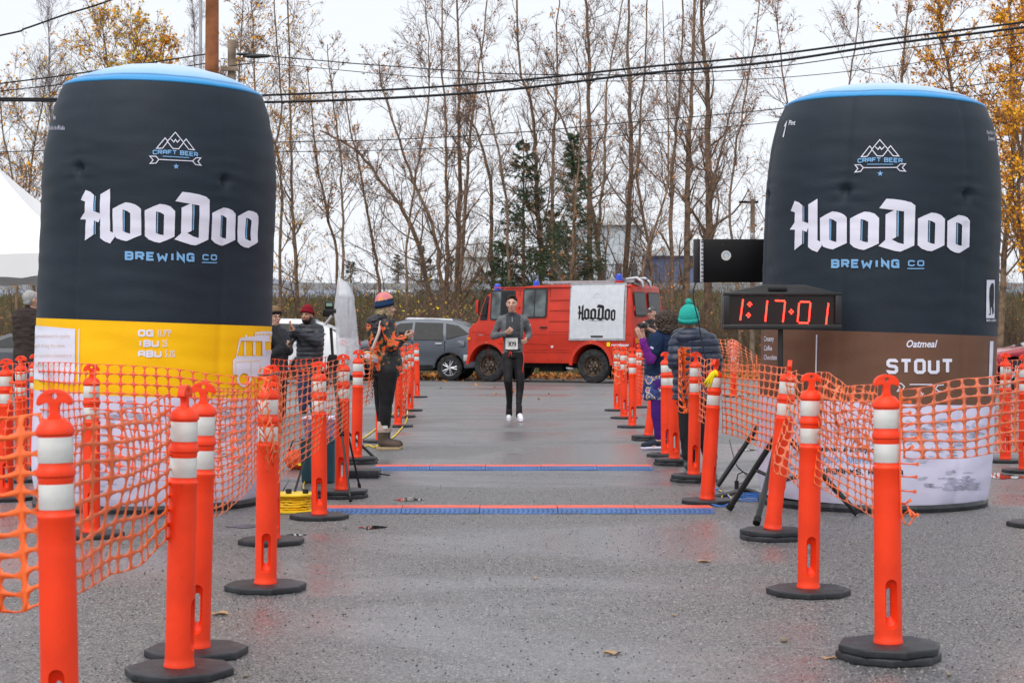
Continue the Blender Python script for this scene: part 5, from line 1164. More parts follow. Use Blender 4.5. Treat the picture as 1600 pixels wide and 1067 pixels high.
# windscreen on the slanted front
MB().add([(-4.235, .16, 2.20), (-4.235, WD-.16, 2.20), (-4.435, WD-.10, 1.63), (-4.435, .10, 1.63), (-4.255, .16, 2.21), (-4.255, WD-.16, 2.21), (-4.455, WD-.10, 1.64), (-4.455, .10, 1.64)], [(0,1,2,3),(4,7,6,5),(0,4,5,1),(1,5,6,2),(2,6,7,3),(3,7,4,0)]).build('windscreen', M['glass'], vq)
def groove(x0, z0, x1, z1, w_=.014, parent=vq, name='panel_seam'):
    p = strip([(x0, z0), (x1, z1)], w_)[0]; return side(name, [(a.x, a.y) for a in p], M['seam'], -.0015, .003, 0, parent)
M['seam'] = mat('panel_seam', (.16, .012, .006), .6)
for p in ((px(766), .56, px(766), 2.36), (px(813), .56, px(813), 2.36), (px(815.5), 1.0, px(815.5), 2.38), (px(862), .56, px(862), 2.42), (px(766), 2.37, px(862), 2.41), (px(862), 1.58, px(893), 1.58), (px(862), 1.86, px(893), 1.86), (px(862), 2.12, px(893), 2.13), (px(862), 1.30, px(893), 1.30), (px(979), .62, px(979), 2.4), (px(740), 1.30, px(762), 1.30), (px(816), 1.0, px(860), .98), (px(770), 1.0, px(812), 1.0), (px(862), .78, px(900), .78), (px(816), .78, px(860), .78)): groove(*p)
side('rub_strip', rrect(-3.98, -.05, 2.452, 2.478, .01), M['vred'], -.035, .05, .004)
side('body_crease', rrect(-4.5, -.03, 1.245, 1.262, .006), M['vred'], -.012, .02, .003); side('body_crease', rrect(-2.95, -1.75, .85, .866, .006), M['vred'], -.012, .02, .003)
# shutter with slats
sx0, sx1, sz0, sz1 = px(893), px(978), pz(532), pz(443)
fr_ = side('shutter_frame', rrect(sx0, sx1, sz0, sz1, .02), M['steel'], -.03, .04, .004)
ns = 30
for k in range(ns):
    z0_ = sz0+.05+(sz1-sz0-.1)*k/ns; z1_ = sz0+.05+(sz1-sz0-.1)*(k+.94)/ns
    side('slat', [(sx0+.045, z0_), (sx1-.045, z0_), (sx1-.045, z1_), (sx0+.045, z1_)], M['vwhite'], -.0385, .012, 0, fr_)
side('shutter_handle', rrect(px(927), px(945), pz(527), pz(524.3), .01), M['black'], -.055, .02, .003, fr_)
def vf(x, y, o_):      # right-can artwork -> shutter; photo pixels on the shutter plane
    u = 907+(x-1236)*(57/279.); v = 476+(y-311)*(25.5/84.); return vside(u, v, o_)
def vside(u, v, o_):
    z = pz(v); return Vector((px(u), -.040-o_+.11*max(0, (z-1.55))**1.6, z))
decal('shutter_word', [t for g in hoodoo() for t in [g]], lambda x, y, o_: vf(x, y, .003), M['blk'], fr_, 0, world=False)
decal('shutter_print', stroke_text('BREWING CO', 921, 498.8, 1.9, 2.2, .55, .95)[0]+stroke_text('FAIRBANKS ALASKA', 924, 501.8, 1.1, 1.0, .3, .4)[0], lambda x, y, o_: vside(x, y, .003), M['blk'], fr_, 0, world=False)
decal('shutter_logo', logo_strokes(1.7), lambda x, y, o_: vside(935.5+(x-1375)*.155, 461.5+(y-243)*.17, .003), M['pgrey'], fr_, 0, world=False)
decal('van_number', stroke_text('8', 829.5, 512.5, 3.2, 6, 1.2, 1)[0]+[strip([(825, 509.5), (828, 509.5)], 1)], lambda x, y, o_: vside(x, y, -.036), M['white'], vq, 0, world=False)
decal('van_maker_print', font_polys('rosenbauer', 957, 540.5, 4.3, .95, .03), lambda x, y, o_: vside(x, y, -.034), M['white'], vq, 0, world=False)
decal('front_badge', font_polys('506D', 750, 524, 2.3, 1.2, .03), lambda x, y, o_: vside(x, y, -.034), M['steel'], vq, 0, world=False)
side('yellow_badge', rrect(px(950), px(955), pz(541), pz(534.5), .02), ybm, -.008, .008, 0)
side('door_handle', rrect(px(848.5), px(859), pz(512.2), pz(510.2), .012), M['black'], -.05, .045, .004); side('hinge', rrect(px(813), px(815.5), pz(481), pz(478), .01), M['vred'], -.03, .03, .003)
side('fuel_cap', rrect(px(865), px(869), pz(543.5), pz(540), .03), M['vwhite'], -.012, .012, 0)
for cx in (fx, rx):
    mb = MB(); n = 16; vs = []
    for k in range(n+1):
        a = PI*.99-k*(PI*.98)/n
        for rr, yy in ((.53, -.004), (.53, -.06), (.615, -.055), (.63, -.004)): vs.append((cx+rr*math.cos(a), yy, .44+.56/.53*rr*math.sin(a)))
    mb.add(vs, [(k*4+j, k*4+(j+1) % 4, (k+1)*4+(j+1) % 4, (k+1)*4+j) for k in range(n) for j in range(4)]+[(0, 1, 2, 3), (4*n+3, 4*n+2, 4*n+1, 4*n)])
    ar = mb.build('wheel_arch', M['vred'], vq, smooth='auto'); MB().box((cx, -.063, 1.035), (.05, .012, .02)).build('marker_lamp', M['amber'], ar)
def wheel(par, cx, y, r, wdt, rimm, side_=-1, spokes=0, name='wheel'):
    wq = MB().lathe([(r*.60, -.5*wdt), (r*.86, -.52*wdt), (r*.97, -.42*wdt), (r, -.2*wdt), (r, .2*wdt), (r*.97, .42*wdt), (r*.86, .5*wdt), (r*.6, .5*wdt)], 36, axis='y', cap=False).build(name, M['tyre'], par, smooth='auto'); wq.location = (cx, y, r)
    f = side_
    if spokes:
        MB().lathe([(.01, f*.30*wdt), (r*.63, f*.30*wdt), (r*.66, f*.47*wdt), (r*.60, f*.44*wdt), (r*.58, f*.34*wdt)], 36, axis='y', cap=False).build('rim', M['black'], wq, smooth='auto')
        for k in range(spokes):
            for d in (-.13, .13):
                a = 2*PI*k/spokes+d; b0 = Vector((r*.12*math.cos(a), f*.46*wdt, r*.12*math.sin(a))); b1 = Vector((r*.60*math.cos(a+d*.4), f*.44*wdt, r*.60*math.sin(a+d*.4)))
                MB().tube([b0, b1], [r*.055, r*.045], 6).build('spoke', M['alloy'], wq, smooth='auto')
        MB().lathe([(.001, f*.5*wdt), (r*.15, f*.5*wdt), (r*.17, f*.42*wdt)], 16, axis='y').build('hub', M['alloy'], wq, smooth='auto')
        MB().lathe([(r*.585, f*.47*wdt), (r*.66, f*.5*wdt), (r*.665, f*.44*wdt)], 36, axis='y', cap=False).build('rim_edge', M['alloy'], wq, smooth='auto')
    else:
        MB().lathe([(r*.61, f*.46*wdt), (r*.56, f*.40*wdt), (r*.53, f*.10*wdt), (r*.30, f*.02*wdt), (r*.27, f*.20*wdt), (r*.16, f*.24*wdt), (r*.14, f*.42*wdt), (.005, f*.44*wdt)], 36, axis='y', cap=False).build('rim', rimm, wq, smooth='auto')
        for k in range(6):
            a = 2*PI*k/6; MB().ell((r*.22*math.cos(a), f*.24*wdt, r*.22*math.sin(a)), .018, 8).build('wheel_nut', M['steel'], wq, smooth=True)
        for k in range(8):
            a = 2*PI*k/8+.2; MB().ell((r*.41*math.cos(a), f*.065*wdt, r*.41*math.sin(a)), (.026, .02, .026), 8).build('rim_hole', M['under'], wq, smooth=True)
    return wq
for cx in (fx, rx):
    for yy, sd_ in ((.17, -1), (WD-.17, 1)): wheel(vq, cx, yy, rw, .24, M['rim'], sd_)
MB().box((-L/2, WD/2, .55), (L-.5, WD-.5, .35)).build('chassis', M['under'], vq); MB().box((-2.4, .35, .42), (.7, .3, .26)).build('fuel_tank', M['under'], vq, bevel=.03)
MB().bar((-1.9, .12, .38), (-1.7, .12, .36), .035, 10).build('exhaust', M['steel'], vq, smooth='auto')
MB().box((-4.80, WD/2, .62), (.13, WD+.02, .17)).build('front_bumper', mat('bumper_grey', (.45, .45, .45), .5), vq, bevel=.02)
MB().box((-4.75, WD/2, .98), (.03, WD-.5, .38)).build('grille', M['black'], vq, bevel=.01)
for yy in (.25, WD-.25): MB().lathe([(.001, -.03), (.10, -.02), (.11, 0)], 20, c=(-4.76, yy, 1.0), axis='x').build('headlight', M['band'], vq, smooth='auto')
MB().box((-4.70, .0, 1.13), (.10, .03, .07)).build('indicator', M['amber'], vq, bevel=.005)
mr = MB().prism([(-4.32, 1.80), (-4.24, 1.80), (-4.24, 2.14), (-4.32, 2.14)], -.34, -.27).build('wing_mirror', M['vred'], vq, bevel=.02); MB().tube([(-4.2, .02, 1.76), (-4.25, -.2, 1.72), (-4.28, -.30, 1.80)], .014, 6).build('mirror_arm', M['black'], mr); MB().box((-4.236, -.305, 1.97), (.006, .055, .28)).build('mirror_glass', M['glass'], mr)
# rear face (x = 0 side)
for y0_, y1_, nm in ((.16, .92, 1), (1.08, 1.86, 2)):
    w_ = MB().prism(rrect(y0_, y1_, 1.70, 2.33, .08), 0, 1, fn=lambda a, b_, z: (-.015+b_*.016-.10*max(0, (z-1.75))**1.1*.95, a, z)).build('rear_window', M['black'], vq)
    MB().prism(rrect(y0_+.035, y1_-.035, 1.735, 2.295, .06), 0, 1, fn=lambda a, b_, z: (-.002+b_*.008-.10*max(0, (z-1.75))**1.1*.95, a, z)).build('pane', M['glass'], w_)
for z_ in (1.9, .9):
    for yy in (.06, WD-.06): MB().bar((.012, yy, z_-.06), (.012, yy, z_+.06), .02, 8).build('hinge', M['vred'], vq)
MB().box((.002, WD/2, 1.42), (.006, .016, 1.85)).build('door_seam', M['seam'], vq); MB().box((.012, WD/2, .72), (.05, WD-.4, .10)).build('rear_step', M['under'], vq)
tl = MB().box((.02, .20, 1.0), (.04, .24, .32)).build('tail_lamp', M['redl'], vq, bevel=.01); MB().box((.042, .20, 1.09), (.01, .22, .12)).build('amber_lens', M['amber'], tl)
tl = MB().box((.02, WD-.2, 1.0), (.04, .24, .32)).build('tail_lamp', M['redl'], vq, bevel=.01); MB().box((.042, WD-.2, 1.09), (.01, .22, .12)).build('amber_lens', M['amber'], tl)
MB().box((.05, WD/2, .50), (.12, WD-.1, .12)).build('rear_bumper', M['under'], vq, bevel=.02)
def lamp(x, y, z, r):
    b0 = MB().lathe([(r*1.3, 0), (r*1.25, r*1.3), (r*1.0, r*1.4)], 16, c=(x, y, z)).build('lamp_base', M['vred'], vq, smooth='auto')
    MB().lathe([(r, r*1.4), (r*1.02, r*2.6), (r*.85, r*3.2), (r*.3, r*3.5)], 16, c=(x, y, z)).build('blue_lens', M['bluel'], b0, smooth='auto')
lamp(-4.0, .30, 2.27, .09); lamp(-.52, .32, 2.50, .085); lamp(-3.5, 1.6, 2.42, .08)
ldr = MB()
o = MB().box((-1.45, .45, 2.60), (2.6, .05, .06)).build('roof_ladder', M['steel'], vq)
MB().box((-1.45, .85, 2.60), (2.6, .05, .06)).build('ladder_rail', M['steel'], o)
for k in range(11): MB().bar((-2.65+k*.24, .45, 2.60), (-2.65+k*.24, .85, 2.60), .015, 6).build('rung', M['steel'], o)
for k in (-2.4, -.5): MB().box((k, .65, 2.555), (.06, .7, .05)).build('ladder_support', M['steel'], o)
MB().tube([(-.4, .5, 2.66), (-.1, .5, 2.68), (.04, .5, 2.58), (.07, .5, 2.45)], [.03, .05, .045, .03], 6).build('ladder_hook', M['steel'], o, smooth='auto'); MB().tube([(-.4, 1.0, 2.66), (-.1, 1.0, 2.68), (.04, 1.0, 2.58), (.07, 1.0, 2.45)], [.03, .05, .045, .03], 6).build('ladder_hook', M['steel'], o, smooth='auto')
MB().box((-.45, .75, 2.66), (.9, .5, .03)).build('ladder_plate', M['steel'], o)
# ------------------------------------------------------------------ cars
def car(px_, py_, s, L_, H_, Wd, ang, paint, label, wheels=(.82, 3.5), rr=.35, kind='suv', flip=False):
    q = empty('parked_car', ((px_-800)/s, F/s, 0), label, 'car', 'cars parked at the far edge', rz=ang)
    # profile from front (x=0) to rear (x=L)
    if kind == 'suv': P = [(0, .42), (.02, .75), (.12, .92), (1.05, 1.06), (1.25, 1.12), (1.95, H_-.08), (2.3, H_-.01), (3.0, H_), (3.6, H_-.05), (4.12, H_-.24), (4.5, 1.14), (4.56, .9), (4.58, .6), (4.5, .36)]
    elif kind == 'pickup': P = [(0, .5), (.03, .95), (.2, 1.08), (1.3, 1.15), (1.95, H_-.05), (2.3, H_), (3.2, H_), (3.6, H_-.1), (3.75, 1.2), (5.2, 1.2), (5.22, .6), (5.15, .45)]
    else: P = [(0, .35), (.02, .6), (.15, .78), (1.2, .95), (2.0, H_-.04), (2.5, H_), (3.2, H_-.04), (3.9, 1.08), (4.4, 1.02), (4.5, .8), (4.48, .4)]
    k = L_/max(p[0] for p in P); P = [(x*k, z) for x, z in P]; wx = [w_*k for w_ in wheels]
    bot = []
    for w_ in (wx[1], wx[0]):
        bot += [(w_+(rr+.05)*math.cos(a), rr+(rr+.05)*math.sin(a)) for a in [-.05+j*(PI+.1)/10 for j in range(11)]]
    poly = P+bot
    def tb(x, y, z): kk = max(0, (z-1.0)); ins = .30*kk; return (x, y+ins*(1 if y < Wd/2 else -1), z)
    MB().prism(poly, 0, Wd, fn=tb).build('body', paint, q, bevel=.045, seg=3)
    def sd(name, pts, m, y=-.008, th=.014, par=q):
        o1 = MB().prism(pts, y, y+th, fn=tb).build(name, m, par)
        MB().prism(pts, Wd-y-th, Wd-y, fn=tb).build(name, m, par); return o1
    if kind == 'suv':
        zb = 1.10; zt = H_-.12
        sd('side_window', [(1.50*k, zb), (2.42*k, zb+.0), (2.46*k, zt+.02), (2.10*k, zt)], M['glass']); sd('side_window', [(2.50*k, zb), (3.32*k, zb), (3.30*k, zt+.01), (2.53*k, zt+.03)], M['glass']); sd('side_window', [(3.40*k, zb+.02), (4.02*k, zb+.16), (3.72*k, zt-.06), (3.38*k, zt+.0)], M['glass'])
        for xx in (1.45, 2.46, 3.36): sd('door_seam', [(xx*k, .45), (xx*k+.012, .45), (xx*k+.012, 1.08), (xx*k, 1.08)], M['under'], -.001, .004)
        sd('roof_rail', [(2.2*k, H_+.00), (3.55*k, H_-.04), (3.5*k, H_+.01), (2.3*k, H_+.045)], M['steel'], .12, .03)
        sd('sill', [(1.25*k, .30), (3.05*k, .30), (3.05*k, .42), (1.25*k, .42)], M['blackm'], -.02, .03); sd('door_handle', [(2.2*k, .97), (2.4*k, .97), (2.4*k, 1.0), (2.2*k, 1.0)], M['steel'], -.03, .03); sd('door_handle', [(3.12*k, .99), (3.3*k, .99), (3.3*k, 1.02), (3.12*k, 1.02)], M['steel'], -.03, .03)
        sd('tail_lamp', [(4.38*k, 1.0), (4.57*k, .95), (4.55*k, 1.10), (4.42*k, 1.14)], M['redl'], -.015, .06); sd('headlight', [(.04, .74), (.45, .84), (.4, .92), (.1, .86)], M['band'], -.01, .04)
        MB().box((1.42*k, Wd/2, 0), (.02, Wd-.5, .02)).build('windscreen', M['glass'], q).location = (0, 0, 1.3)
        sd('fuel_flap', rrect(3.72*k, 3.92*k, .92, 1.08, .04), paint, -.006, .008)
    else:
        a_, b_ = (1.45, 2.2) if kind == 'pickup' else (1.45, 2.2); zb = 1.18 if kind == 'pickup' else .98; zt = H_-.1
        sd('side_window', [(a_*k+.05, zb), (2.55*k, zb), (2.5*k, zt), (2.05*k, zt)], M['glass']); sd('side_window', [(2.62*k, zb), (3.45*k, zb), (3.2*k, zt), (2.6*k, zt)], M['glass'])
        sd('door_seam', [(2.58*k, .45), (2.59*k+.01, .45), (2.59*k+.01, 1.0), (2.58*k, 1.0)], M['under'], -.001, .004); sd('door_handle', [(2.3*k, .86), (2.5*k, .86), (2.5*k, .89), (2.3*k, .89)], M['steel'], -.03, .03)
        sd('headlight', [(.04, .6), (.45, .7), (.4, .78), (.1, .72)], M['band'], -.01, .04); sd('tail_lamp', [(L_-.25, .8), (L_-.02, .78), (L_-.02, .95), (L_-.25, .98)], M['redl'], -.01, .04)
    # front and rear glass
    fa, fb = [(p[0], p[1]) for p in P][3:5] if kind != 'suv' else [P[4], P[5]]
    if kind != 'suv': fa, fb = P[3], P[4]
    def slab(a, b_, nm):
        d = Vector((b_[0]-a[0], 0, b_[1]-a[1])); nrm_ = Vector((-d.z, 0, d.x)).normalized()
        vs = []
        for t in (.1, .92):
            x = a[0]+d.x*t; z = a[1]+d.z*t; ins = .30*max(0, z-1)+.12
            for y in (ins, Wd-ins):
                for o_ in (-.02, .008): vs.append(Vector((x, y, z))+nrm_*o_)
        MB().add(vs, [(0,1,3,2),(4,6,7,5),(0,4,5,1),(2,3,7,6),(0,2,6,4),(1,5,7,3)]).build(nm, M['glass'], q)
    slab(fa, fb, 'front_glass')
    if kind == 'suv': slab(P[10], P[9], 'rear_glass')
    for w_ in wx:
        for yy, f_ in ((.13, -1), (Wd-.13, 1)): wheel(q, w_, yy, rr, .22, M['alloy'], f_, 5)
    MB().box((L_/2, Wd/2, .42), (L_-.6, Wd-.45, .3)).build('underbody', M['under'], q)
    if kind == 'suv': MB().ell((1.55*k, -.10, 1.13), (.10, .09, .075), 10).build('wing_mirror', paint, q, smooth=True)
    return q
gpaint = mat('grey_car_paint', (.075, .088, .112), .3, metal=.4, var=.05, coat=.6); wpaint = mat('white_car_paint', (.72, .73, .75), .25, var=.03, coat=.6)
car(505, 0, 57.5, 4.58, 1.66, 1.85, R(-10), gpaint, 'dark grey five door car with silver wheels left of the red van', rr=.345)
car(262, 0, 62, 4.6, 1.62, 1.85, R(-6), wpaint, 'white car behind the two bystanders and the wrapped box')
car(-150, 0, 75, 4.9, 1.30, 1.8, R(-4), mat('dark_car_paint', (.03, .035, .05), .3, coat=.6), 'low dark car at the left edge behind the man in brown', kind='sedan')
car(1525, 0, 70, 4.7, 1.22, 1.8, R(3), mat('maroon_car_paint', (.36, .018, .035), .3, coat=.6, var=.05), 'dark red car at the right edge behind the orange posts', kind='sedan', wheels=(.85, 3.6))
# ------------------------------------------------------------------ fallen leaves and small stones on the asphalt
lfd = mat('dry_leaf', (.52, .36, .20), .8, col2=(.34, .20, .10), scale=20)
LV = [(340,960,.05,'curled pale leaf right of the front left post bases'), (955,1022,.045,'orange brown scrap near the bottom centre of the asphalt'), (1103,878,.05,'upright tan leaf on the asphalt in front of the near mat'), (1298,1029,.035,'pale leaf stuck at the left of the nearest right post base'), (836,903,.018,'small dark leaf at mid lane'), (1052,962,.018,'thin brown leaf right of centre')]
for i, (x, y, r_, lb) in enumerate(LV):
    g = G(x, y); a = i*1.3; n = 10; vs = [(0, 0, .003)]
    for k in range(n):
        t = 2*PI*k/n; rr = r_*(.5+.5*abs(math.cos(t*.5)))*(1+.15*math.sin(5*t)); vs.append((rr*math.cos(t+a), rr*.7*math.sin(t+a), (.004 if k % 3 else .001)+.22*r_*abs(math.sin(t*1.5+i))))
    o = MB().add(vs, [(0, 1+k, 1+(k+1) % n) for k in range(n)]).build('fallen_leaf', lfd, smooth=True); o.location = g
    tag(o, lb, 'leaf', 'single leaves lying on the asphalt')
for i, (x, y, r_, lb) in enumerate(((1225,1003,.018,'small rounded pebble left of the nearest right post'), (1483,1056,.012,'dark pebble at the bottom right'), (384,1058,.012,'brown pebble by the left front bases'))):
    o = link('pebble', remesh(MB().ell((0, 0, r_*.6), (r_, r_*.8, r_*.7), 10), .003, 2, .002, .01), mat('pebble', (.25, .21, .16), .8)); o.location = G(x, y); tag(o, lb, 'pebble')
# loose grit: real little stones in the foreground that catch the light
def grit(n, sz, col_, nm, lb):
    d = rng.uniform(4.6, 15, n); s_ = F/d; c = np.stack([rng.uniform(-900, 900, n)/s_, d, np.zeros(n)], 1); q_ = sz*rng.uniform(.4, 1.2, n)
    dirs = np.array([[1,0,0],[-.5,.87,0],[-.5,-.87,0],[0,0,.8]]); rot = rng.uniform(0, 6.28, n); ca, sa = np.cos(rot), np.sin(rot)
    V = np.zeros((n, 4, 3)); 
    for k in range(4):
        j = rng.uniform(.6, 1.2, n); V[:, k, 0] = c[:, 0]+q_*j*(dirs[k, 0]*ca-dirs[k, 1]*sa); V[:, k, 1] = c[:, 1]+q_*j*(dirs[k, 0]*sa+dirs[k, 1]*ca); V[:, k, 2] = q_*dirs[k, 2]*j-.0005
    idx = np.arange(n*4).reshape(n, 4); o = link(nm, arr_mesh(nm, V.reshape(-1, 3), np.concatenate([idx[:, [0,1,3]], idx[:, [1,2,3]], idx[:, [2,0,3]]])), col_); tag(o, lb, 'grit', kind='stuff')
grit(24000, .0062, mat('grit_pale', (.40, .37, .33), .7, col2=(.20, .19, .18), scale=9), 'grit', 'pale grit scattered over the asphalt')
grit(8000, .0065, mat('grit_dark', (.03, .03, .032), .6), 'grit', 'dark grit scattered over the asphalt')
# ------------------------------------------------------------------ people
eyew = mat('eye_white', (.20, .17, .16), .5); eyed = mat('eye_dark', (.03, .02, .015), .2); lipm = mat('lips', (.42, .14, .12), .5)
def rotz(a): return Matrix.Rotation(a, 3, 'Z')
def torso(mb, rows, n=14, yaw=0):
    """rows: (centre, half width, half depth); dense stack of ellipsoids, melted together by the remesh"""
    rt = rotz(yaw)
    for (a, wa, da), (b_, wb, db) in zip(rows, rows[1:]):
        a = Vector(a); b_ = Vector(b_); L = (b_-a).length; k = max(2, int(L/.025))
        for i in range(k+1):
            t = i/k; mb.ell(a.lerp(b_, t), (wa+(wb-wa)*t, da+(db-da)*t, .045), n, rot=rt)
def hand(mb, w_, d, nrm_, curl=.5, sc_=1.0, thumb=1, spread=.1):
    """palm, four unequal bent fingers and a thumb; d = pointing direction, nrm_ = palm normal"""
    w_ = Vector(w_); d = Vector(d).normalized(); nn = Vector(nrm_); nn = (nn-d*nn.dot(d)).normalized(); sd = d.cross(nn)*thumb
    pc = w_+d*.05*sc_
    for k in (-1, -.33, .33, 1): mb.rcone(w_+sd*.014*k*sc_+d*.008*sc_, pc+d*.036*sc_+sd*.027*k*sc_, .015*sc_, .0115*sc_, 8)
    for k, L in ((1, .072), (.36, .080), (-.33, .076), (-1, .060)):
        p = pc+d*.036*sc_+sd*.028*k*sc_; dd = (d+sd*k*spread).normalized(); r0 = .0092*sc_
        for j, f in enumerate((.45, .31, .24)):
            ax = sd*1; dd = (Matrix.Rotation(-curl*(.9 if j else .6)*thumb, 3, ax) @ dd).normalized() if False else (dd*math.cos(curl*.8)+nn*math.sin(curl*.8)*1).normalized() if j == 0 else (dd*math.cos(curl)+(nn*math.cos(curl*j)-d*math.sin(curl*j))*math.sin(curl)).normalized()
            q_ = p+dd*L*f*sc_; mb.rcone(p, q_, r0, r0*.9, 8); p = q_; r0 *= .9
    p = w_+d*.022*sc_+sd*.026*sc_; q_ = p+(sd*.7+d*.6+nn*.35).normalized()*.034*sc_; r_ = q_+(d*.85+sd*.1+nn*.5).normalized()*.030*sc_
    mb.rcone(p, q_, .013*sc_, .0105*sc_, 8); mb.rcone(q_, r_, .0105*sc_, .0085*sc_, 8)
def head_mesh(mb, c, yaw, pitch=0, k=1.0, wide=1.0):
    Rm = rotz(yaw) @ Matrix.Rotation(pitch, 3, 'X'); c = Vector(c); T = lambda x, y, z: c+Rm @ Vector((x*k*wide, y*k, z*k))
    e = lambda x, y, z, a, b_, d_, n=14: mb.ell(T(x, y, z), (a*k*wide, b_*k, d_*k), n, rot=Rm)
    e(0, .012, .030, .074, .094, .086, 18); e(0, -.012, -.012, .066, .080, .075, 16); e(0, -.030, -.066, .048, .054, .048, 14); e(0, -.052, -.092, .026, .026, .022, 10)
    e(0, -.060, .034, .052, .030, .020); mb.rcone(T(0, -.090, .018), T(0, -.112, -.020), .009*k, .0145*k, 8); e(0, -.088, -.022, .020, .014, .009, 8)
    e(.034, -.070, -.022, .022, .020, .020, 8); e(-.034, -.070, -.022, .022, .020, .020, 8); e(0, -.088, -.051, .024, .012, .008, 8); e(0, -.084, -.062, .020, .013, .008, 8)
    for s_ in (-1, 1): e(s_*.074, .012, -.004, .010, .020, .031, 8)
    return T, Rm
def face(T, Rm, par, k=1.0, brow=eyed, glasses=False, beard=None, mouth=True):
    for s_ in (-1, 1):
        ey = MB().ell(T(s_*.0315, -.0815, .012), (.0105*k, .006*k, .0052*k), 10, rot=Rm).build('eye', eyew, par, smooth=True); MB().ell(T(s_*.0315, -.0862, .012), (.0058*k, .003*k, .0056*k), 8, rot=Rm).build('iris', eyed, ey, smooth=True)
        MB().tube([T(s_*.014, -.092, .029), T(s_*.032, -.0925, .034), T(s_*.050, -.080, .028)], [.0024*k, .0034*k, .002*k], 6).build('eyebrow', brow, par, smooth=True)
        MB().tube([T(s_*.017, -.0895, .019), T(s_*.032, -.0915, .0225), T(s_*.047, -.080, .018)], [.0012*k]*3, 5).build('eyelid', eyed, par, smooth=True)
        MB().ell(T(s_*.008, -.111, -.030), .0035*k, 6).build('nostril', eyed, par)
    if mouth: MB().tube([T(-.026, -.0915, -.056), T(-.010, -.1005, -.053), T(.010, -.1005, -.053), T(.026, -.0915, -.056)], [.003*k, .0062*k, .0062*k, .003*k], 6).build('mouth', lipm, par, smooth=True)
    if glasses:
        for s_ in (-1, 1):
            pts = [T(s_*.034+.024*math.cos(a*PI/8), -.105, .008+.017*math.sin(a*PI/8)) for a in range(17)]; MB().tube(pts, .0028*k, 5).build('glasses_rim', M['black'], par, smooth=True)
            MB().tube([T(s_*.057, -.104, .012), T(s_*.078, -.04, .012), T(s_*.080, .02, .004)], .0025*k, 5).build('glasses_temple', M['black'], par, smooth=True)
        MB().tube([T(-.011, -.107, .012), T(.011, -.107, .012)], .0025, 5).build('glasses_bridge', M['black'], par)
def cloth(name, mb, m, par, vox=.010, sm=5, disp=.006, ds=.09): return link(name, remesh(mb, vox, sm, disp, ds, dec=.55), m, par)
def person(px_, py_, label): return empty('person', G(px_, py_), label, 'person')
def LJ(q, px_, s): return lambda x, y, d=0: Vector(((x-px_)/s, d, CH-(y-HY)/s))
def hairm(n, c, c2=None): return mat(n, c, .75, col2=c2 or tuple(x*.5 for x in c), scale=60, bump=.8, bscale=120)
def shoe(par, toe, heel, m, sole, ankle):
    a = Vector(heel); b_ = Vector(toe); up = Vector((0, 0, 1)); u = MB().chain([(a+up*.035, .038), (a.lerp(b_, .45)+up*.032, .040), (b_+up*.012, .034)]).rcone(a+up*.03, Vector(ankle), .040, .044)
    o = cloth('shoe', u, m, par, .008, 3, .002); d = (b_-a); d.z *= 1; mb = MB(); mb.chain([(a-up*.012, .036), (a.lerp(b_, .5)-up*.012, .036), (b_-up*.010, .034)])
    me = remesh(mb, .009, 2); n = Vector((0, 0, 1))
    for v in me.vertices:
        t = (Vector(v.co)-a).dot(d)/max(1e-6, d.dot(d)); base = a.lerp(b_, max(0, min(1, t))); v.co.z = base.z-.012+max(-.014, min(.012, v.co.z-(base.z-.012)))
    link('sole', me, sole, o)
def body(q, rows, head, yaw, neck, limbs, feet, hands, skin=None, k=1.0, pitch=0, wide=1.0, nyaw=0):
    mb = MB(); T, Rm = head_mesh(mb, head, yaw, pitch, k, wide); mb.rcone(Vector(head)+Vector((0, .02, -.05)), neck, .050*k, .054*k); mb.rcone(neck, rows[0][0], .052*k, .068*k)
    torso(mb, [(a, w_*.82, d_*.8) for a, w_, d_ in rows], yaw=nyaw)
    for l_ in limbs: mb.chain([(a, r*(.84 if i < len(l_)-1 else 1)) for i, (a, r) in enumerate(l_)])
    for f in feet: mb.chain(f)
    for h in hands: hand(mb, *h[:3], **h[3])
    link('body', remesh(mb, .0078, 3, dec=.35), skin or M['skin'], q); return T, Rm
V = Vector
# ---- runner
s = (658-HY)/CH; q = person(802, 658, 'runner in grey half-zip top and black tights wearing bib 309'); J = LJ(q, 802, s)
hc = J(799.6, 475.5, -.06); nk = J(800.5, 493, -.0)
shL, shR = J(782.5, 499.5, .02), J(819.5, 499, .02); elL, elR = J(770.8, 525.5, .10), J(827, 522, .16); wrL, wrR = J(789, 521.5, -.20), J(823.5, 528.5, -.10)
hL, hR = J(793, 552, 0), J(810, 552, 0); kL, kR = J(793.8, 595, -.10), J(813, 597, -.03); aL, aR = J(795.5, 641, .26), J(811, 641, -.08)
rows = [(J(800.5, 499, .01), .155, .095), (J(801, 508, .0), .175, .115), (J(801, 522, -.01), .160, .112), (J(801.5, 536, 0), .140, .10), (J(801.5, 549, .0), .158, .115), (J(801.5, 556, .0), .150, .115)]
limbs = [[(shL, .052), (elL, .040), (wrL, .028)], [(shR, .052), (elR, .040), (wrR, .028)], [(hL, .085), (kL, .052), (J(795.5, 613, .08), .048), (aL, .034)], [(hR, .085), (kR, .052), (J(812, 614, -.02), .048), (aR, .034)]]
T, Rm = body(q, rows, hc, R(-4), nk, limbs, [],
  [(wrL+V((.012, -.01, .012)), V((.55, -.35, .35)), V((.3, .7, .5)), dict(curl=1.15, thumb=-1)), (wrR, V((-.35, -.55, -.45)), V((-.5, .6, .2)), dict(curl=1.15, thumb=1))])
face(T, Rm, q)
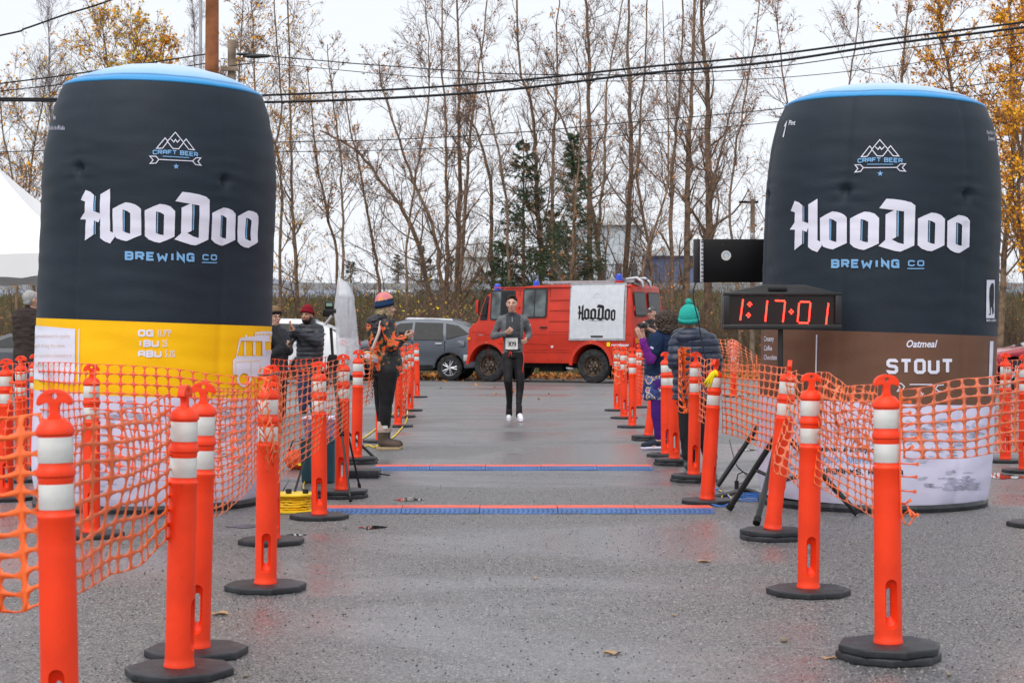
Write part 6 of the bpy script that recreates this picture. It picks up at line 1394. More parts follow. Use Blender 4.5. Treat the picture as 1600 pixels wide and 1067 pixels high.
mb = MB(); mb.ell(T(0, .027, .058), (.081, .096, .082), 16, rot=Rm); mb.ell(T(0, .05, .01), (.076, .06, .075), 14, rot=Rm); mb.ell(T(.01, -.035, .112), (.045, .05, .022), 10, rot=Rm)
me = remesh(mb, .008, 2, .006, .02)
hd = link('hair', me, hairm('hair_dark', (.035, .022, .016)), q)
gtop = mat('grey_sport_top', (.135, .14, .15), .8, var=.1, bump=.3, bscale=120); gdk = mat('grey_sweat_patch', (.055, .060, .068), .75, var=.15)
mb = MB(); torso(mb, [(a, w_, d_) for a, w_, d_ in rows[:5]]); mb.chain([(shL+V((.006, 0, -.004)), .064), (elL, .050), (wrL, .038)]); mb.chain([(shR+V((-.006, 0, -.004)), .064), (elR, .050), (wrR, .038)]); mb.chain([(shL+V((.01, 0, -.01)), .062), (J(800.5, 496, .01), .080), (shR+V((-.01, 0, -.01)), .062)]); mb.rcone(J(800.5, 496, .01), J(800.2, 490.5, -.01), .075, .064)
top = cloth('half_zip_top', mb, gtop, q, disp=.007, ds=.07)
# darker damp panel over the chest: selected faces of the same garment
me = top.data; me.materials.append(gdk)
for p in me.polygons:
    c = p.center; x = c.x/1.0; z = c.z; nx = p.normal.y
    if nx < -.25 and c.y < 0 and abs(x) < .105-.06*max(0, 1.22-z)*3 and z > 1.12 and abs(x-(0)) < .15: p.material_index = 1
MB().tube([J(800.2, 495, -.075), J(800.4, 503, -.125)], .004, 6).build('zip', M['steel'], top)
MB().tube([J(800.5+8*math.cos(a), 545-0*a, -.02+.12*math.sin(a)*-1) for a in []] or [J(790, 546, -.10), J(801, 547, -.128), J(813, 546, -.10)], .012, 6).build('belt', M['blackm'], q, smooth=True)
blkt = mat('black_tights', (.016, .016, .018), .6, var=.3, bump=.2, bscale=60)
mb = MB(); torso(mb, [(J(801.5, 548, 0), .145, .108), (J(801.5, 557, 0), .150, .115)]); mb.chain([(J(793.5, 556), .088), (kL, .062), (J(795.5, 611, .08), .056), (J(796, 627, .17), .046), (aL, .036)]); mb.chain([(J(809.5, 556), .088), (kR, .062), (J(812, 612, -.02), .056), (J(810.5, 630, -.06), .044)])
pt_ = cloth('tights', mb, blkt, q, disp=.004)
rst = mat('red_piping', (.85, .04, .02), .5)
MB().tube([J(817, 548, -.05), J(818.5, 560, -.06), J(817.2, 575, -.07), J(815.6, 588, -.07)], .006, 6).build('side_stripe', rst, pt_, smooth=True)
for x in (-1.4, 1.6): MB().tube([J(798, 548.5, -.118), J(797.5+x, 552, -.125), J(797+x*1.4, 557, -.12)], .006, 6).build('drawstring', rst, pt_, smooth=True)
wsh = mat('white_shoe', (.72, .73, .76), .6, bump=.3, bscale=60)
shoe(q, aL+V((-.005, -.07, -.135)), aL+V((0, .10, -.06)), wsh, wsh, aL+V((0, .02, -.02))); shoe(q, aR+V((.03, -.20, -.125)), aR+V((.0, .04, -.095)), wsh, M['whitef'], aR+V((0, 0, -.03)))
for a_ in (aL, aR): MB().rcone(a_+V((0, 0, .06)), a_+V((0, -.01, -.07)), .044, .046).build('sock', M['blackm'], q, smooth=True)
bb = empty('race_bib', q.location+J(799.5, 537, -.150), 'white paper race bib printed 309 on the waist of the runner', 'bib')
b0 = MB().prism(rrect(-.088, .088, -.082, .082, .008), 0, .003).build('paper', M['band'], bb)
mb = stroke_text('309', -.058, .028, .030, .052, .0105, .0125)[0]; decal('bib_number', mb, lambda x, y, o_: V((x, -.001-o_, -.0-y-0.0)), M['blk'], bb, 0, .001, world=False)
decal('bib_print', font_polys('FINISH LINE RUN', -.06, -.058, .012, .5, .01)[:0]+[strip([(-.06, -.060), (.06, -.060)], .005)]+[strip([(-.045, .052), (.045, .052)], .004)], lambda x, y, o_: V((x, -.001-o_, -y)), M['pgrey'], bb, 0, .001, world=False)
# ---- person in patterned jacket, back three quarter view, facing right and away
s = (702-HY)/CH; q = person(600, 702, 'person in a black and orange patterned jacket, striped beanie and brown boots'); J = LJ(q, 600, s)
hc = J(602.5, 482, 0); nk = J(598, 496, 0); yw = R(115)
rows = [(J(596, 501, 0), .150, .12), (J(596, 512, 0), .165, .135), (J(598, 530, 0), .165, .14), (J(602, 548, 0), .160, .135), (J(604, 566, 0), .175, .15), (J(604, 578, 0), .18, .155)]
shR, elR, wrR = J(606, 507, -.16), J(616, 540, -.20), J(632, 528, -.12); shL, elL, wrL = J(588, 506, .12), J(602, 538, .22), J(630, 529, .06)
aR, aL = J(599, 686, -.06), J(601, 684, .14); kR, kL = J(603.5, 633, -.08), J(595, 632, .10); hR, hL = J(607, 582, -.08), J(597, 582, .08)
T, Rm = body(q, rows, hc, yw, nk, [[(shR, .05), (elR, .042), (wrR, .028)], [(shL, .05), (elL, .042), (wrL, .028)], [(hR, .1), (kR, .06), (aR, .04)], [(hL, .1), (kL, .06), (aL, .04)]],
  [[(aR, .04), (aR+V((.08, -.02, -.07)), .03)], [(aL, .04), (aL+V((.08, .0, -.07)), .03)]], [(wrR, V((.8, .2, .3)), V((0, .7, .5)), dict(curl=.8)), (wrL, V((.8, -.2, .3)), V((0, -.7, .4)), dict(curl=.8, thumb=-1))], nyaw=yw-R(90))
face(T, Rm, q)
hm = MB(); hm.ell(T(0, .02, -.01), (.085, .095, .085), 14, rot=Rm); hm.ell(T(0, .06, -.055), (.08, .05, .06), 12, rot=Rm); hm.ell(T(-.055, -.01, -.06), (.03, .04, .05), 10, rot=Rm); link('hair', remesh(hm, .009, 2, .014, .018), hairm('hair_blond', (.52, .40, .24)), q)
def beanie(par, T, Rm, m, h=.105, wd=.092, cuff=None, zc=.035, tilt=0, extra=None, ridge=True):
    mb = MB(); mb.ell(T(0, .016, zc+.045), (wd, wd*1.12, h), 24, rot=Rm)
    for v in range(len(mb.v)):
        p = Rm.transposed() @ (V(mb.v[v])-T(0, 0, 0)); p.z = max(p.z, zc-.004+p.y*-.25); mb.v[v] = tuple(T(0, 0, 0)+Rm @ p)
    o = cloth('beanie', mb, m, par, .008, 2, .003, .02)
    cf = MB(); n = 28; vs = []
    for z_, rr in ((zc-.006, 1.00), (zc-.012, 1.045), (zc+.028, 1.06), (zc+.034, 1.0)):
        for k in range(n):
            a = 2*PI*k/n; vs.append(T(wd*rr*math.cos(a), .016+wd*1.12*rr*math.sin(a), z_-.25*wd*math.sin(a)*.9))
    cf.add(vs, [(i*n+k, i*n+(k+1) % n, (i+1)*n+(k+1) % n, (i+1)*n+k) for i in range(3) for k in range(n)]).build('beanie_cuff', cuff or m, o, smooth=True); return o
mnv = mat('knit_navy', (.02, .045, .11), .9, bump=.7, bscale=90); mpk = mat('knit_pink', (.62, .16, .32), .9, col2=(.85, .38, .08), scale=9, bump=.7, bscale=90)
o = beanie(q, T, Rm, mpk, .108, .094, mnv, .03); 
mb = MB(); n = 28; vs = []
for z_, rr in ((.055, 1.0), (.09, .97), (.10, .945)):
    for k in range(n): a = 2*PI*k/n; vs.append(T(.0975*rr*math.cos(a), .016+.109*rr*math.sin(a), z_-.02*math.sin(a)))
mb.add(vs, [(i*n+k, i*n+(k+1) % n, (i+1)*n+(k+1) % n, (i+1)*n+k) for i in range(2) for k in range(n)]).build('knit_band', mnv, o, smooth=True)
fl = bpy.data.materials.new('flower_fabric'); fl.use_nodes = True; n_ = fl.node_tree.nodes; l_ = fl.node_tree.links; b_ = n_['Principled BSDF']; b_.inputs['Roughness'].default_value = .55
tc = n_.new('ShaderNodeTexCoord'); nz_ = n_.new('ShaderNodeTexNoise'); nz_.inputs['Scale'].default_value = 6.5; nz_.inputs['Detail'].default_value = 3; nz_.inputs['Distortion'].default_value = 1.5; l_.new(tc.outputs['Object'], nz_.inputs[0]); cr = n_.new('ShaderNodeValToRGB'); e = cr.color_ramp; e.interpolation = 'LINEAR'
e.elements[0].position = .0; e.elements[0].color = (.010, .010, .013, 1); e.elements[1].position = 1; e.elements[1].color = (.85, .10, .02, 1)
for p, c in ((.52, (.012, .012, .015, 1)), (.55, (.30, .18, .02, 1)), (.575, (.82, .07, .01, 1)), (.64, (.9, .10, .03, 1)), (.68, (.05, .02, .015, 1)), (.72, (.015, .012, .015, 1))): x = e.elements.new(p); x.color = c
l_.new(nz_.outputs[0], cr.inputs[0]); l_.new(cr.outputs[0], b_.inputs['Base Color'])
mb = MB(); torso(mb, [(a, w_*1.06, d_*1.08) for a, w_, d_ in rows], yaw=yw-R(90)); mb.chain([(shR, .075), (elR, .066), (wrR, .046)]); mb.chain([(shL, .075), (elL, .066), (wrL, .046)])
jk = cloth('jacket', mb, fl, q, disp=.013, ds=.06)
mb = MB(); mb.ell(J(591, 499, 0), (.135, .14, .062), 16, rot=Matrix.Rotation(R(-18), 3, 'Y')); mb.ell(J(595, 505, 0), (.15, .14, .05), 14); cloth('hood', mb, mat('navy_black', (.012, .014, .022), .5, bump=.2), jk, disp=.015, ds=.05)
mb = MB(); mb.chain([(hR+V((0, 0, .02)), .115), (kR, .075), (J(602, 660, -.07), .068), (J(600, 672, -.06), .05)]); mb.chain([(hL+V((0, 0, .02)), .115), (kL, .075), (J(598, 660, .12), .068), (J(600, 672, .13), .05)]); torso(mb, [(J(603, 576, 0), .16, .15), (J(603, 586, 0), .16, .15)], yaw=yw-R(90)); cloth('trousers', mb, blkt, q, disp=.005)
bt = mat('boot_brown', (.10, .07, .055), .6, bump=.3); cuffm = mat('boot_cuff', (.42, .25, .20), .9, col2=(.55, .48, .42), scale=25); solem = mat('boot_sole', (.42, .31, .18), .6)
for a in (aR, aL):
    toe = V((a.x+.15, a.y-.02, .045)); heel = V((a.x-.03, a.y, .045)); mb = MB().chain([(V((a.x, a.y, .18)), .058), (V((a.x-.005, a.y, .08)), .055), (V((a.x+.07, a.y-.01, .06)), .05), (toe+V((0, 0, .005)), .045)])
    o = cloth('boot', mb, bt, q, .009, 3, .003); MB().lathe([(.066, .19), (.070, .20), (.068, .30), (.060, .31)], 20, c=(a.x+.005, a.y, 0)).build('boot_cuff', cuffm, o, smooth='auto')
    p = [(toe.x+.045*math.cos(t), toe.y+.045*math.sin(t)) for t in [-PI/2+PI*k/8 for k in range(9)]]+[(heel.x+.045*math.cos(t), heel.y+.045*math.sin(t)) for t in [PI/2+PI*k/8 for k in range(9)]]
    MB().add([(x, y, z) for z in (.0, .032) for x, y in p], [tuple(range(17, -1, -1)), tuple(range(18, 36))]+[(k, (k+1) % 18, (k+1) % 18+18, k+18) for k in range(18)]).build('sole', solem, o, bevel=.005)
MB().box((aR.x+.03, aR.y-.072, .25), (.05, .008, .035)).build('label_patch', M['band'], o)
st_ = empty('shoulder_bag', q.location+J(580, 555, -.16), 'small tan woven bag on a pale strap across the patterned jacket', 'bag')
tan = mat('woven_tan', (.50, .30, .10), .8, col2=(.66, .50, .30), scale=40); 
g0 = st_.location-q.location; MB().tube([J(597, 502, -.15)-g0, J(594, 520, -.185)-g0, J(586, 540, -.19)-g0, J(581, 552, -.17)-g0], .018, 6).build('strap', mat('strap_pale', (.60, .45, .42), .8), st_, smooth=True)
link('pouch', remesh(MB().ell((0, 0, -.02), (.10, .06, .062), 14, rot=Matrix.Rotation(R(25), 3, 'Y')), .01, 2), tan, st_)
for k in (-.02, .0, .02): MB().tube([(-.09, -.035, k+.02), (0, -.066, k-.02), (.09, -.035, k-.06)], .006, 5).build('woven_band', M['whitef'], st_, smooth=True)
ph = empty('camera', q.location+J(633, 524, -.05), 'dark phone or camera held up by the person in the patterned jacket', 'camera'); MB().box((0, 0, .02), (.12, .09, .06)).build('camera_body', M['black'], ph, bevel=.01); MB().bar((.05, 0, .02), (.10, 0, .02), .028, 12).build('lens', mat('lens_pink', (.55, .08, .25), .3), ph)
# ---- clapping man in maroon beanie (seen from waist up behind the net)
s = 98; py_ = HY+CH*s; q = person(482, py_, 'bearded man in a maroon beanie and dark puffer jacket clapping his hands'); J = LJ(q, 482, s)
hc = J(480.5, 493.5, -.08); nk = J(481, 506, 0); rows = [(J(483, 508, 0), .17, .12), (J(485, 518, 0), .215, .15), (J(485, 535, -.01), .215, .165), (J(484, 555, 0), .205, .165), (J(483, 580, 0), .20, .16)]
shL, elL, wrL = J(462, 515, 0), J(453, 533, -.14), J(458.5, 517, -.30); shR, elR, wrR = J(498, 515, 0), J(497, 534, -.18), J(463.5, 516, -.34)
T, Rm = body(q, rows, hc, R(-22), nk, [[(shL, .05), (elL, .045), (wrL, .03)], [(shR, .05), (elR, .045), (wrR, .03)], [(J(475, 590), .09), (J(474, 620), .06), (J(474, 640), .045)], [(J(490, 590), .09), (J(491, 620), .06), (J(491, 640), .045)]],
  [], [(wrL, V((-.15, -.1, 1)), V((1, -.2, 0)), dict(curl=.12, spread=.25)), (wrR, V((-.45, -.1, .9)), V((-1, .1, -.3)), dict(curl=.12, spread=.2, thumb=-1))], skin=M['skin2'], wide=1.06, k=1.06)
face(T, Rm, q, k=1.06); bd = MB(); bd.ell(T(0, -.038, -.078), (.062, .060, .040), 14, rot=Rm); bd.ell(T(0, -.070, -.042), (.034, .026, .008), 10, rot=Rm); bd.ell(T(.055, -.01, -.045), (.018, .035, .05), 10, rot=Rm); bd.ell(T(-.055, -.01, -.045), (.018, .035, .05), 10, rot=Rm); link('beard', remesh(bd, .007, 2, .004, .02), M.get('hd') or hairm('hair_dark', (.03, .02, .015)), q)
beanie(q, T, Rm, mat('knit_maroon', (.22, .010, .022), .9, bump=.7, bscale=90), .100, .094, None, .038)
puf = mat('puffer_dark', (.022, .025, .034), .45, var=.2, bump=.15, bscale=30)
def puffer(name, mb, m, par, pitch=.075, amp=.014, sleeves=()):
    me = remesh(mb, .010, 4); n = len(me.vertices)
    for v in me.vertices:
        z = v.co.z+.012*mnoise.noise((v.co.x*6, v.co.y*6, 0)); w1 = abs(math.sin(z*PI/pitch)); v.co += v.normal*(amp*(w1**.5)-amp*.5+.006*mnoise.noise(v.co*16))
    return link(name, me, m, par)
mb = MB(); torso(mb, [(a, w_*1.05, d_*1.05) for a, w_, d_ in rows]); mb.chain([(shL, .085), (elL, .085), (wrL+V((0, .02, -.03)), .052)]); mb.chain([(shR, .085), (elR, .085), (wrR+V((.02, .02, -.02)), .052)]); mb.rcone(J(483, 510, .02), J(483, 504, .03), .12, .10); puffer('puffer_jacket', mb, puf, q)
jean = mat('jeans', (.035, .06, .13), .8, var=.2, bump=.3)
mb = MB(); torso(mb, [(J(483, 578, 0), .19, .15), (J(483, 590, 0), .18, .14)]); mb.chain([(J(475, 590), .11), (J(474, 620), .085), (J(474, 641), .07)]); mb.chain([(J(490, 590), .11), (J(491, 620), .085), (J(491, 641), .07)]); cloth('jeans', mb, jean, q)
for x in (474, 491): shoe(q, J(x, 645, -.18)*1, J(x, 645, .02), M['blackm'], M['blackm'], J(x, 638, .0))
# ---- woman with glasses and brown beanie
s = 104; py_ = HY+CH*s; q = person(432, py_, 'woman with glasses and a tan beanie holding a phone beside the left can'); J = LJ(q, 432, s)
hc = J(430, 496.5, 0); nk = J(430, 511, 0); rows = [(J(431, 516, 0), .16, .11), (J(431, 526, 0), .19, .13), (J(431, 545, 0), .19, .145), (J(430, 565, 0), .19, .15), (J(430, 590, 0), .2, .155)]
shR, elR, wrR = J(444, 524, -.02), J(452, 548, -.05), J(449, 543, -.26); shL, elL, wrL = J(417, 524, 0), J(412, 548, 0), J(430, 548, -.22)
T, Rm = body(q, rows, hc, R(32), nk, [[(shL, .045), (elL, .04), (wrL, .027)], [(shR, .045), (elR, .04), (wrR, .027)], [(J(423, 600), .09), (J(423, 628), .06), (J(423, 648), .045)], [(J(438, 600), .09), (J(438, 628), .06), (J(438, 648), .045)]], [], [(wrR, V((.4, -.3, .35)), V((-.3, .6, .5)), dict(curl=.9)), (wrL, V((.7, -.2, 0)), V((0, .5, .5)), dict(curl=.7, thumb=-1))], k=1.04)
face(T, Rm, q, 1.04, glasses=True); beanie(q, T, Rm, mat('knit_tan', (.24, .15, .08), .9, bump=.7, bscale=90), .092, .092, mat('knit_black', (.02, .02, .02), .9), .045)
hm = MB(); hm.ell(T(0, .045, -.01), (.080, .06, .075), 12, rot=Rm); link('hair', remesh(hm, .009, 2, .008, .02), hairm('hair_brown', (.10, .055, .03)), q)
mb = MB(); torso(mb, [(a, w_*1.05, d_*1.05) for a, w_, d_ in rows]); mb.chain([(shL, .075), (elL, .07), (wrL, .045)]); mb.chain([(shR, .08), (elR, .075), (wrR+V((0, .03, 0)), .045)]); mb.rcone(J(431, 520), J(431, 513, 0), .11, .075); cloth('dark_coat', mb, mat('coat_charcoal', (.028, .03, .038), .7, bump=.3), q, disp=.010)
mb = MB(); mb.chain([(J(423, 594), .11), (J(423, 648), .08)]); mb.chain([(J(438, 594), .11), (J(438, 648), .08)]); cloth('trousers', mb, blkt, q)
for x in (423, 438): shoe(q, J(x, 652, -.18), J(x, 652, .02), M['blackm'], M['blackm'], J(x, 645, .0))
ph = empty('phone', q.location+J(459, 534, -.32), 'slim dark phone in the hand of the woman with glasses', 'phone'); MB().box((0, 0, 0), (.03, .07, .11), Matrix.Rotation(R(35), 3, 'Y')).build('phone_body', M['black'], ph, bevel=.005)
# ---- person in black, only a shoulder and sleeve showing past the left can
s = 122; py_ = HY+CH*s; q = person(408, py_, 'person in a black jacket mostly hidden by the left can, one sleeve showing'); J = LJ(q, 408, s)
hc = J(400, 487, 0); nk = J(400, 503, 0); rows = [(J(402, 508, 0), .17, .12), (J(404, 520, 0), .20, .14), (J(404, 550, 0), .19, .15), (J(404, 580, 0), .19, .15)]
shR, elR, wrR = J(426, 518, 0), J(441, 545, -.05), J(424, 556, -.25); shL, elL, wrL = J(384, 518, 0), J(380, 550, 0), J(390, 560, -.2)
T, Rm = body(q, rows, hc, R(20), nk, [[(shL, .05), (elL, .045), (wrL, .03)], [(shR, .05), (elR, .045), (wrR, .03)], [(J(396, 600), .09), (J(396, 660), .045)], [(J(413, 600), .09), (J(413, 660), .045)]], [], [(wrR, V((-.6, -.3, .1)), V((0, .5, .5)), dict(curl=.8)), (wrL, V((.6, -.3, .1)), V((0, .5, .5)), dict(curl=.8, thumb=-1))])
face(T, Rm, q); link('hair', remesh(MB().ell(T(0, .02, .05), (.083, .1, .08), 14, rot=Rm), .009, 2, .005, .02), hairm('hair_brown', (.1, .05, .03)), q)
mb = MB(); torso(mb, [(a, w_*1.05, d_*1.05) for a, w_, d_ in rows]); mb.chain([(shL, .08), (elL, .075), (wrL, .045)]); mb.chain([(shR, .085), (elR, .082), (wrR, .048)]); cloth('black_jacket', mb, mat('coat_black', (.016, .016, .020), .7, bump=.3), q, disp=.010)
mb = MB(); mb.chain([(J(396, 590), .11), (J(396, 665), .07)]); mb.chain([(J(413, 590), .11), (J(413, 665), .07)]); cloth('trousers', mb, blkt, q)
for x in (396, 413): shoe(q, J(x, 672, -.18), J(x, 672, .02), M['blackm'], M['blackm'], J(x, 662, .0))
# ---- grey haired man in brown at the left, from behind
s = 129; py_ = HY+CH*s; q = person(46, py_, 'grey haired man in a dark brown jacket seen from behind beside the left can'); J = LJ(q, 46, s)
hc = J(50, 469, 0); nk = J(47, 484, 0); rows = [(J(45, 486, 0), .15, .12), (J(45, 495, 0), .20, .14), (J(45, 515, 0), .185, .145), (J(45, 540, 0), .18, .14), (J(45, 566, 0), .19, .14)]
shL, elL, wrL = J(29, 493, 0), J(27, 527, .05), J(33, 555, -.1); shR, elR, wrR = J(61, 493, .05), J(64, 527, .1), J(60, 555, 0)
T, Rm = body(q, rows, hc, R(130), nk, [[(shL, .05), (elL, .045), (wrL, .03)], [(shR, .05), (elR, .045), (wrR, .03)], [(J(37, 580), .09), (J(37, 655), .045)], [(J(53, 580), .09), (J(53, 655), .045)]], [], [(wrL, V((.1, -.1, -1)), V((1, 0, 0)), dict(curl=.5)), (wrR, V((0, -.1, -1)), V((-1, 0, 0)), dict(curl=.5, thumb=-1))])
face(T, Rm, q); hm = MB(); hm.ell(T(0, .025, .035), (.081, .098, .085), 14, rot=Rm); hm.ell(T(0, .06, -.02), (.07, .045, .05), 12, rot=Rm); link('hair', remesh(hm, .009, 2, .005, .018), hairm('hair_grey', (.48, .47, .46), (.28, .27, .27)), q)
mb = MB(); torso(mb, [(a, w_*1.04, d_*1.05) for a, w_, d_ in rows]); mb.chain([(shL, .078), (elL, .068), (wrL, .048)]); mb.chain([(shR, .078), (elR, .068), (wrR, .048)]); mb.rcone(J(46, 490, .02), J(46.5, 484, .02), .095, .07); cloth('brown_jacket', mb, mat('jacket_brown', (.045, .033, .030), .85, bump=.4), q, disp=.012, ds=.08)
mb = MB(); mb.chain([(J(37, 570), .11), (J(37, 660), .07)]); mb.chain([(J(53, 570), .11), (J(53, 660), .07)]); cloth('trousers', mb, jean, q)
for x in (37, 53): shoe(q, J(x, 668, .18), J(x, 668, -.02), M['blackm'], M['blackm'], J(x, 658, .0))
# ---- photographer by the van
s = 78; py_ = HY+CH*s; q = person(1019, py_, 'photographer in a grey cap and dark shirt aiming a camera by the van'); J = LJ(q, 1019, s)
hc = J(1018, 489.5, -.05); nk = J(1019, 499, 0); rows = [(J(1019, 502, 0), .16, .11), (J(1020, 510, 0), .20, .13), (J(1020, 525, 0), .18, .13), (J(1020, 545, 0), .18, .13), (J(1020, 558, 0), .18, .13)]
shL, elL, wrL = J(1008, 507, -.02), J(1004, 523, -.15), J(1004, 512, -.36); shR, elR, wrR = J(1032, 507, -.02), J(1030, 522, -.12), J(1010, 513, -.34)
T, Rm = body(q, rows, hc, R(-30), nk, [[(shL, .05), (elL, .042), (wrL, .03)], [(shR, .05), (elR, .042), (wrR, .03)], [(J(1013, 565), .09), (J(1013, 612), .045)], [(J(1026, 565), .09), (J(1026, 612), .045)]], [], [(wrL, V((-.2, -.3, .6)), V((.7, 0, .2)), dict(curl=.8)), (wrR, V((-.5, -.3, .4)), V((0, .6, .6)), dict(curl=.8, thumb=-1))], k=1.05)
face(T, Rm, q, 1.05); mb = MB(); mb.ell(T(0, .012, .055), (.084, .10, .075), 18, rot=Rm)
for v in range(len(mb.v)):
    p = Rm.transposed() @ (V(mb.v[v])-T(0, 0, 0)); p.z = max(p.z, .045); mb.v[v] = tuple(T(0, 0, 0)+Rm @ p)
cpm = mat('cap_grey', (.09, .10, .11), .8, bump=.3); o = cloth('cap', mb, cpm, q, .008, 2, .002); mb = MB(); mb.ell(T(0, -.12, .048), (.062, .06, .010), 14, rot=Rm); mb.build('cap_peak', cpm, o, smooth=True); MB().ell(T(0, -.096, .085), (.02, .006, .014), 8, rot=Rm).build('cap_badge', M['band'], o)
mb = MB(); torso(mb, [(a, w_*1.05, d_*1.08) for a, w_, d_ in rows]); mb.chain([(shL, .07), (shL.lerp(elL, .6), .062)]); mb.chain([(shR, .07), (shR.lerp(elR, .6), .062)]); cloth('shirt', mb, mat('shirt_charcoal', (.05, .052, .055), .85, col2=(.02, .02, .022), scale=14, bump=.3), q, disp=.01)
mb = MB(); torso(mb, [(J(1020, 556, 0), .17, .12), (J(1020, 566, 0), .17, .12)]); mb.chain([(J(1013, 565), .10), (J(1013, 612), .07)]); mb.chain([(J(1026, 565), .10), (J(1026, 612), .07)]); cloth('trousers', mb, jean, q)
for x in (1013, 1026): shoe(q, J(x, 617, -.18), J(x, 617, .02), M['blackm'], M['blackm'], J(x, 610, .0))
cmr = empty('camera', q.location+J(1003, 508.5, -.40), 'large black camera with a long lens held by the photographer', 'camera'); MB().box((0, 0, 0), (.15, .09, .11), rotz(R(-30))).build('camera_body', M['black'], cmr, bevel=.015)
MB().tube([(-.02, -.04, 0), (-.09, -.13, -.02), (-.10, -.145, -.022)], [.042, .045, .052], 16).build('lens', M['black'], cmr, smooth='auto'); MB().bar((-.100, -.146, -.022), (-.1005, -.147, -.022), .04, 14).build('lens_glass', M['glass'], cmr)
# ---- applauding woman in navy tee with purple sleeves, turned away to the left
s = (702-HY)/CH; q = person(1030, 702, 'curly haired woman in a navy tee with purple sleeves and patterned skirt clapping'); J = LJ(q, 1030, s)
hc = J(1037, 505, 0); nk = J(1036, 520, 0); yw = R(-125)
rows = [(J(1035, 525, 0), .15, .12), (J(1035, 535, 0), .175, .135), (J(1033, 555, 0), .165, .14), (J(1032, 572, 0), .160, .145), (J(1031, 585, 0), .165, .155)]
shL, elL, wrL = J(1024, 531, -.14), J(1014, 561, -.22), J(1001, 532, -.26); shR, elR, wrR = J(1046, 531, .10), J(1020, 555, .16), J(1006, 534, -.10)
hL, hR = J(1030, 598, -.08), J(1036, 598, .08); kL, kR = J(1026, 645, -.08), J(1034, 645, .09); aL, aR = J(1029, 688, -.07), J(1037, 688, .10)
T, Rm = body(q, rows, hc, yw, nk, [[(shL, .05), (elL, .046), (wrL, .030)], [(shR, .05), (elR, .046), (wrR, .030)], [(hL, .09), (kL, .062), (aL, .04)], [(hR, .09), (kR, .062), (aR, .04)]], [[(aL, .035), (aL+V((-.07, -.02, -.06)), .028)], [(aR, .035), (aR+V((-.07, 0, -.06)), .028)]],
  [(wrL, V((-.45, 0, .85)), V((.7, .5, .2)), dict(curl=.2, spread=.15)), (wrR, V((-.35, -.25, .9)), V((.3, -.9, .2)), dict(curl=.2, thumb=-1, spread=.15))], nyaw=yw+R(90))
face(T, Rm, q); hm = MB(); hm.ell(T(0, .035, .025), (.125, .125, .115), 18, rot=Rm); hm.ell(T(0, .06, -.06), (.125, .10, .085), 16, rot=Rm); link('curly_hair', remesh(hm, .009, 2, .026, .022), hairm('hair_curly', (.11, .085, .07), (.035, .026, .02)), q)
pur = mat('purple_knit', (.18, .02, .24), .8, bump=.3); nvt = mat('navy_cotton', (.008, .022, .062), .8, var=.15, bump=.3, bscale=30)
mb = MB(); mb.chain([(shL, .066), (elL, .060), (wrL, .038)]); mb.chain([(shR, .066), (elR, .060), (wrR, .038)]); cloth('purple_sleeves', mb, pur, q, disp=.007, ds=.05)
mb = MB(); torso(mb, [(a, w_*1.08, d_*1.08) for a, w_, d_ in rows], yaw=yw+R(90)); mb.chain([(shL, .088), (shL.lerp(elL, .62), .080)]); mb.chain([(shR, .088), (shR.lerp(elR, .62), .080)]); mb.rcone(J(1035, 526), J(1036, 521), .10, .075); tee = cloth('navy_tee', mb, nvt, q, disp=.010, ds=.08)
MB().box(shL.lerp(elL, .4)+V((-.03, -.083, .0)), (.035, .01, .02), Matrix.Rotation(.5, 3, 'Y')).build('sleeve_print', M['whitef'], tee)
skm = bpy.data.materials.new('patterned_skirt'); skm.use_nodes = True; n_ = skm.node_tree.nodes; l_ = skm.node_tree.links; b_ = n_['Principled BSDF']; tc = n_.new('ShaderNodeTexCoord'); vo = n_.new('ShaderNodeTexVoronoi'); vo.inputs['Scale'].default_value = 10; l_.new(tc.outputs['Object'], vo.inputs[0]); mt = n_.new('ShaderNodeMath'); mt.operation = 'MULTIPLY'; mt.inputs[1].default_value = 1.7; l_.new(vo.outputs['Distance'], mt.inputs[0])
cr = n_.new('ShaderNodeValToRGB'); e = cr.color_ramp; e.interpolation = 'CONSTANT'; e.elements[0].color = (.02, .05, .25, 1); e.elements[1].position = .95; e.elements[1].color = (.02, .03, .12, 1)
for p, c in ((.16, (.7, .5, .05, 1)), (.30, (.02, .03, .14, 1)), (.42, (.08, .32, .55, 1)), (.55, (.35, .03, .25, 1)), (.68, (.7, .62, .3, 1)), (.80, (.03, .06, .25, 1))): x = e.elements.new(p); x.color = c
l_.new(mt.outputs[0], cr.inputs[0]); l_.new(cr.outputs[0], b_.inputs['Base Color']); b_.inputs['Roughness'].default_value = .8
mb = MB(); torso(mb, [(J(1031, 588, 0), .18, .165), (J(1031, 610, 0), .20, .18), (J(1031, 621, 0), .205, .185)], yaw=yw+R(90)); cloth('skirt', mb, skm, q, disp=.012)
mb = MB(); mb.chain([(hL, .1), (kL, .07), (aL+V((0, 0, .03)), .046)]); mb.chain([(hR, .1), (kR, .07), (aR+V((0, 0, .03)), .046)]); cloth('purple_leggings', mb, mat('indigo_knit', (.055, .012, .16), .75), q, disp=.004)
snk = mat('dark_sneaker', (.02, .025, .045), .7)
for a in (aL, aR): shoe(q, V((a.x-.17, a.y-.02, .035)), V((a.x+.03, a.y, .04)), snk, M['whitef'], a+V((0, 0, -.02)))
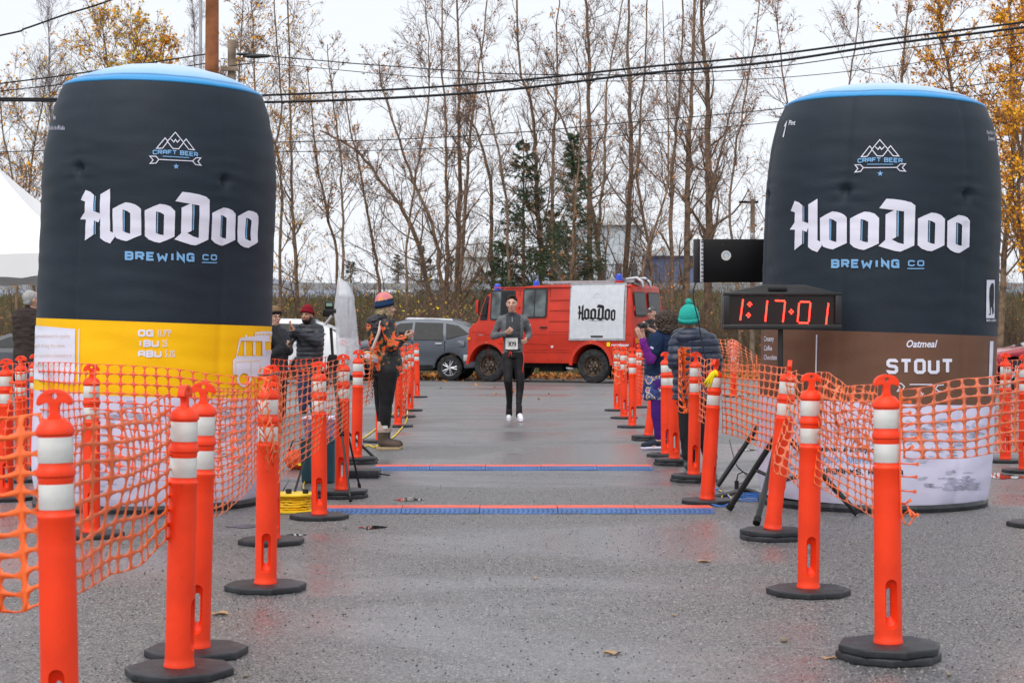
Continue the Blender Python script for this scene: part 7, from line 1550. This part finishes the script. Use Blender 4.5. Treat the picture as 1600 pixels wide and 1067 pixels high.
# ---- person in puffy navy jacket and teal bobble hat, from behind
s = (735-HY)/CH; q = person(1086, 735, 'person in a puffy navy jacket and teal bobble hat seen from behind'); J = LJ(q, 1086, s)
hc = J(1076.5, 502, 0); nk = J(1078, 518, 0); rows = [(J(1082, 523, 0), .16, .12), (J(1084, 534, 0), .19, .14), (J(1085, 555, 0), .19, .15), (J(1086, 580, 0), .19, .15), (J(1086, 610, 0), .20, .15), (J(1086, 622, 0), .20, .15)]
shL, elL, wrL = J(1060, 535, 0), J(1056, 565, -.03), J(1066, 590, .16); shR, elR, wrR = J(1108, 535, 0), J(1116, 568, -.03), J(1110, 598, .14)
hL, hR = J(1076, 630), J(1098, 630); kL, kR = J(1075, 680), J(1103, 680); aL, aR = J(1077, 712), J(1110, 714)
T, Rm = body(q, rows, hc, R(172), nk, [[(shL, .05), (elL, .046), (wrL, .030)], [(shR, .05), (elR, .046), (wrR, .030)], [(hL, .09), (kL, .06), (aL, .045)], [(hR, .09), (kR, .06), (aR, .045)]], [], [(wrL, V((.4, .8, .2)), V((0, 0, 1)), dict(curl=.7)), (wrR, V((-.4, .8, .2)), V((0, 0, 1)), dict(curl=.7, thumb=-1))], k=1.0)
face(T, Rm, q); tk = mat('knit_teal', (.03, .42, .36), .9, bump=1, bscale=70); o = beanie(q, T, Rm, tk, .118, .096, tk, .0)
link('bobble', remesh(MB().ell(T(-.0, .0, .178), .034, 12), .006, 1, .006, .012), tk, o)
mb = MB(); torso(mb, [(a, w_*1.06, d_*1.1) for a, w_, d_ in rows]); mb.chain([(shL, .085), (elL, .08), (wrL, .05)]); mb.chain([(shR, .085), (elR, .08), (wrR, .05)]); pn_ = mat('puffer_navy', (.022, .032, .062), .4, var=.2, bump=.15, bscale=30)
jk = puffer('puffer_jacket', mb, pn_, q, .072, .016); mb = MB(); mb.ell(J(1080, 521, .08), (.165, .13, .065), 16); mb.ell(J(1077, 526, -.09), (.135, .07, .085), 16); puffer('hood', mb, pn_, jk, .06, .010)
mb = MB(); torso(mb, [(J(1086, 618, 0), .18, .14), (J(1086, 630, 0), .18, .14)]); mb.chain([(hL, .105), (kL, .08), (aL, .07)]); mb.chain([(hR, .105), (kR, .08), (aR, .07)]); cloth('trousers', mb, blkt, q)
rbt = mat('rubber_boot', (.07, .07, .068), .35, coat=.2)
for a in (aL, aR):
    mb = MB().chain([(V((a.x, a.y, .40)), .078), (V((a.x, a.y, .12)), .062), (V((a.x+.02, a.y+.10, .055)), .052), (V((a.x+.03, a.y+.18, .05)), .048)]); mb.ell((a.x, a.y, .05), (.055, .06, .05)); cloth('rubber_boot', mb, rbt, q, .009, 3, .004)
